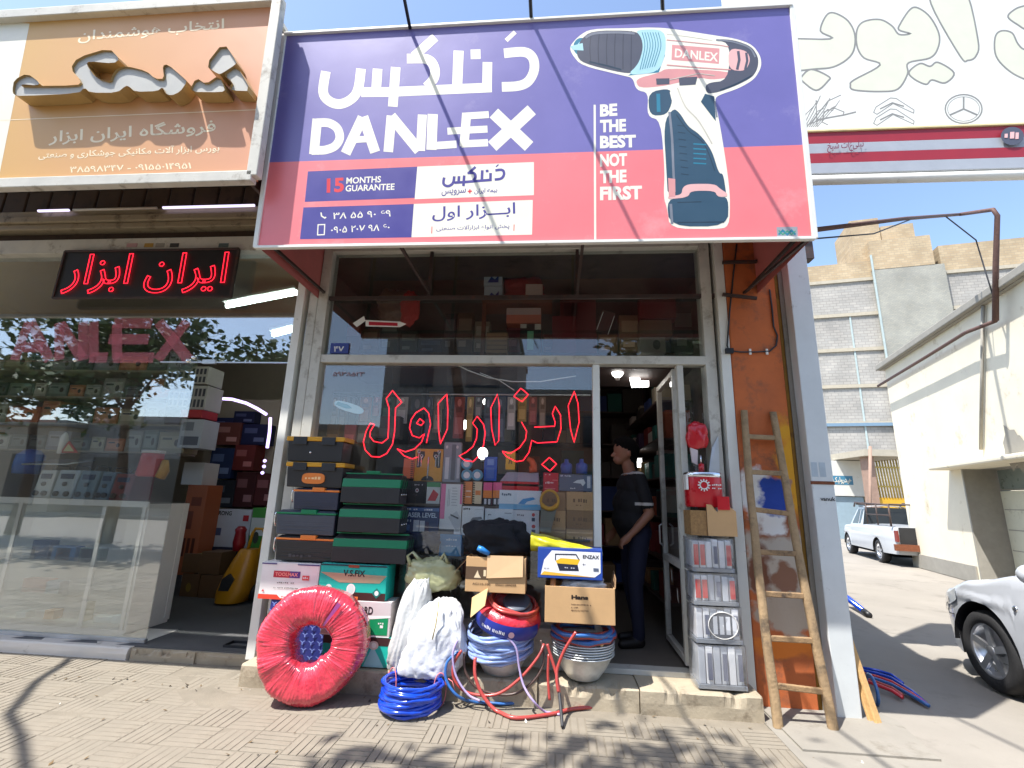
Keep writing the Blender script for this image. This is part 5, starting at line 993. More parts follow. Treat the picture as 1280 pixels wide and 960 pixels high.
n2 = neon('red neon outline lettering hanging behind the main pane, right word', [([(375,-0),(375,1)],False)][:0]+[([(175,155),(207,182),(180,213),(145,190)],True), ([(178,300),(200,340),(195,375),(170,410),(130,435),(95,425),(112,447),(155,470),(185,465),(210,430),(222,378),(245,390),(330,385),(347,330),(345,270),(322,232),(310,265),(322,300),(320,318),(232,322)],False), ([(297,452),(328,480),(300,510),(265,482)],True), ([(404,168),(420,220),(425,300),(403,388),(388,330),(378,230)],True)], .13, .0048, 'neon_sign', ZB_)
for pts in ([(708,275),(735,310),(742,345),(735,400),(715,445),(690,470),(655,465),(630,445),(660,430),(690,405),(705,370),(708,330),(688,305)], [(795,180),(803,230),(800,380),(785,400),(770,330),(766,240)]):
    P_ = [at(x, y, .13) for x, y in zc(*ZA, pts)]; q = MB(); q.tube(P_, .0048, 6, 0, True); q.obj('neon_tube', 'neon_red', n2)
for x0_, y0_, x1_, y1_ in ((491,487,490,456), (560,492,560,456), (624,492,622,460), (720,490,718,458)): q = MB(); q.tube([at(x0_,y0_,.13), at(x1_,y1_,.135)], .0015, 4); q.obj('hanging_wire', 'dark', n1)
q = MB(); q.tube([at(x, y, .14) for x, y in ((565,453),(585,463),(610,472),(640,477),(675,477),(700,473),(720,470))], .005, 6); q.tube([at(x, y, .145) for x, y in ((600,466),(625,476),(643,488))], .004, 5); tag(q.obj('cable', 'white_card'), 'white cable sagging behind the top of the main pane', 'cable')
# ---- lamps inside
glow('lamp_white', (1,.97,.92), 5)
def cfl(px, py, Y, lab, s=1.0):
    p = at(px, py, Y); e = thing('lamp_bulb', lab, 'lamp', p, 'lit bulbs inside the shop'); q = MB(); q.ball(p+V((0,0,.05*s)), (.062*s,.062*s,.07*s), 20, 12); q.obj('bulb', 'lamp_white', e); q = MB(); q.cyl(p-V((0,0,.045*s)), p+V((0,0,-.01*s)), .022*s, 12); q.obj('cap', 'white_card', e); return e
cfl(772,470,.6,'round white lit bulb hanging in the doorway',.95); cfl(580,535,1.2,'lit bulb seen through the main pane, left',.75); cfl(603,572,1.6,'lit bulb seen through the main pane, lower right',1.0); cfl(607,505,1.9,'small lit bulb high behind the main pane',.6)
q = MB(); q.poly([at(x, y, .8) for x, y in ((785,463),(796,459),(801,476),(811,476),(811,483),(790,484))], 0, (0,.02,0)); tag(q.obj('lit_panel', 'lamp_white'), 'bright white angular lit panel beside the doorway bulb', 'lamp')
q = MB(); q.poly([at(x, y, 1.4) for x, y in ((829,478),(841,477),(840,488),(828,486))], 0, (0,.02,0)); tag(q.obj('lit_panel', 'lamp_white'), 'small white lit panel at the top of the door leaf', 'lamp')
q = MB(); q.box(at(797,581,2.2)-V((0,0,.03)), at(802,573,2.2)+V((0,.02,.0))); tag(q.obj('phone_screen', 'lamp_white'), 'small bright screen behind the man', 'screen')
# ---- dim stock inside: shelving with boxes
def shelving(lab, x0, x1, y, zs, depth, axis='x'):
    e = thing('shelving', lab, 'shelf', ((x0+x1)/2, y, ZF))
    for z in zs:
        MB().box((x0,y,z-.02), (x1,y+depth,z)).obj('shelf', 'steel_dark', e)
    for xx in (x0, x1-.03): MB().box((xx,y,ZF), (xx+.03,y+.03,zs[-1])).obj('upright', 'steel_dark', e)
    return e
shelving('tall shelving along the dim back wall', -2.1, 1.4, 3.4, (.3,.8,1.3,1.8,2.3,2.8,3.3), .5)
pal = [(120,40,36),(70,66,60),(150,120,80),(40,60,110),(30,90,80),(160,150,130),(150,70,40),(60,40,70),(190,180,170),(30,30,34)]
k = 0
ORD = ('first','second','third','fourth','fifth','sixth','seventh','eighth','ninth','tenth','eleventh','twelfth','thirteenth','fourteenth','fifteenth','sixteenth','seventeenth','eighteenth','nineteenth','twentieth')
def cname(c):
    r, g, b = c; mx, mn = max(c), min(c)
    if mx-mn < 26: return 'white' if mx > 180 else ('grey' if mx > 70 else 'black')
    if r == mx: return ('tan' if g > .7*r else 'orange') if g > .5*r else 'red'
    if g == mx: return 'green'
    return 'violet' if r > .8*b else 'blue'
for zi, z in enumerate((.3,.8,1.3,1.8,2.3,2.8,3.3)):
    x = -2.05; k = 0
    while x < 1.3:
        w_ = random.uniform(.16,.4); h_ = random.uniform(.18,.4)
        if random.random() < .85:
            c_ = random.choice(pal); q = MB(); q.box((x,3.42+random.random()*.08,z+.001), (x+w_-.015,3.85,z+h_)); tag(q.obj('stock_box', pm(c_, .7), bevel=.004), '%s stock box, %s from the left on the %s back shelf' % (cname(c_), ORD[k], ORD[zi]), 'box', 'stock on the back shelving'); k += 1
        x += w_
sh2 = shelving('shelving on the right wall behind the door leaf', 1.08, 1.45, 1.0, (.5,.9,1.3,1.7,2.1,2.5), 2.2)
for zi, z in enumerate((.5,.9,1.3,1.7,2.1,2.5)):
    y = 1.02; k = 0
    while y < 3.0:
        w_ = random.uniform(.14,.35); h_ = random.uniform(.12,.32); c_ = random.choice(pal); q = MB(); q.box((1.1+random.random()*.08,y,z+.001), (1.44,y+w_-.02,z+h_)); tag(q.obj('stock_box', pm(c_, .7), bevel=.004), '%s stock box, %s from the door on the %s right hand shelf' % (cname(c_), ORD[k], ORD[zi]), 'box', 'stock on the right shelving'); y += w_; k += 1
# ---- upper window
us = thing('upper_shelf', 'shelf of goods behind the dark upper pane', 'shelf', (-.4,.7,ZT1)); MB().box((B2,.45,ZT1-.01), (J1,1.2,ZT1+.012)).obj('shelf', 'steel_dark', us)
x_ = at(604,420,.7).x; MB().box((x_-.02,.68,ZT1+.012), (x_+.02,.72,at(604,378,.7).z)).obj('upright', 'rust', us); MB().box((x_-.02,.6,at(604,380,.7).z), (at(690,380,.7).x,1.0,at(604,377,.7).z)).obj('shelf', 'rust', us)
def ub(a, b, c, d, Y, lab, col, pr=(), dp=.15): return carton('boxed_goods', lab, 'box', rect(a,b,c,d,Y), dp, col, pr, None, Y, bev=.003)
ub(605,628,338,357,.72,'blue and white box, upper one behind the dark pane',(196,210,224),[('p',0,0,0,0,(30,70,150),[(.2,.2),(.4,.6),(.6,.4),(.8,.7),(.8,.2)])]); ub(605,628,358,377,.72,'blue and white box, lower one behind the dark pane',(196,210,224),[('p',0,0,0,0,(30,70,150),[(.2,.2),(.4,.6),(.6,.4),(.8,.7),(.8,.2)])])
ub(633,676,385,404,.66,'pink and orange box in the middle behind the dark pane',(206,120,96),[('r',0,.55,1,1,(190,170,166))]); ub(657,678,355,372,.64,'small white box before the red bag behind the dark pane',(206,180,170)); ub(650,676,405,441,.62,'pack of green and black cans behind the dark pane',(30,40,38),[('r',.35,.1,.65,.75,(110,190,150)),('r',.0,.85,.3,1,(200,200,190)),('r',.7,.8,1,1,(200,200,190))]); ub(608,634,415,441,.6,'pile of small brown packets behind the dark pane',(150,126,90),[('r',0,i*.2+.15,1,i*.2+.18,(70,56,40)) for i in range(5)])
p = at(655,362,.78); q = blob('x', 0, (p.x,.8,p.z), (.22,.12,.16), 51., .25, .12, flat=False); tag(q.obj('red_sack', pm((150,36,34), .6)), 'red sack on top of the shelf behind the dark pane', 'sack')
p = at(495,382,.6); q = blob('x', 0, (p.x,.62,p.z), (.22,.1,.2), 55., .25, .14, flat=False); tag(q.obj('plastic_bag', mat('bag_brown', S(120,100,86), .35, var=.3, ns=9)), 'clear brown plastic bag left behind the dark pane', 'bag')
p = at(512,385,.5); q = blob('x', 0, (p.x,.5,p.z), (.1,.05,.17), 57., .3, .14, flat=False); tag(q.obj('red_cloth', pm((190,50,44), .6)), 'red cloth hanging in front of the brown plastic bag', 'cloth')
ub(800,845,370,398,.8,'dark red box upper right behind the dark pane',(110,34,32)); ub(800,840,400,420,.78,'brown box right behind the dark pane',(110,84,56)); ub(800,832,421,441,.76,'small grey machine box right behind the dark pane',(130,126,120),[('o',.5,.2,.8,.8,(40,40,40))]); ub(700,745,372,441,.95,'tall dark red crate behind the dark pane',(96,28,28),[('r',.1,.6,.5,.9,(60,16,16))]); ub(690,720,395,441,.9,'red and blue sack shape by the tall dark red crate',(120,36,40))
# arrow sticker and cards on the upper pane
q = MB(); q.poly([at(x, y, .094) for x, y in ((457,400),(500,402),(508,405),(500,409),(457,408))]); o = tag(q.obj('arrow_sticker', 'white_card'), 'white and red arrow sticker on the upper pane', 'sticker'); q = MB(); q.quad(at(461,406.5,.0925), at(497,407.5,.0925), at(497,403.5,.0925), at(461,402,.0925)); q.obj('printing', pm((180,30,50)), o)
q = MB(); q.poly([at(x, y, .094) for x, y in ((441,404),(455,395),(457,401),(446,409))]); tag(q.obj('paper_sticker', 'white_card'), 'torn white sticker beside the arrow sticker', 'sticker')
q = MB(); q.poly([at(x, y, .112) for x, y in ((753,387),(769,392),(760,419),(744,413))], 0, (0,.004,0)); o = tag(q.obj('hanging_card', pm((60,34,30), .6)), 'dark card with two white strips hanging behind the upper pane', 'card')
q = MB(); q.bar(at(754,390,.105), at(746,412,.105), .008, .004); q.bar(at(768,395,.105), at(760,418,.105), .008, .004); q.obj('white_strip', 'white_card', o)
q = MB(); q.text('۵۹۳۸۵۲۳', at(416,470,.09), (1,0,0), (0,0,1), .3, .045, 0, .01); tag(q.obj('window_lettering', pm((150,110,110))), 'faint phone number lettered in the pane corner', 'lettering')

# ================================================================== THE MAN IN THE DOORWAY
def person():
    MY = .78; hp = at(786,566,MY); k = 1.0
    X0 = at(790,640,MY).x; zf = ZF
    Hh = at(786,549,MY).z-zf        # standing height
    s = Hh/1.80
    prim = []   # (a, b, ra, rb, material index)  facing -x
    def seg(a, b, ra, rb, mi): prim.append((V(a)*s, V(b)*s, ra*s, rb*s, mi))
    # 0 skin 1 shirt 2 trousers 3 hair 4 shoe 5 white trim
    for sy in (-1, 1):
        y = .1*sy; f = -.04 if sy < 0 else .05
        seg((.02,y,.92), (-.015+f*.3,y,.5), .098, .068, 2); seg((-.015+f*.3,y,.5), (.03+f,y,.1), .066, .052, 2); seg((.04+f,y,.045), (-.13+f,y*1.15,.035), .045, .036, 4)
    seg((.02,-.05,.95), (.02,.05,.95), .135, .135, 2)
    seg((.0,0,1.0), (-.01,0,1.2), .158, .165, 1); seg((-.01,-.06,1.2), (-.01,.06,1.2), .15, .15, 1); seg((-.03,-.04,1.06), (-.03,.04,1.06), .15, .15, 1); seg((.0,-.08,1.36), (.0,.08,1.36), .112, .112, 1)
    seg((.01,-.15,1.42), (.01,.15,1.42), .07, .07, 1)
    seg((0,0,1.44), (-.035,0,1.57), .062, .056, 0)
    seg((-.075,0,1.66), (-.075,0,1.70), .083, .09, 0); seg((-.105,0,1.615), (-.12,0,1.6), .058, .048, 0); seg((-.16,0,1.655), (-.185,0,1.635), .02, .014, 0); seg((-.145,0,1.60), (-.165,0,1.598), .022, .014, 0)
    seg((-.055,0,1.738), (-.02,0,1.715), .098, .098, 3); seg((-.125,0,1.772), (-.06,0,1.785), .036, .05, 3); seg((.005,0,1.69), (.012,0,1.62), .086, .06, 3)
    for sy in (-1, 1): seg((-.05,.086*sy,1.665), (-.045,.09*sy,1.635), .018, .012, 0)
    # arms: near arm bent forward, far arm likewise
    for sy in (-1, 1):
        y = .205*sy; seg((.01,y*.9,1.41), (.05,y*1.12,1.2), .06, .057, 1); seg((.05,y*1.12,1.2), (.065,y*1.15,1.12), .042, .042, 0); seg((.065,y*1.15,1.12), (-.06,y*1.02,.975), .043, .034, 0); seg((-.06,y*1.02,.975), (-.125,y*.95,.915), .033, .028, 0)
        seg((-.13,y*.95,.905), (-.165,y*.9,.875), .036, .034, 0)
        for j in range(4): seg((-.165,y*.9+(j-1.5)*.02,.88), (-.195+.006*abs(j-1.5),y*.88+(j-1.5)*.02,.845), .0105, .01, 0); seg((-.195,y*.88+(j-1.5)*.02,.845), (-.18,y*.88+(j-1.5)*.018,.815), .0098, .0085, 0)
        seg((-.14,y*.82,.9), (-.18,y*.74,.875), .013, .011, 0)
    q = MB()
    for a, b, ra, rb, mi in prim:
        n = 7; d = b-a; L = d.length; pts = []; rr = []
        dn = d.normalized() if L > 1e-6 else V((0,0,1))
        for i in range(4): t = pi/2*i/4; pts.append(a-dn*ra*cos(t)); rr.append(max(.002, ra*sin(t)))
        for i in range(n+1): pts.append(a.lerp(b, i/n)); rr.append(ra+(rb-ra)*i/n)
        for i in range(1, 5): t = pi/2*i/4; pts.append(b+dn*rb*sin(t)); rr.append(max(.002, rb*cos(t)))
        q.tube(pts, rr, 16)
    me = q.mesh('tmp', []); to = bpy.data.objects.new('tmp', me); COL.objects.link(to)
    r = to.modifiers.new('r', 'REMESH'); r.mode = 'VOXEL'; r.voxel_size = .0085*s; sm = to.modifiers.new('s', 'SMOOTH'); sm.factor = .5; sm.iterations = 6
    dg = bpy.context.evaluated_depsgraph_get(); m2 = bpy.data.meshes.new_from_object(to.evaluated_get(dg)); bpy.data.objects.remove(to)
    m2.name = 'person'
    for nm in (mat('skin', S(150,104,80), .5, var=.08), mat('shirt_black', S(20,20,24), .85, var=.2, bump=.2, bs=150), mat('trousers_navy', S(24,28,52), .85, var=.2, bump=.2, bs=120), mat('hair', S(14,12,11), .85, var=.3, bump=.6, bs=160, spec=.15), mat('shoe', S(24,22,22), .5), mat('white_trim', S(190,188,184), .8)): m2.materials.append(nm)
    co = [v.co for v in m2.vertices]
    for p in m2.polygons:
        c = p.center; best = (9, 0)
        for a, b, ra, rb, mi in prim:
            d = b-a; t = max(0, min(1, (c-a).dot(d)/max(d.dot(d), 1e-9))); dist = (c-a-d*t).length-(ra+(rb-ra)*t)+(.012*noise.noise(c*45)-.004 if mi == 3 else 0)
            if dist < best[0]: best = (dist, mi, t)
        mi = best[1]; p.use_smooth = True
        if mi == 1:
            for sy in (-1, 1):
                if abs(c.y) > .2*s and 1.185*s < c.z < 1.21*s: mi = 5
            if 1.465*s < c.z < 1.49*s: mi = 5
        if mi == 0 and 1.465*s < c.z < 1.478*s: mi = 5
        p.material_index = mi
    o = bpy.data.objects.new('person', m2); COL.objects.link(o); o.location = (X0, MY, zf); o.rotation_euler = (0, 0, radians(14))
    tag(o, 'man in black polo shirt and navy trousers standing in the doorway, facing left', 'person')
    ORG['person'] = V((0,0,0))
person()

# ---- more stock: behind the dark upper pane and hung in the main window
rnd = random.Random(77); x = 428; k = 0
upal = [(96,30,30),(120,90,60),(60,56,60),(140,60,40),(40,50,80),(150,140,120),(90,70,50),(110,40,50),(70,80,70)]
while x < 868:
    w_ = rnd.randint(16,34); h_ = rnd.randint(18,60); c_ = rnd.choice(upal)
    ub(x, x+w_-2, 441-h_, 441, 1.05, 'stock box %s from the left in the back row behind the dark upper pane' % ORD[k], c_, [('r',.1,.55,.9,.85,tuple(min(255,v+50) for v in c_)), ('r',.15,.15,.6,.3,tuple(min(255,v+80) for v in c_))], .12); x += w_; k += 1
    if k > 19: break
MB().box((B2,1.03,ZT1+.012), (J1,1.3,at(650,441,1.05).z)).obj('riser', 'steel_dark', us)
x = 412; k = 0; rail = thing('hanging_rail', 'steel rail of carded goods high behind the main pane', 'rail', at(580,500,.9)); q = MB(); q.cyl(at(404,492,.9), at(738,494,.9), .01, 8); q.obj('rail', 'aluminium', rail)
hp = [(150,60,50),(60,70,90),(180,150,60),(120,120,120),(190,190,186),(50,100,80),(160,90,50),(40,40,44),(130,110,90)]
while x < 738 and k < 20:
    w_ = rnd.randint(11,20); h_ = rnd.randint(26,62); c_ = rnd.choice(hp)
    wbox(x, x+w_-3, 496, 496+h_, .9, 'carded pack %s from the left on the high rail behind the pane' % ORD[k], c_, [('r',.15,.1,.85,.5,tuple(min(255,v+45) for v in c_)), ('r',.2,.62,.8,.74,tuple(max(0,v-40) for v in c_)), ('o',.3,.76,.7,.95,tuple(min(255,v+70) for v in c_))], depth=.02, name='carded_pack', cat='pack'); x += w_; k += 1
# ================================================================== NEIGHBOURING SHOP (left)
GY = .27; LX = -8.2; FZ = .1
mat('shutter_beige', S(150,138,116), .5, var=.12, dirt=(S(90,78,62), .35, 5)); mat('brown_rib', S(66,50,40), .7, var=.25, dirt=(S(36,28,24), .4, 6))
mat('wall_cream', S(168,156,138), .85, var=.06); mat('grey_floor', S(84,84,84), .7, var=.15)
nb = thing('neighbour_shop', 'neighbouring tool shop with frameless glass front and roller shutter housing', 'shop', (-5,.3,0))
zq = lambda py, Y=.2: at(170, py, Y).z
part('floor', (LX,.2,0), (A1-.06,5,FZ-.003), 'grey_floor', nb, 0); part('ceiling', (LX,.4,4.0), (A1-.06,5,4.1), 'wall_cream', nb, 0)
part('back_wall', (LX,4.2,0), (A1-.06,4.3,4.0), 'wall_cream', nb, 0); part('side_wall', (LX-.1,.2,0), (LX,4.3,5.4), 'wall_cream', nb, 0); part('party_wall', (A1-.062,.25,0), (A1-.052,4.3,5.4), 'wall_cream', nb, 0)
part('upper_wall', (LX,.22,zq(232)), (A1-.06,.4,5.45), 'plaster_dark', nb, 0); part('roof', (LX,.2,5.45), (A1-.11,5,5.6), 'concrete', nb, 0)
part('header', (LX,.18,zq(316)), (A1,.36,zq(299)), 'dirty_white', nb); part('shutter_gap', (LX,.26,zq(298.5)), (A1,.36,zq(288)), 'brown_rib', nb, 0)
for a, b, yy_ in ((287,280,.16), (279.5,272,.13), (271.5,264,.16)): part('shutter_slat', (LX,yy_,zq(a)), (A1,.36,zq(b)), 'shutter_beige', nb, .008)
zr0, zr1 = zq(263), zq(236)
i = 0; x = A1-.3
while x > LX: part('rib_panel', (x,.2,zr0), (x+.265,.26,zr1), 'brown_rib', nb, .012); x -= .285; i += 1
part('end_block', (A1-.14,.05,zq(262)), (A1+.02,.24,zq(236)), 'concrete', nb)
for a, b, mi in ((48,86,0), (92,196,1), (204,318,0)):
    q = MB(); q.cyl(at(a,265-a*.026,.12), at(b,265-b*.026,.12), .014, 8); q.obj('light_tube', glow('tube_violet', (.75,.66,1), .75) if mi == 0 else mat('tube_off', S(196,190,180), .4), nb)
for a, b, c_ in ((158,172,(190,150,150)), (180,192,(176,140,60)), (194,206,(150,146,136)), (212,224,(60,60,58)), (273,286,(90,110,110))):
    p0, p1 = at(a,309,.178), at(b,304,.178); MB().box((p0.x,.176,p0.z), (p1.x,.1795,p1.z)).obj('sticker', pm(c_), nb)
ze = at(200,453,GY).z; xg = at(247,452,GY).x
MB().box((LX,GY,ze+.01), (A1-.01,GY+.01,zq(316,.27))).obj('upper_pane', 'pane_left', nb)
MB().box((LX,GY,FZ+.03), (xg,GY+.01,ze)).obj('glass_panel', 'pane_left', nb)
MB().box((LX,GY-.01,FZ), (xg+.0,GY+.025,FZ+.03)).obj('bottom_rail', 'aluminium', nb)
MB().box((at(201,452,GY).x,GY-.006,ze-.002), (A1,GY+.016,ze+.01)).obj('door_rail', 'aluminium', nb)
for x_, y_ in ((95,450), (236,451), (243,447)):
    q = MB(); p = at(x_, y_, GY-.004); q.lathe([(0,.02),(.018,.02),(.022,.012),(.022,0)], p, 16, 0, Matrix.Rotation(radians(90), 3, 'X')); q.obj('glass_clamp', 'chrome', nb)
MB().box((at(254,450,GY).x,GY-.012,ze-.012), (at(270,450,GY).x,GY+.02,ze+.03)).obj('glass_clamp', 'aluminium', nb)
# pink film letters on the upper pane
def film_letters():
    m = bpy.data.materials.new('pink_film'); m.use_nodes = True; t = m.node_tree
    b = t.nodes['Principled BSDF']; b.inputs['Base Color'].default_value = (*S(226,120,136), 1); b.inputs['Roughness'].default_value = .4; b.inputs['Alpha'].default_value = .38; MATS['pink_film'] = m
film_letters()
DZ = lambda pts: [at(*p, GY-.003) for p in pts]
for strokes in (([(-70,405),(-70,450)], [(-66,406),(-40,410),(-32,428),(-44,446),(-68,450)]), ([(18,450),(36,402)], [(38,402),(62,450)], [(28,434),(54,434)]), ([(74,450),(74,403)], [(76,405),(102,448)], [(104,450),(104,402)]), ([(117,402),(117,446)], [(112,447),(134,447)]), ([(146,405),(146,448)], [(142,404),(190,404)], [(136,424),(186,424)], [(142,447),(192,447)]), ([(198,402),(236,450)], [(234,401),(197,450)])):
    q = MB()
    for j, s_ in enumerate(strokes):
        for a, b in zip(s_[:-1], s_[1:]):
            pa, pb = at(*a, GY-.003-.0007*j), at(*b, GY-.003-.0007*j); d = (pb-pa).normalized(); nn = V((-d.z,0,d.x))*.055; q.quad(pa-nn, pb-nn, pb+nn, pa+nn)
    q.obj('film_letter', 'pink_film', nb)
# LED board
bt = [at(77,317,.16), at(301,312,.16), at(290,375,.16), at(65,372,.16)]
lb = thing('led_board', 'black board with red lit lettering under the shutter housing', 'lit sign', (bt[3]+bt[2])/2)
x0, x1, z0, z1 = bt[3].x+.05, bt[1].x, (bt[3].z+bt[2].z)/2, (bt[0].z+bt[1].z)/2
MB().box((x0,.13,z0), (x1,.165,z1)).obj('board', 'black', lb, bevel=.004)
q = MB()
for a, b in (((x0,z0),(x1,z0)), ((x0,z1),(x1,z1)), ((x0,z0),(x0,z1)), ((x1,z0),(x1,z1))): q.bar((a[0],.13,a[1]), (b[0],.13,b[1]), .02)
q.obj('frame', 'steel_dark', lb)
q = MB(); W_ = x1-x0; q.text(fa('ایران ابزار'), (x0+W_*.04,.118,z0+.04), (1,0,0), (0,0,1), W_*.92, (z1-z0)-.08, 0, 0, .009); q.obj('lettering', 'neon_red', lb)
# display cabinet
CY = .42; cz0, cz1 = FZ, at(190,630,CY).z; cxr = at(186,640,CY).x
cb = thing('display_cabinet', 'glass display cabinet with white end panel behind the neighbour glass', 'cabinet', (-5,.6,FZ))
dx = at(237,630,.98).x
q = MB(); q.poly([(cxr,CY,FZ+.02),(cxr,CY,cz1),(dx,.98,cz1),(dx,.98,FZ+.02)], 0, (-.02,.0,0)); q.obj('end_panel', mat('melamine', S(232,226,216), .4, var=.03), cb)
MB().box((LX+.4,CY-.005,cz1), (cxr-.02,.95,cz1+.02)).obj('top_glass', 'pane_main', cb); MB().box((LX+.4,CY,FZ+.06), (cxr-.025,CY+.008,cz1)).obj('front_glass', 'pane_main', cb); MB().box((LX+.4,CY,FZ), (cxr-.022,.95,FZ+.05)).obj('base', 'melamine', cb)
MB().box((LX+.4,.9,FZ+.05), (cxr-.02,.95,cz1)).obj('back', 'melamine', cb); MB().box((LX+.4,CY-.016,cz1-.035), (cxr,CY-.0125,cz1+.022)).obj('top_edge', 'melamine', cb)
for k, z in enumerate((.42,.72)): MB().box((LX+.4,CY+.02,z), (cxr-.03,.88,z+.008)).obj('glass_shelf', 'pane_main', cb)
for px_ in (10, 118): MB().box((at(px_,700,CY).x-.02,CY-.012,FZ+.05), (at(px_,700,CY).x+.02,CY-.001,cz1)).obj('upright', 'melamine', cb)
MB().box((cxr-.06,CY-.012,FZ+.05), (cxr-.025,CY-.001,cz1)).obj('upright', 'melamine', cb)
for k, (a, b, c, d, col, lab) in enumerate(((35,52,655,664,(226,226,226),'white'), (78,96,650,662,(200,80,70),'red and white'), (40,62,672,692,(40,66,110),'navy'), (66,96,676,690,(40,110,170),'blue'), (100,125,682,695,(150,170,160),'pale green'), (110,132,640,652,(214,214,210),'small white'), (60,78,712,722,(170,180,190),'grey'), (28,60,722,734,(206,150,140),'pinkish'), (118,140,764,772,(206,216,220),'pale'), (140,156,764,774,(206,220,226),'pale blue'), (100,107,750,774,(206,190,150),'upright beige'), (56,68,756,768,(190,130,40),'orange brown'), (20,32,762,770,(190,200,200),'grey white'))):
    R = rect(a,b,c,d,.6); zs = FZ+.051 if c > 735 else (.4285 if c > 695 else .7285); hgt = R[3]-R[2]
    q = MB(); q.box((R[0],.6,zs), (R[1],.7,zs+max(.03,hgt))); tag(q.obj('display_item', pm(col, .5), bevel=.005), lab+' packet on a shelf inside the glass cabinet', 'packet', 'packets in the glass cabinet')
# machines on the cabinet
for k, (a, b, c, d, col, lab) in enumerate(((42,63,587,624,(196,196,188),'white welding machine with two sockets, leftmost on the cabinet'), (66,92,587,624,(184,190,190),'light grey welding machine next to the leftmost one'), (94,118,588,624,(104,124,132),'slate grey welding machine in the middle of the cabinet'), (121,137,590,624,(96,120,136),'narrow blue grey welding machine on the cabinet'), (138,162,592,625,(110,26,32),'dark red welding machine at the cabinet end'))):
    R = rect(a,b,c,d,.5); x0, x1, _, z1 = R; z0 = cz1+.021; e = thing('welding_machine', lab, 'welding machine', ((x0+x1)/2,.5,z0), 'welding machines on the glass cabinet')
    q = MB(); q.add([(x0,.5,z0),(x1,.5,z0),(x1,.8,z0),(x0,.8,z0),(x0,.54,z1),(x1,.54,z1),(x1,.8,z1),(x0,.8,z1)], [(3,2,1,0),(4,5,6,7),(0,1,5,4),(1,2,6,5),(2,3,7,6),(3,0,4,7)]); q.obj('casing', pm(col, .45), e, bevel=.012)
    W_ = x1-x0; H_ = z1-z0
    for u in (.25, .75): q = MB(); q.cyl((x0+W_*u,.512,z0+H_*.16), (x0+W_*u,.485,z0+H_*.165), .026, 14); q.obj('socket', 'black', e)
    q = MB(); q.cyl((x0+W_*.5,.525,z0+H_*.5), (x0+W_*.5,.505,z0+H_*.5), .022, 14); q.obj('dial', pm((60,60,64)), e)
    MB().box((x0+W_*.2,.52,z0+H_*.68), (x0+W_*.8,.5335,z0+H_*.86)).obj('display', pm((40,60,90), .2), e)
    q = MB(); q.tube([((x0+x1)/2,.58,z1),((x0+x1)/2,.6,z1+.05),((x0+x1)/2,.74,z1+.05),((x0+x1)/2,.76,z1)], .012, 8); q.obj('handle', 'black', e)
p = at(184,596,.6); q = MB(); q.lathe([(0,0),(.1,0),(.12,.02),(.1,.22),(.098,.24),(.0,.24)], V((p.x,.62,p.z)), 28); e = tag(q.obj('red_drum', 'red_plastic'), 'red drum standing at the end of the glass cabinet', 'drum'); q = MB(); q.lathe([(0,.24),(.104,.24),(.104,.27),(0,.275)], V((p.x,.62,p.z)), 28); q.obj('lid', pm((216,206,204)), e)
p = at(27,592,.7); q = MB(); q.lathe([(0,0),(.12,0),(.13,.1),(.12,.2),(.06,.26),(0,.27)], V((p.x,.75,p.z)), 28); tag(q.obj('blue_can', pm((24,84,170), .35)), 'bright blue can at the left end of the cabinet', 'can')
q = MB(); a, b = at(28,579,.5), at(82,579,.5); q.add([(a.x,.5,a.z),(b.x,.5,b.z),(b.x+.06,.75,b.z+.06),(a.x+.06,.75,a.z+.06)], [(0,1,2,3)]); q.add([(a.x,.5,a.z-.02),(b.x,.5,b.z-.02),(b.x+.06,.75,b.z+.04),(a.x+.06,.75,a.z+.04)], [(3,2,1,0)]); e = tag(q.obj('solar_panel', pm((50,62,80), .2)), 'flat grey solar panel lying on the machines', 'solar panel'); q = MB(); q.tube([(a.x,.5,a.z-.01),(b.x,.5,b.z-.01),(b.x+.06,.75,b.z+.05),(a.x+.06,.75,a.z+.05)], .008, 5, 0, True); q.obj('frame', 'aluminium', e)
p = at(76,567,.62); q = MB(); q.lathe([(0,0),(.035,0),(.036,.14),(.03,.19),(.012,.22),(0,.23)], p, 20); tag(q.obj('white_canister', 'white_card'), 'slim white canister beside the warning triangle', 'canister')
q = MB(); tri = [at(75,566,.6), at(97,566,.6), at(86,551,.6)]; q.poly(tri, 0, (0,.01,0)); e = tag(q.obj('warning_triangle', pm((190,40,44))), 'warning triangle with red border on the cabinet', 'triangle'); c_ = (tri[0]+tri[1]+tri[2])/3; q = MB(); q.poly([c_+(t-c_)*.62+V((0,-.003,0)) for t in tri]); q.obj('centre', pm((206,206,150)), e)
p = at(206,582,.62); q = MB(); q.tube([at(207,575,.6), at(205,588,.6), at(200,597,.6)], [.03,.05,.05], 12); tag(q.obj('drill', pm((196,140,40), .4)), 'yellow drill standing at the right end of the cabinet', 'drill')
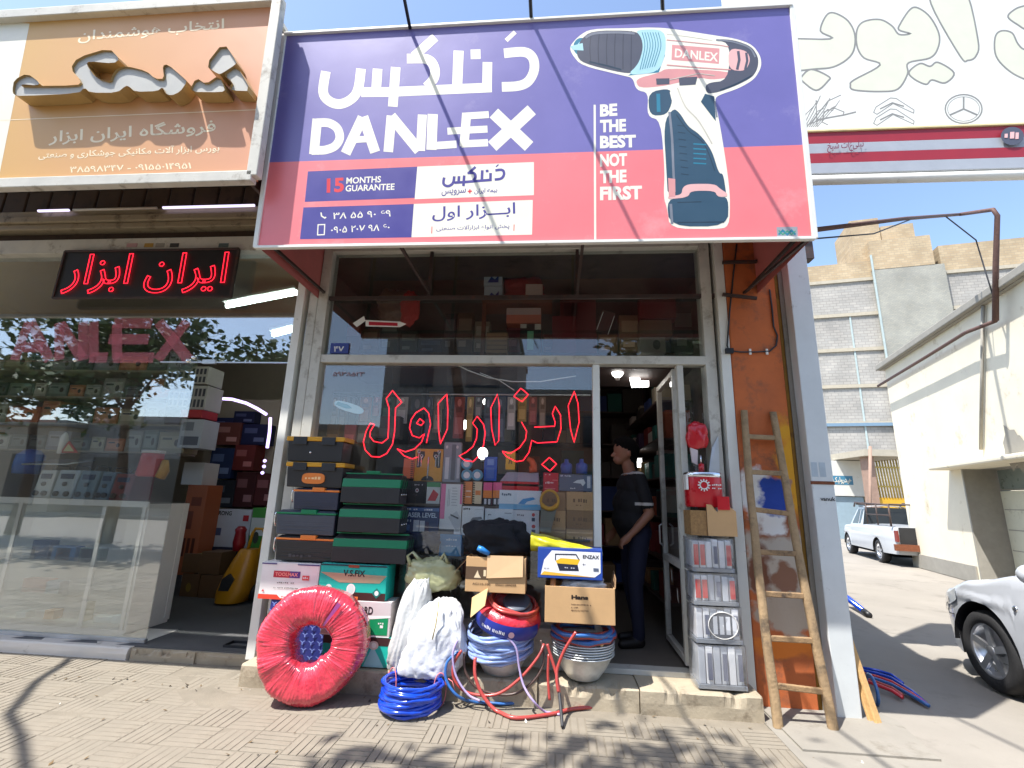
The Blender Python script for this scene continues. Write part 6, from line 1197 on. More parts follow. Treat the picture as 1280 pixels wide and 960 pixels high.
# wall shelves with boxes inside
zsh = []
shl = thing('wall_shelving', 'wall shelves of boxed tools inside the neighbouring shop', 'shelf', (-5,1.7,1.3))
rowz = [at(60,p_,1.7).z for p_ in (562, 528, 495, 462)]
for z in rowz: MB().box((LX+.2,1.7,z-.02), (at(232,500,1.7).x,2.05,z)).obj('shelf', 'wall_cream', shl)
pal2 = [(150,150,140),(170,160,130),(120,130,120),(196,190,176),(90,100,96),(190,120,80),(140,140,150),(70,80,80)]
for r, z in enumerate(rowz):
    x = at(4,520,1.7).x-1.2; k = 0
    while x < at(225,500,1.7).x-.2:
        w_ = random.uniform(.18,.42); h_ = random.uniform(.16,.3); c_ = random.choice(pal2)
        if r == 1 and abs(x-at(12,525,1.7).x) < .3: c_ = (206,110,60); w_ = .5
        carton('tool_carton', '%s tool carton, %s from the left on the %s neighbour shelf' % (cname(c_), ORD[k], ORD[r]), 'box', (x,x+w_-.02,z,z+h_), .25, c_, [('r',.08,.2,.92,.8,tuple(min(255,v+30) for v in c_)), ('o',.6,.3,.8,.65,(70,50,50)), ('r',.14,.62,.5,.72,(60,64,70))], 'boxed tools on the neighbour wall shelves', 1.72); x += w_; k += 1
# stacks seen through the open door
def nbx(a, b, c, d, Y, lab, col, pr=(), dp=.3, name='carton'): return carton(name, lab, 'box', rect(a,b,c,d,Y), dp, col, pr, None, Y, bev=.004)
spot = lambda n=4, col=(60,60,66): [('r',.08+.9*(i % n)/n,.1+.45*(i//n),.08+.9*(i % n)/n+.14,.42+.45*(i//n),col) for i in range(2*n)]
for k, (a, b, c, d) in enumerate(((206,238,462,486), (209,238,488,509), (238,260,458,480), (236,258,482,512))): nbx(a,b,c,d,1.65,('upper left','lower left','upper right','lower right')[k]+' patterned grey box high beside the neighbour doorway',(176,172,164),spot())
nbx(226,252,512,522,1.6,'flat red box under the patterned grey boxes',(170,40,40)); nbx(224,252,524,560,1.6,'white boxed tool under the flat red box',(180,182,186),[('r',.1,.1,.9,.4,(90,92,100)),('r',.1,.6,.6,.9,(120,124,130))])
R = rect(228,258,606,690,2.1); zfl = FZ
nbx(228,254,578,606,2.1,'white carton on the tall orange printed carton',(206,202,196)); carton('carton','tall orange brown carton inside the neighbour doorway','box',(R[0],R[1]-.05,FZ+.25,R[3]),.3,(170,92,56),[('t',.2,.2,.8,.4,(90,40,24),'III',.03),('r',.2,.5,.5,.7,(120,56,34)),('r',.3,.76,.8,.86,(120,56,34))],None,2.1)
for k, (a, b, c, d) in enumerate(((228,250,692,716), (250,275,690,718), (226,248,717,746), (249,276,719,748))): nbx(a,b,c,d,2.08,('upper left','upper right','lower left','lower right')[k]+' brown carton at the floor of the neighbour doorway',(110,80,52),[('o',.3,.2,.6,.6,(150,120,50))] if k == 2 else ())
nbx(262,312,637,684,2.4,'white carton with black capitals behind the yellow washer',(196,198,204),[('t',.04,.84,.5,.96,(40,40,44),'STRONG',.03),('p',0,0,0,0,(180,40,48),[(.8,.7),(.94,.7),(.94,.86),(.8,.86)]),('r',.1,.3,.3,.5,(80,90,120))]); nbx(313,337,635,685,2.4,'green and white carton, upper of two by the doorway',(70,150,60),[('r',.0,.3,.7,.75,(206,210,206)),('o',.2,.1,.5,.4,(60,70,60))]); nbx(313,336,686,740,2.4,'green and white carton, lower of two by the doorway',(80,140,66),[('r',.0,.3,.8,.8,(190,200,190)),('r',0,0,1,.1,(190,190,186))])
nbx(262,300,684,712,2.38,'dark blue case below the white carton',(40,46,66)); 
for k, (a, b, c, d, col) in enumerate(((262,292,600,634,(30,34,44)), (293,318,590,634,(64,22,24)), (318,345,592,632,(80,26,28)), (262,290,560,598,(30,50,90)), (292,318,556,588,(110,40,36)), (268,300,528,556,(110,60,50)), (302,334,530,556,(24,32,70)), (266,290,522,545,(26,36,80)), (292,318,514,529,(20,28,64)), (254,264,500,522,(190,160,40)), (256,266,524,545,(60,140,110)), (296,312,560,580,(150,130,60)))): nbx(a,b,c,d,2.7+.02*k,('black case','dark red box','maroon box','blue case','red and black box','brown red box','navy bag box','navy case','dark blue roll box','yellow pack','green pack','olive pack')[k]+' on the stacked goods in the arched niche',col,[('r',.1,.55,.6,.8,tuple(min(255,v+60) for v in col)),('r',.5,.15,.9,.35,tuple(min(255,v+90) for v in col))])
nc = thing('niche', 'arched white niche edged with violet light in the neighbouring shop', 'niche', (-3.9,3.1,FZ))
NYY = 2.15; arc = [at(x, y, NYY) for x, y in ((259,503),(272,498),(290,499),(308,504),(322,511),(333,518))]; dn = [at(338,522,NYY), at(337,540,NYY), at(334,560,NYY)]
q = MB(); q.tube(arc, .02, 8); q.obj('light_strip', glow('led_violet', (.6,.45,1), 1.5), nc); q = MB(); q.tube(dn, .02, 8); q.obj('light_strip', 'led_violet', nc)
for x, y in ((331,576),(330,583),(328,591)): q = MB(); q.ball(at(x,y,NYY), .022, 10, 6); q.obj('light_dot', 'led_violet', nc)
MB().box((at(255,560,3.02).x,3.03,FZ), (at(342,560,3.02).x,3.09,at(290,499,3.03).z)).obj('panel', 'wall_cream', nc)
# pressure washer
pw = gz(290,744,FZ+.02); pw = V((at(292,744,1.9).x, 1.9, FZ)); pz = lambda py: at(290,py,pw.y).z
e = thing('pressure_washer', 'yellow pressure washer on wheels in the neighbour doorway', 'pressure washer', pw)
w_ = .2; zt_, zb_2 = pz(686), FZ+.02; rows = []
for i in range(15):
    t = i/14; z = zb_2+(zt_-zb_2)*t; ww = w_*(1-.5*t**2.2)*(.8+.2*min(1,t*6)); dd_ = .2*(1-.5*t**1.8); fw = .02+.14*t
    rows.append([V((pw.x-.02+fw*.6+x, pw.y+y+fw*.5, z)) for x, y in sup(ww, dd_, 28, 2.8)])
q = MB(); q.grid(rows, 0, True, True); q.add(rows[-1], [tuple(range(28))]); q.obj('casing', mat('washer_yellow', S(206,140,16), .35, var=.05, coat=.2), e)
q = MB(); q.poly([(pw.x-.09,pw.y-.18,zb_2+.14),(pw.x+.03,pw.y-.17,zb_2+.14),(pw.x+.07,pw.y-.15,zb_2+.27),(pw.x-.0,pw.y-.15,zb_2+.33),(pw.x-.07,pw.y-.17,zb_2+.27)], 0, (0,.06,0)); q.obj('panel', 'toolbox_black', e)
for sx in (-1, 1): q = MB(); q.lathe([(0,-.03),(.1,-.03),(.11,0),(.1,.03),(0,.03)], (pw.x+sx*.17+.05,pw.y+.1,FZ+.105), 24, 0, Matrix.Rotation(radians(90), 3, 'Y')); q.obj('wheel', 'black', e)
q = MB(); q.tube([(pw.x+.02,pw.y+.1,zt_-.1),(pw.x+.04,pw.y+.14,zt_+.18),(pw.x+.07,pw.y+.14,zt_+.24),(pw.x+.17,pw.y+.14,zt_+.24),(pw.x+.2,pw.y+.14,zt_+.18),(pw.x+.18,pw.y+.1,zt_-.1)], .018, 8); q.obj('handle', 'toolbox_yellow', e)
q = MB(); q.lathe([(0,0),(.06,0),(.075,.1),(.06,.22),(.07,.26),(.04,.3),(0,.3)], (pw.x-.13,pw.y+.15,pz(690)), 20); tag(q.obj('vacuum_cleaner', pm((150,24,36), .4)), 'red vacuum body behind the yellow washer', 'vacuum')
# ceiling lights and small tray
for k, (a, b) in enumerate((((283,383),(372,366)), ((341,419),(372,411)))):
    p0, p1 = at(*a, 1.2), at(*b, 1.2); e = thing('ceiling_light', ('long lit tube lamp','short lit tube lamp')[k]+' on the neighbour shop ceiling', 'lamp', (p0+p1)/2, 'neighbour ceiling lights')
    q = MB(); q.bar(p0+V((0,0,.04)), p1+V((0,0,.04)), .2, .03); q.obj('housing', 'white_card', e); q = MB(); q.cyl(p0, p1, .022, 10); q.obj('tube', glow('tube_white', (.8,1,.95), 16), e)
tr = gz(296,812,.08); q = MB()
for a, b in (((-.12,-.07,0),(.12,.07,.006)), ((-.12,-.07,.0062),(.12,-.064,.035)), ((-.12,.064,.0062),(.12,.07,.035)), ((-.12,-.0635,.0062),(-.114,.0635,.035)), ((.114,-.0635,.0062),(.12,.0635,.035))): q.box(V(a)+V((tr.x,tr.y+.05,.083)), V(b)+V((tr.x,tr.y+.05,.083)))
tag(q.obj('tray', 'toolbox_black'), 'small black tray on the broken step by the post', 'tray')
# ================================================================== STREET BEHIND THE VIEWER (seen in the panes)
mat('leaf', S(66,92,42), .6, var=.35, ns=3); mat('bark', S(86,70,56), .9, var=.3, bump=.5, bs=30)
def leafmat():
    m = MATS['leaf']; b = m.node_tree.nodes['Principled BSDF']; b.inputs['Subsurface Weight'].default_value = 0
leafmat()
def tree(lab, base, h, c, rad, nl, seed, ls=.11):
    rnd = random.Random(seed); e = thing('street_tree', lab, 'tree', base, 'trees along the street'); b = V(base); c = V(c); q = MB()
    trunk = [b, b.lerp(c, .3)+V((.1,0,.2)), b.lerp(c, .65)+V((-.05,.1,.1)), c]; q.tube(trunk, [.17,.13,.1,.05], 10)
    tips = []
    for i in range(22):
        d = V((rnd.gauss(0,1), rnd.gauss(0,1), rnd.gauss(.1,.6))).normalized(); t = c+V((d.x*rad[0], d.y*rad[1], d.z*rad[2]))*rnd.uniform(.5,.95); m0 = trunk[2].lerp(c, rnd.random()); mid = m0.lerp(t, .5)+V((0,0,.15)); q.tube([m0, mid, t], [.045,.028,.01], 6); tips.append(t); tips.append(mid)
    q.obj('trunk', 'bark', e); lf = MB()
    for i in range(nl):
        t = rnd.choice(tips); p = t+V((rnd.gauss(0,.3), rnd.gauss(0,.3), rnd.gauss(0,.22)))
        u = V((rnd.gauss(0,1), rnd.gauss(0,1), rnd.gauss(0,.6))).normalized(); v = u.cross(V((rnd.gauss(0,1), rnd.gauss(0,1), rnd.gauss(0,1)))).normalized(); s = ls*rnd.uniform(.6,1.3)
        lf.add([p-u*s, p+v*s*.45, p+u*s, p-v*s*.45], [(0,1,2,3)])
    struct(lf.obj('crown', 'leaf', e), 'stuff')
tree('leafy street tree whose branches shade the pavement before the shop', (-1.9,-7.0,0), 6, (-2.35,-4.8,7.2), (1.75,2.05,.9), 6000, 3)
tree('leafy street tree mirrored in the neighbour glass', (-8.6,-8.4,0), 6, (-8.5,-8.2,4.6), (1.7,1.7,1.6), 3000, 5, .12)
tree('leafy street tree to the right behind the viewer', (3.6,-7.6,0), 6, (3.4,-7.4,5.0), (2.3,2.0,1.9), 4200, 9, .13)
tree('leafy street tree far to the left behind the viewer', (-11.5,-7.4,0), 6, (-11.4,-7.2,5.0), (2.2,2.0,2.0), 3600, 12, .13)
def block(lab, x0, x1, y, h, col, fl):
    e = thing('street_house', lab, 'house', ((x0+x1)/2,y-4,0), 'houses across the street'); nm = 'render_%d_%d_%d' % col; mat(nm, S(*col), .85, var=.1, dirt=(tuple(c*.6 for c in S(*col)), .3, .6))
    MB().box((x0,y-8,0), (x1,y,h)).obj('wall', nm, e); MB().box((x0-.1,y-8.1,h), (x1+.1,y+.15,h+.3)).obj('parapet', 'concrete', e)
    n = max(2, int((x1-x0)/2.6))
    for f in range(fl):
        for i in range(n):
            xa = x0+(x1-x0)*(i+.25)/n; z = .4+f*3.1 if f == 0 else .9+f*3.1
            MB().box((xa,y+.001,z), (xa+(x1-x0)*.5/n,y+.06,z+(2.4 if f == 0 else 1.6))).obj('window', mat('dark_window', S(40,46,54), .15), e)
block('long beige house far to the left across the street', -34, -24, -17, 4.2, (176,160,136), 1); block('grey house far to the left across the street', -24, -17.2, -18, 4.6, (140,138,132), 1); block('brick house at the far left end of the street', -48, -34.3, -14, 4.4, (150,118,96), 1)
tree('leafy street tree far left along the kerb', (-15.5,-8.5,0), 6, (-15.3,-8.3,4.6), (2.4,2.2,2.2), 4200, 21, .14); tree('leafy street tree at the far left end of the kerb', (-20,-9.5,0), 6, (-20,-9.4,4.8), (2.6,2.3,2.3), 4200, 25, .15)
block('cream house across the street', -17, -9.5, -20, 4.6, (190,176,150), 1); block('grey house across the street', -9.3, -2, -20.5, 10, (150,146,140), 3); block('brown house across the street', -1.8, 6, -20, 6.6, (150,110,86), 2); block('white house across the street', 6.2, 15, -20.5, 9.5, (196,192,186), 3)
m = MB(); m.box((-40,-20,-.05), (40,-16.5,.1)); struct(m.obj('far_pavement', 'concrete', base=(0,-18,0)))

# cable bundle drooping over the left of the pavement, known by its shadow there
def up(px, py, h): g_ = gz(px, py); return g_+SUN*(h/SUN.z)
q = MB(); q.tube([up(105,805,4.6), up(80,830,4.7), up(45,852,4.8), up(12,892,4.9), up(26,918,5.0), up(32,960,5.1), up(20,1040,5.4)], .03, 7); tag(q.obj('cable_bundle', 'black'), 'drooping cable bundle overhead whose shadow crosses the left pavement', 'cable')

# dust, dry leaves and paper scraps on the pavement
q = MB(); rnd = random.Random(5)
for i in range(150):
    x, y = rnd.uniform(-5.5,2.1), rnd.uniform(-1.7,-.24) if rnd.random() < .6 else -.26-abs(rnd.gauss(0,.05)); a = rnd.uniform(0,6.28); s = rnd.uniform(.006,.02); z = .004
    u, v = V((cos(a),sin(a),rnd.uniform(0,.5)))*s, V((-sin(a),cos(a),0))*s*.5; q.add([V((x,y,z))-u, V((x,y,z))+v, V((x,y,z+.004))+u, V((x,y,z))-v], [(0,1,2,3)], rnd.choice((0,0,0,1,2)))
tag(q.obj('litter', [pm((110,90,60), .9), pm((190,186,176), .8), pm((60,54,46), .9)]), 'dry leaf bits and paper scraps scattered on the pavement', 'litter', kind='stuff')
# ================================================================== ALLEY AND BEYOND
AD = V((.24,.97,0)).normalized(); AN = V((AD.y,-AD.x,0))     # along the alley; to its right
mat('render_cream', S(226,218,196), .85, var=.06, ns=1.4, bump=.15, bs=25, dirt=(S(178,160,128), .26, 1.6)); mat('render_grey', S(150,146,136), .85, var=.1)
mat('garage_paint', S(206,206,186), .5, var=.05, dirt=(S(150,146,128), .3, 4))
c0 = gz(1195,722); c1 = gz(1143,708)
WP = V((c0.x,c0.y,0)); WN = -AN
def wp(px, py, off=0.): return onp(px, py, WP+WN*off, WN)
wl = lambda s, z, o=0: WP+AD*s+V((0,0,z))+WN*o
sL = (V((c1.x,c1.y,0))-WP).dot(AD); zE1 = wp(1108,472).z; sR = -7.0
pk = wp(1232,380); sK = (pk-WP).dot(AD); zK = pk.z
g0 = wp(1203,590); sG = (g0-WP).dot(AD); zG = wp(1215,585).z; sG2 = sG-3.4
cbld = thing('cream_building', 'cream rendered building with a metal garage door along the alley', 'building', wl(-2,0))
def slab(name, s0, s1, z0, z1, o0, o1, mm, par, bev=0):
    q = MB(); q.add([wl(s0,z0,o0),wl(s1,z0,o0),wl(s1,z0,o1),wl(s0,z0,o1),wl(s0,z1,o0),wl(s1,z1,o0),wl(s1,z1,o1),wl(s0,z1,o1)], [(3,2,1,0),(4,5,6,7),(0,1,5,4),(1,2,6,5),(2,3,7,6),(3,0,4,7)]); return q.obj(name, mm, par, bevel=bev)
zE = max(zE1, zK)
slab('wall', sG+.05, sL, 0, zG, -.3, 0, 'render_cream', cbld); slab('wall', sR, sL, zG, zE, -.3, 0, 'render_cream', cbld); slab('wall', sR, sG2, 0, zG, -.3, 0, 'render_cream', cbld); slab('end_wall', sL-.3, sL+.0, 0, zE-.01, -6, -.3, 'render_cream', cbld)
slab('plinth', sG+.1, sL+.01, 0, .35, .0, .03, 'render_grey', cbld, .01)
slab('coping', sR, sL+.15, zE, zE+.16, -.35, .18, 'render_grey', cbld, .02); slab('coping', sR, sL+.1, zE-.02, zE, -.3, .09, 'render_grey', cbld, .01)
slab('jamb', sG, sG+.05, 0, zG, -.75, .0, 'render_grey', cbld); slab('soffit', sG2, sG+.04, zG, zG+.05, -.75, -.3, 'render_grey', cbld)
slab('lintel_canopy', sG2-.3, sG+.5, zG+.0, zG+.1, .0, .4, 'render_cream', cbld, .03)
for i in range(2):
    a = sG-.02-i*1.62; d = slab('garage_leaf', a-1.6, a, .05, zG-.45, -.62, -.56, 'garage_paint', cbld, .01)
    for j in range(6): slab('fold', a-1.55, a-.05, .3+j*.4, .315+j*.4, -.56, -.553, 'render_grey', d)
    slab('stile', a-1.6, a-1.54, .05, zG-.45, -.555, -.535, 'garage_paint', d); slab('lock', a-1.5, a-1.42, 1.0, 1.16, -.552, -.52, 'steel_dark', d)
slab('transom_glass', sG2, sG-.02, zG-.44, zG-.02, -.6, -.58, mat('dusty_glass', S(120,132,128), .3), cbld); slab('notice', sG-1.9, sG-1.5, zG-.4, zG-.1, -.578, -.57, 'white_card', cbld)
q = MB(); q.cyl(wp(1233,382)+WN*.05, wp(1230,562)+WN*.05, .03, 8); q.obj('conduit', 'render_grey', cbld)
# weathered patch
q = MB(); pc_ = wp(1268,560); rnd = random.Random(4); q.poly([pc_+AD*(.35*cos(t)*rnd.uniform(.6,1.2))+V((0,0,.45*sin(t)*rnd.uniform(.6,1.2)))+WN*.012 for t in [2*pi*k/16 for k in range(16)]]); q.obj('broken_patch', 'render_grey', cbld)
# gas pipe running under the coping and up over the roof to a tall arm
gp = thing('gas_pipe', 'rusty brown pipe rising above the cream wall and reaching across the alley', 'pipe', wp(1258,404))
q = MB(); pts = [wp(1108,482)+WN*.2, wp(1170,446)+WN*.2, wp(1222,415)+WN*.2, wp(1262,400)+WN*.2]; q.tube(pts, .035, 10); q.obj('wall_pipe', mat('pipe_brown', S(92,66,58), .7, var=.25, ns=20), gp)
b0 = pts[-1]; top = onp(1245,262,b0,WN); q = MB(); q.tube([b0, b0.lerp(top,.5), top-V((0,0,.12)), top+(-RR)*.05, onp(1200,268,b0,WN), ], [.05,.045,.04,.036,.034], 10); q.obj('riser', 'pipe_brown', gp)
q = MB(); e0 = onp(1200,268,b0,WN); e1 = at(1005,289,.9); q.tube([e0, e0.lerp(e1,.5)+V((0,0,.03)), e1], .03, 8); q.obj('arm', 'pipe_brown', gp)
q = MB(); q.tube([e0.lerp(e1,.16), onp(1220,300,b0,WN), onp(1232,340,b0,WN), onp(1243,375,b0,WN)], .012, 5); q.obj('cable', 'dark', gp); q = MB(); q.tube([e0.lerp(e1,.4)+V((0,0,.04)), e0.lerp(e1,.7)+V((0,0,-.15)), e1+V((0,0,-.1))], .01, 5); q.obj('cable', 'dark', gp)
# ---- tall brick block
def bricks(name, c1_, c2_, mo, sc):
    m = bpy.data.materials.new(name); m.use_nodes = True; t = m.node_tree; b = t.nodes['Principled BSDF']; b.inputs['Roughness'].default_value = .9
    br = t.nodes.new('ShaderNodeTexBrick'); br.inputs['Color1'].default_value = (*c1_,1); br.inputs['Color2'].default_value = (*c2_,1); br.inputs['Mortar'].default_value = (*mo,1); br.inputs['Scale'].default_value = sc; br.inputs['Mortar Size'].default_value = .025
    g = t.nodes.new('ShaderNodeNewGeometry'); mp = t.nodes.new('ShaderNodeMapping'); mp.inputs['Rotation'].default_value = (radians(90),0,0); t.links.new(g.outputs['Position'], mp.inputs[0]); t.links.new(mp.outputs[0], br.inputs[0])
    nz = t.nodes.new('ShaderNodeTexNoise'); nz.inputs['Scale'].default_value = .6; nz.inputs['Detail'].default_value = 8; t.links.new(g.outputs['Position'], nz.inputs[0])
    mx = t.nodes.new('ShaderNodeMix'); mx.data_type = 'RGBA'; mx.blend_type = 'MULTIPLY'; mx.inputs[0].default_value = 1; mr = t.nodes.new('ShaderNodeMapRange'); mr.inputs[1].default_value = .3; mr.inputs[2].default_value = .7; mr.inputs[3].default_value = .8; mr.inputs[4].default_value = 1.1; t.links.new(nz.outputs[0], mr.inputs[0])
    t.links.new(br.outputs[0], mx.inputs[6]); t.links.new(mr.outputs[0], mx.inputs[7]); t.links.new(mx.outputs[2], b.inputs['Base Color']); MATS[name] = m
bricks('brick_grey', S(158,156,150), S(172,168,160), S(146,143,138), 1.1); bricks('brick_buff', S(182,164,134), S(168,148,118), S(160,146,124), 1.3); bricks('brick_dark', S(150,150,142), S(162,160,148), S(140,140,132), 2.4)
mat('slab_edge', S(172,164,146), .85, var=.1); mat('steel_cyan', S(166,180,178), .5, var=.1)
BY = 34.; bl2 = thing('brick_block', 'tall unfinished grey brick block rising behind the alley', 'building', (at(1150,600,BY).x,BY,0))
bx = lambda px: at(px, 450, BY).x; bz = lambda py, px=1060: at(px, py, BY).z
xL, xM0, xM1, xE = bx(1020), bx(1108), bx(1190), bx(1420)
lv_ = [bz(p_) for p_ in (585, 529, 482, 436, 392, 349)]; lv_[0] = 0
for i in range(5):
    MB().box((xL,BY,lv_[i]+.25), (xM0,BY+10,lv_[i+1]-.0)).obj('brick_panel', 'brick_grey', bl2); MB().box((xL-.1,BY-.12,lv_[i+1]-.02), (xM0,BY+10,lv_[i+1]+.25)).obj('floor_edge', 'slab_edge', bl2)
    MB().box((xM1,BY,lv_[i]+.25), (xE,BY+10,lv_[i+1])).obj('brick_panel', 'brick_grey', bl2); MB().box((xM1,BY-.12,lv_[i+1]-.02), (xE,BY+10,lv_[i+1]+.25)).obj('floor_edge', 'slab_edge', bl2)
    q = MB(); q.box((xL-2.4,BY+1.2,lv_[i+1]-.1), (xL-.1,BY+6,lv_[i+1]+.15)); q.obj('balcony', 'slab_edge', bl2)
zt5 = lv_[5]
MB().box((xM0,BY-.4,0), (xM1,BY+9,bz(338,1150))).obj('stair_tower', 'brick_dark', bl2)
MB().box((xL,BY,zt5+.25), (xM0,BY+10,bz(332,1060)+.5)).obj('parapet', 'brick_buff', bl2); MB().box((xM1,BY,zt5+.25), (xE,BY+10,bz(318,1240)+.4)).obj('parapet', 'brick_buff', bl2)
MB().box((xM0-.02,BY-.42,bz(338,1150)+.01), (xM1-.6,BY+6,bz(302,1150))).obj('roof_house', 'brick_buff', bl2); MB().box((xM0-.9,BY+.3,bz(330,1100)), (bx(1128),BY+4,bz(270,1100))).obj('roof_house', 'brick_buff', bl2); MB().box((bx(1129),BY+.2,bz(302,1150)+.05), (bx(1168),BY+4,bz(281,1150))).obj('roof_house', 'brick_buff', bl2)
for x_ in (xL-.02, xM0-.1): MB().box((x_,BY-.48,0), (x_+.14,BY-.43,zt5+2)).obj('steel_channel', 'steel_cyan', bl2)
MB().box((bx(1074),BY-.06,0), (bx(1076),BY+.0,lv_[4])).obj('steel_channel', 'steel_cyan', bl2); MB().box((xL,BY-.2,bz(531)), (xM0+2,BY-.125,bz(527))).obj('blue_beam', pm((110,136,156)), bl2); bl2.rotation_euler = (0,0,radians(-12))
# ---- white sign wall, gate and low roofs at the alley end
HY = 21.; hs_ = thing('workshop', 'white workshop wall with a blue lettered panel at the alley end', 'building', (at(1055,640,HY).x,HY,0))
hx_ = lambda px: at(px, 600, HY).x; hz_ = lambda py: at(1060, py, HY).z
MB().box((hx_(1030),HY,hz_(620)), (hx_(1084),HY+.3,hz_(576))).obj('sign_panel', 'board_white', hs_); MB().box((hx_(1030),HY+.1,0), (hx_(1078),HY+3,hz_(621))).obj('steel_shutter', mat('shutter_blue', S(150,172,184), .5, var=.08), hs_); MB().box((hx_(1079),HY+.1,0), (hx_(1098),HY+3,hz_(615))).obj('brick_pier', 'brick_buff', hs_)
q = MB(); q.quad(V((hx_(1039),HY-.01,hz_(606))), V((hx_(1066),HY-.01,hz_(606))), V((hx_(1066),HY-.01,hz_(595))), V((hx_(1039),HY-.01,hz_(595)))); lp_ = q.obj('blue_panel', pm((70,130,160)), hs_)
q = MB(); q.text(fa('هیدرولیک'), (hx_(1041),HY-.02,hz_(605)), (1,0,0), (0,0,1), hx_(1064)-hx_(1041), hz_(596.5)-hz_(605), 0, .02); q.obj('lettering', 'print_white', lp_)
GYY = 19.; gx_ = lambda px: at(px, 600, GYY).x; gz_ = lambda py: at(1110, py, GYY).z
gt = thing('gatehouse', 'brown gateway with a yellow barred gate at the alley end', 'gate', (gx_(1110),GYY,0))
MB().box((gx_(1087),GYY,0), (gx_(1096),GYY+.5,gz_(570))).obj('pier', mat('brown_plaster', S(150,124,108), .85), gt); MB().box((gx_(1080),GYY-.3,gz_(571)), (gx_(1150),GYY+4,gz_(563))).obj('roof', 'slab_edge', gt); MB().box((gx_(1094),GYY+3,0), (gx_(1150),GYY+3.2,gz_(571))).obj('back', 'dark', gt)
ga = MB().box((gx_(1098),GYY+.2,0), (gx_(1140),GYY+.25,gz_(622))).obj('gate_panel', mat('gate_yellow', S(206,160,40), .5, var=.08), gt)
for i in range(12):
    x_ = gx_(1098+i*3.6); q = MB(); q.cyl((x_,GYY+.2,gz_(622)), (x_-.1,GYY+.2,gz_(577-i*.4)), .035, 6); q.obj('gate_bar', mat('gate_gold', S(176,150,70), .5), gt)
for z_ in (gz_(609), gz_(585)): MB().box((gx_(1098),GYY+.16,z_), (gx_(1140),GYY+.19,z_+.07)).obj('gate_rail', 'gate_gold', gt)
q = MB(); p_ = at(1090,700,17.); q.cyl((p_.x,17,0), (at(1088,560,17.).x,17,at(1088,558,17.).z), .06, 8); tag(q.obj('thin_post', 'brown_plaster'), 'thin brown post before the gateway', 'post')
# ================================================================== VEHICLES
mat('tyre', (.02,.02,.021), .8, var=.2, bump=.3, bs=80); mat('rim', (.55,.56,.58), .3, metal=.9, var=.1); mat('car_silver', S(196,200,206), .32, metal=.2, var=0, coat=.7); mat('car_white', S(214,214,212), .35, var=0, coat=.5); mat('car_grey', S(176,180,184), .35, var=0, coat=.5); mat('glass_dark', (.02,.025,.03), .05, var=0); mat('lens', S(206,212,216), .12, var=.1, coat=.8)
def wheel(par, c, r, wd, ax, spokes=5, hub='rim'):
    # ax: axle direction (outwards)
    ax = V(ax).normalized(); z = V((0,0,1)); x = z.cross(ax).normalized(); Mx = Matrix((x, z, ax)).transposed()
    q = MB(); q.lathe([(r*.66,-wd/2),(r*.9,-wd/2),(r*.98,-wd*.38),(r,-wd*.2),(r,wd*.2),(r*.98,wd*.38),(r*.9,wd/2),(r*.68,wd/2),(r*.66,wd*.42)], c, 40, 0, Mx); t = q.obj('wheel', 'tyre', par)
    q = MB(); q.lathe([(r*.67,wd*.44),(r*.64,wd*.46),(r*.6,wd*.36),(r*.58,-wd*.1),(0,-wd*.12)], c, 40, 0, Mx); q.lathe([(0,wd*.4),(r*.1,wd*.4),(r*.13,wd*.34),(r*.13,0)], c, 20, 0, Mx)
    for k in range(spokes):
        a = 2*pi*k/spokes+.3; d = Mx @ V((cos(a),sin(a),0)); q.bar(V(c)+d*r*.08+ax*wd*.3, V(c)+d*r*.62+ax*wd*.36, r*.17, wd*.12, up=ax)
    q.obj('rim', [hub], t); return t
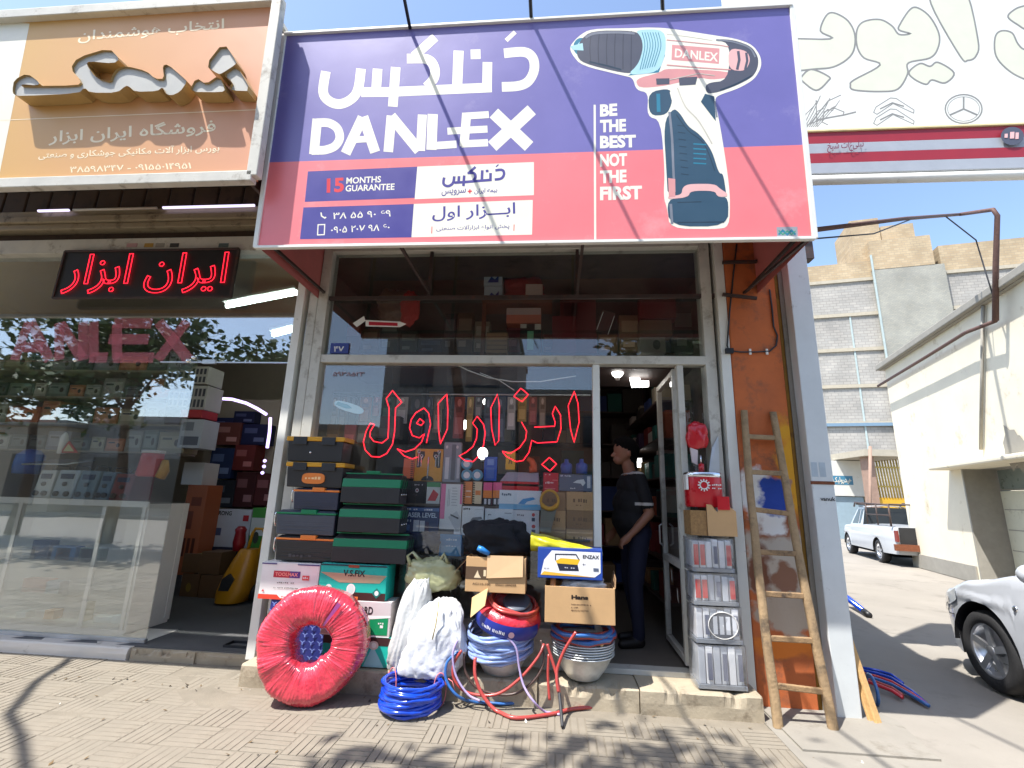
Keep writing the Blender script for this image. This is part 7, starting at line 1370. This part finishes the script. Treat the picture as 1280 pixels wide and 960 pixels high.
def car(name, lab, cat, pos, head, L, W, prof, belt, roof, arches, rw, paint, sill=.2, cab=None, hubs='rim', mirrors=True):
    """prof: (s, hood or deck height) along the length from the nose; belt: half width tuck; cab: (s0, s1, s2, s3) windscreen foot, roof front, roof rear, rear foot"""
    head = V(head).normalized(); side = V((-head.y,head.x,0))       # left side
    pos = V(pos); T_ = lambda s, y, z: pos+head*(L/2-s)+side*y+V((0,0,z))
    e = thing(name, lab, cat, pos); ns = 120
    def hgt(s):
        for (a, za), (b, zb) in zip(prof[:-1], prof[1:]):
            if a <= s <= b: t = (s-a)/(b-a); t = t*t*(3-2*t); return za+(zb-za)*t
        return prof[-1][1]
    def hw(s): 
        a = min(1, s/.95); b = min(1, (L-s)/.7); return W/2*(1-.34*(1-a)**2.4-.2*(1-b)**2.4)
    def arch(s):
        z = sill+.05*max(0,(.5-s)/.5)
        for c, r in arches:
            if abs(s-c) < r: z = max(z, rw+sqrt(max(0,r*r-(s-c)**2)))
        return z
    ss = sorted(set([L*i/ns for i in range(ns+1)]+[c+r*cos(pi*k/14) for c, r in arches for k in range(15)]))
    rows = []; nz = 9
    for s in ss:
        zl, zu = arch(s), hgt(s)-.04; zl = min(zl, zu-.03); w_ = hw(s); row = []
        for k in range(nz+1):
            t = k/nz; z = zl+(zu-zl)*t; b_ = (z-.55)/.5; y = w_*(1-.05*b_*b_-.03*max(0,b_))+(.012 if abs(z-.72) < .03 else 0); row.append((s, y, z))
        y0, z0 = row[-1][1], row[-1][2]; zt_ = hgt(s)
        for k in range(1, 7):
            t = k/6; a = pi/2*t; row.append((s, y0*(1-t**1.3) if t > .25 else y0*(1-.06*t/.25), z0+(zt_-z0+.05*w_)*sin(a)**.7))
        rows.append(row)
    for sg in (1, -1):
        q = MB(); q.grid([[T_(s, y*sg, z) for s, y, z in r] for r in rows], 0, True)
        for r in (rows[0], rows[-1]): q.add([T_(s, y*sg, z) for s, y, z in r]+[T_(r[0][0], 0, r[0][2])], [tuple(range(len(r)+1))], 0)
        # inner lip of the lower edge
        q.grid([[T_(r[0][0], r[0][1]*sg, r[0][2]), T_(r[0][0], (r[0][1]-.09)*sg, r[0][2]-.0)] for r in rows], 1, False)
        q.obj('body_side', [paint, 'black'], e)
    q = MB(); q.box((-1,-1,-1),(-1,-1,-1)); q = MB(); a = V((0,0,0))
    q.grid([[T_(s, y, .22) for y in (-W*.42, W*.42)] for s in (.25, L-.2)], 0, False); q.grid([[T_(s, y, .5) for y in (-W*.3, W*.3)] for s in (.1, L-.1)], 0, False); q.obj('underbody', 'black', e)
    for c, r in arches:
        for sg in (1, -1):
            q = MB(); q.grid([[T_(c+r*cos(t), y*sg, max(.2, rw+r*sin(t))) for y in (W/2-.02, W/2-.34)] for t in [pi*k/16 for k in range(17)]], 0, True); q.grid([[T_(c+r*cos(t), (W/2-.34)*sg, z) for z in (.2, max(.2, rw+r*sin(t)))] for t in [pi*k/16 for k in range(17)]], 0, True); q.obj('wheel_well', 'black', e)
            wheel(e, T_(c, (W/2-.125)*sg, rw), rw, .2, side*sg, 5, hubs)
    if cab:
        s0, s1, s2, s3 = cab; rws = []
        for k in range(7):
            t = k/6; z_ = lambda s: hgt(s)-.03
            pts = [(s0+(s1-s0)*t, z_(s0)+(roof-z_(s0))*t), (s3+(s2-s3)*t, z_(s3)+(roof-z_(s3))*t)]; wt = W/2*.93*(1-.2*t); rws.append((pts, wt))
        for sg in (1, -1):
            q = MB(); a, b = rws[0], rws[-1]
            def P3(s, t): 
                z0 = hgt(min(max(s,s0),s3))-.03; return T_(s, (W/2*.93*(1-.2*t))*sg, z0+(roof-z0)*t)
            q.add([P3(s0,0), P3(s3,0), P3(s2,1), P3(s1,1)], [(0,1,2,3)], 0); q.obj('side_frame', paint, e)
            mid = (s1+s2)/2
            for (a0, a1, b0, b1) in ((s0+.22, mid-.04, s1+.06, mid-.04), (mid+.04, s3-.25, mid+.04, s2-.04)):
                q = MB(); q.add([P3(a0,.1)+side*sg*.006, P3(a1,.1)+side*sg*.006, P3(b1,.9)+side*sg*.006, P3(b0,.9)+side*sg*.006], [(0,1,2,3)]); q.obj('side_window', 'glass_dark', e)
        q = MB(); wb, wt = W/2*.93, W/2*.93*.8; q.add([T_(s0,-wb,hgt(s0)-.03), T_(s0,wb,hgt(s0)-.03), T_(s1,wt,roof), T_(s1,-wt,roof)], [(0,1,2,3)]); q.obj('windscreen', 'glass_dark', e)
        q = MB(); q.add([T_(s3,-wb,hgt(s3)-.03), T_(s3,wb,hgt(s3)-.03), T_(s2,wt,roof), T_(s2,-wt,roof)], [(0,1,2,3)]); q.obj('rear_window', 'glass_dark', e)
        q = MB(); q.grid([[T_(s, y*wt, roof+.05*(1-y*y)+(.02*sin(pi*(s-s1)/(s2-s1)))) for y in (-1,-.6,-.2,.2,.6,1)] for s in [s1+(s2-s1)*k/8 for k in range(9)]], 0, True); q.obj('roof', paint, e)
    return e, T_, hgt, hw
# silver car at the right edge, nose into the alley
wc_ = gz(1250,866); hd = V((.1,1,0)).normalized(); sd_ = V((-hd.y,hd.x,0)); Lc, Wc, fa_s, ra_s = 4.2, 1.7, .86, 3.4
cpos = V((wc_.x,wc_.y,0))-sd_*(Wc/2-.06)-hd*(Lc/2-fa_s)
ce, CT, ch, cw = car('parked_car', 'silver parked car at the right edge, its front wheel and fender showing', 'car', cpos, hd, Lc, Wc, [(0,.50),(.12,.62),(.35,.74),(.75,.86),(1.35,.98),(3.3,1.0),(3.9,.96),(4.2,.75)], 0, 1.45, ((fa_s,.38),(ra_s,.38)), .315, 'car_silver', cab=(1.2,1.95,3.3,3.95))
q = MB(); rws = []
for i in range(7):
    s = .08+.5*i/6; r_ = []
    for j in range(5):
        z = ch(s)-.15+.1*j/4; y = cw(s)*(1-.05*((z-.55)/.5)**2)+.012; r_.append(CT(s, y, z))
    rws.append(r_)
q.grid(rws, 0); hl = q.obj('headlight', 'lens', ce)
q = MB(); q.grid([[CT(s, cw(s)*(1-.05*((z-.55)/.5)**2)+.016, z) for z in (ch(s)-.13, ch(s)-.08)] for s in (.1,.2,.3,.4)], 0); q.obj('reflector', 'chrome', hl)
q = MB(); q.ball(CT(1.72, Wc/2+.14, 1.02), (.09,.09,.075), 16, 10); mr_ = q.obj('mirror', 'car_silver', ce); q = MB(); q.poly([CT(1.82, Wc/2+.14+.075*cos(t), 1.02+.055*sin(t)) for t in [2*pi*k/16 for k in range(16)]]); q.obj('mirror_glass', 'glass_dark', mr_)
q = MB(); q.lathe([(0,.01),(.022,.008),(.024,0)], CT(1.28, cw(1.28)*.985+.008, .72), 14, 0, Matrix((hd, V((0,0,1)), sd_)).transposed()); q.obj('side_marker', 'chrome', ce)
q = MB(); q.tube([CT(1.42, cw(1.42)*(1-.05*((z-.55)/.5)**2-.03*max(0,(z-.55)/.5))+.002, z) for z in (.28,.4,.55,.7,.85,.93)], .004, 4); q.obj('door_gap', 'black', ce)
q = MB(); q.tube([CT(s, cw(s)*(1-.05*((z-.55)/.5)**2)+.004, z) for s, z in ((.06,.5),(.3,.5),(.46,.52))], .005, 4); q.obj('bumper_gap', 'black', ce)
# pickup further down
pr, pf = gz(1102,703), gz(1068,693); hp_ = (V((pf.x,pf.y,0))-V((pr.x,pr.y,0))).normalized(); sp_ = V((-hp_.y,hp_.x,0)); Lp, Wp = 4.4, 1.6
ppos = V((pr.x,pr.y,0))-sp_*(Wp/2-.05)+hp_*(3.45-Lp/2)
pe, PT, ph, pw_ = car('pickup_truck', 'white pickup truck with a pipe rack parked down the alley', 'pickup truck', ppos, hp_, Lp, Wp, [(0,.7),(.1,.86),(.9,.92),(1.4,.96),(2.3,.98),(4.4,.98)], 0, 1.48, ((.85,.36),(3.45,.36)), .31, 'car_grey', sill=.3, cab=(1.15,1.65,2.2,2.35), hubs='rim')
q = MB(); q.add([PT(Lp+.005,-Wp*.36,.55), PT(Lp+.005,Wp*.36,.55), PT(Lp+.005,Wp*.36,.98), PT(Lp+.005,-Wp*.36,.98)], [(0,1,2,3)]); q.obj('tailgate', 'toolbox_black', pe)
MB().bar(PT(Lp+.06,-Wp*.46,.48), PT(Lp+.06,Wp*.46,.48), .08, .16).obj('bumper', 'rust', pe)
for sg in (1, -1): MB().bar(PT(Lp+.01,Wp*.4*sg,.62), PT(Lp+.01,Wp*.4*sg,.9), .05, .1).obj('tail_light', pm((120,44,40), .3), pe)
q = MB()
for sg in (1, -1):
    q.tube([PT(4.3,Wp*.43*sg,1.0), PT(4.3,Wp*.43*sg,1.55), PT(1.5,Wp*.4*sg,1.62), PT(1.3,Wp*.38*sg,1.5)], .025, 6); 
    for s in (2.6, 3.4): q.tube([PT(s,Wp*.43*sg,1.0), PT(s,Wp*.43*sg,1.57)], .02, 6)
    q.tube([PT(4.3,Wp*.43*sg,1.28), PT(2.6,Wp*.43*sg,1.28)], .018, 6)
for s in (1.7, 2.6, 3.5, 4.3): q.tube([PT(s,-Wp*.42,1.57), PT(s,Wp*.42,1.57)], .02, 6)
q.obj('pipe_rack', 'steel_dark', pe)
w2 = gz(1052,690); car('white_car', 'white car parked ahead of the pickup, half hidden by the post', 'car', V((w2.x+.3,w2.y+5.2,0)), hp_, 4.1, 1.62, [(0,.5),(.15,.7),(1.2,.9),(3.2,.95),(3.8,.93),(4.1,.7)], 0, 1.4, ((.8,.36),(3.3,.36)), .3, 'car_white', cab=(1.1,1.8,3.0,3.7))
# ================================================================== OVERHEAD WIRES
def wire(lab, pts, r=.012): q = MB(); q.tube(pts, r, 6); tag(q.obj('overhead_wire', 'black'), lab, 'wire', 'overhead wires')
def shadow_dir(a, b):   # direction of a wire whose shadow on the sign runs from picture point a to b
    return onp(*a, SP0, SN), onp(*b, SP0, SN)
for lab, up0, a, b, Lw in (('black wire meeting the sign top left of its centre', (498,-40), (513,37), (628,305), 3.4), ('black wire meeting the sign top at its centre', (661,-40), (664,24), (800,303), 3.4), ('black wire meeting the sign top right of its centre', (826,-40), (828,15), (985,285), 3.4)):
    A, B = shadow_dir(a, b); d = (B-A)
    # the wire lies in the plane of the shadow line and the sun: pick the point over the frame edge that is seen at up0
    n_ = d.cross(SUN); r_ = ray(*up0); t = (A-CAM).dot(n_)/r_.dot(n_); Pq = CAM+r_*t
    dirw = (Pq-A).normalized(); wire(lab, [A+SN*.01, A+dirw*.6, A+dirw*Lw, A+dirw*9+V((0,0,-.3))], .015)
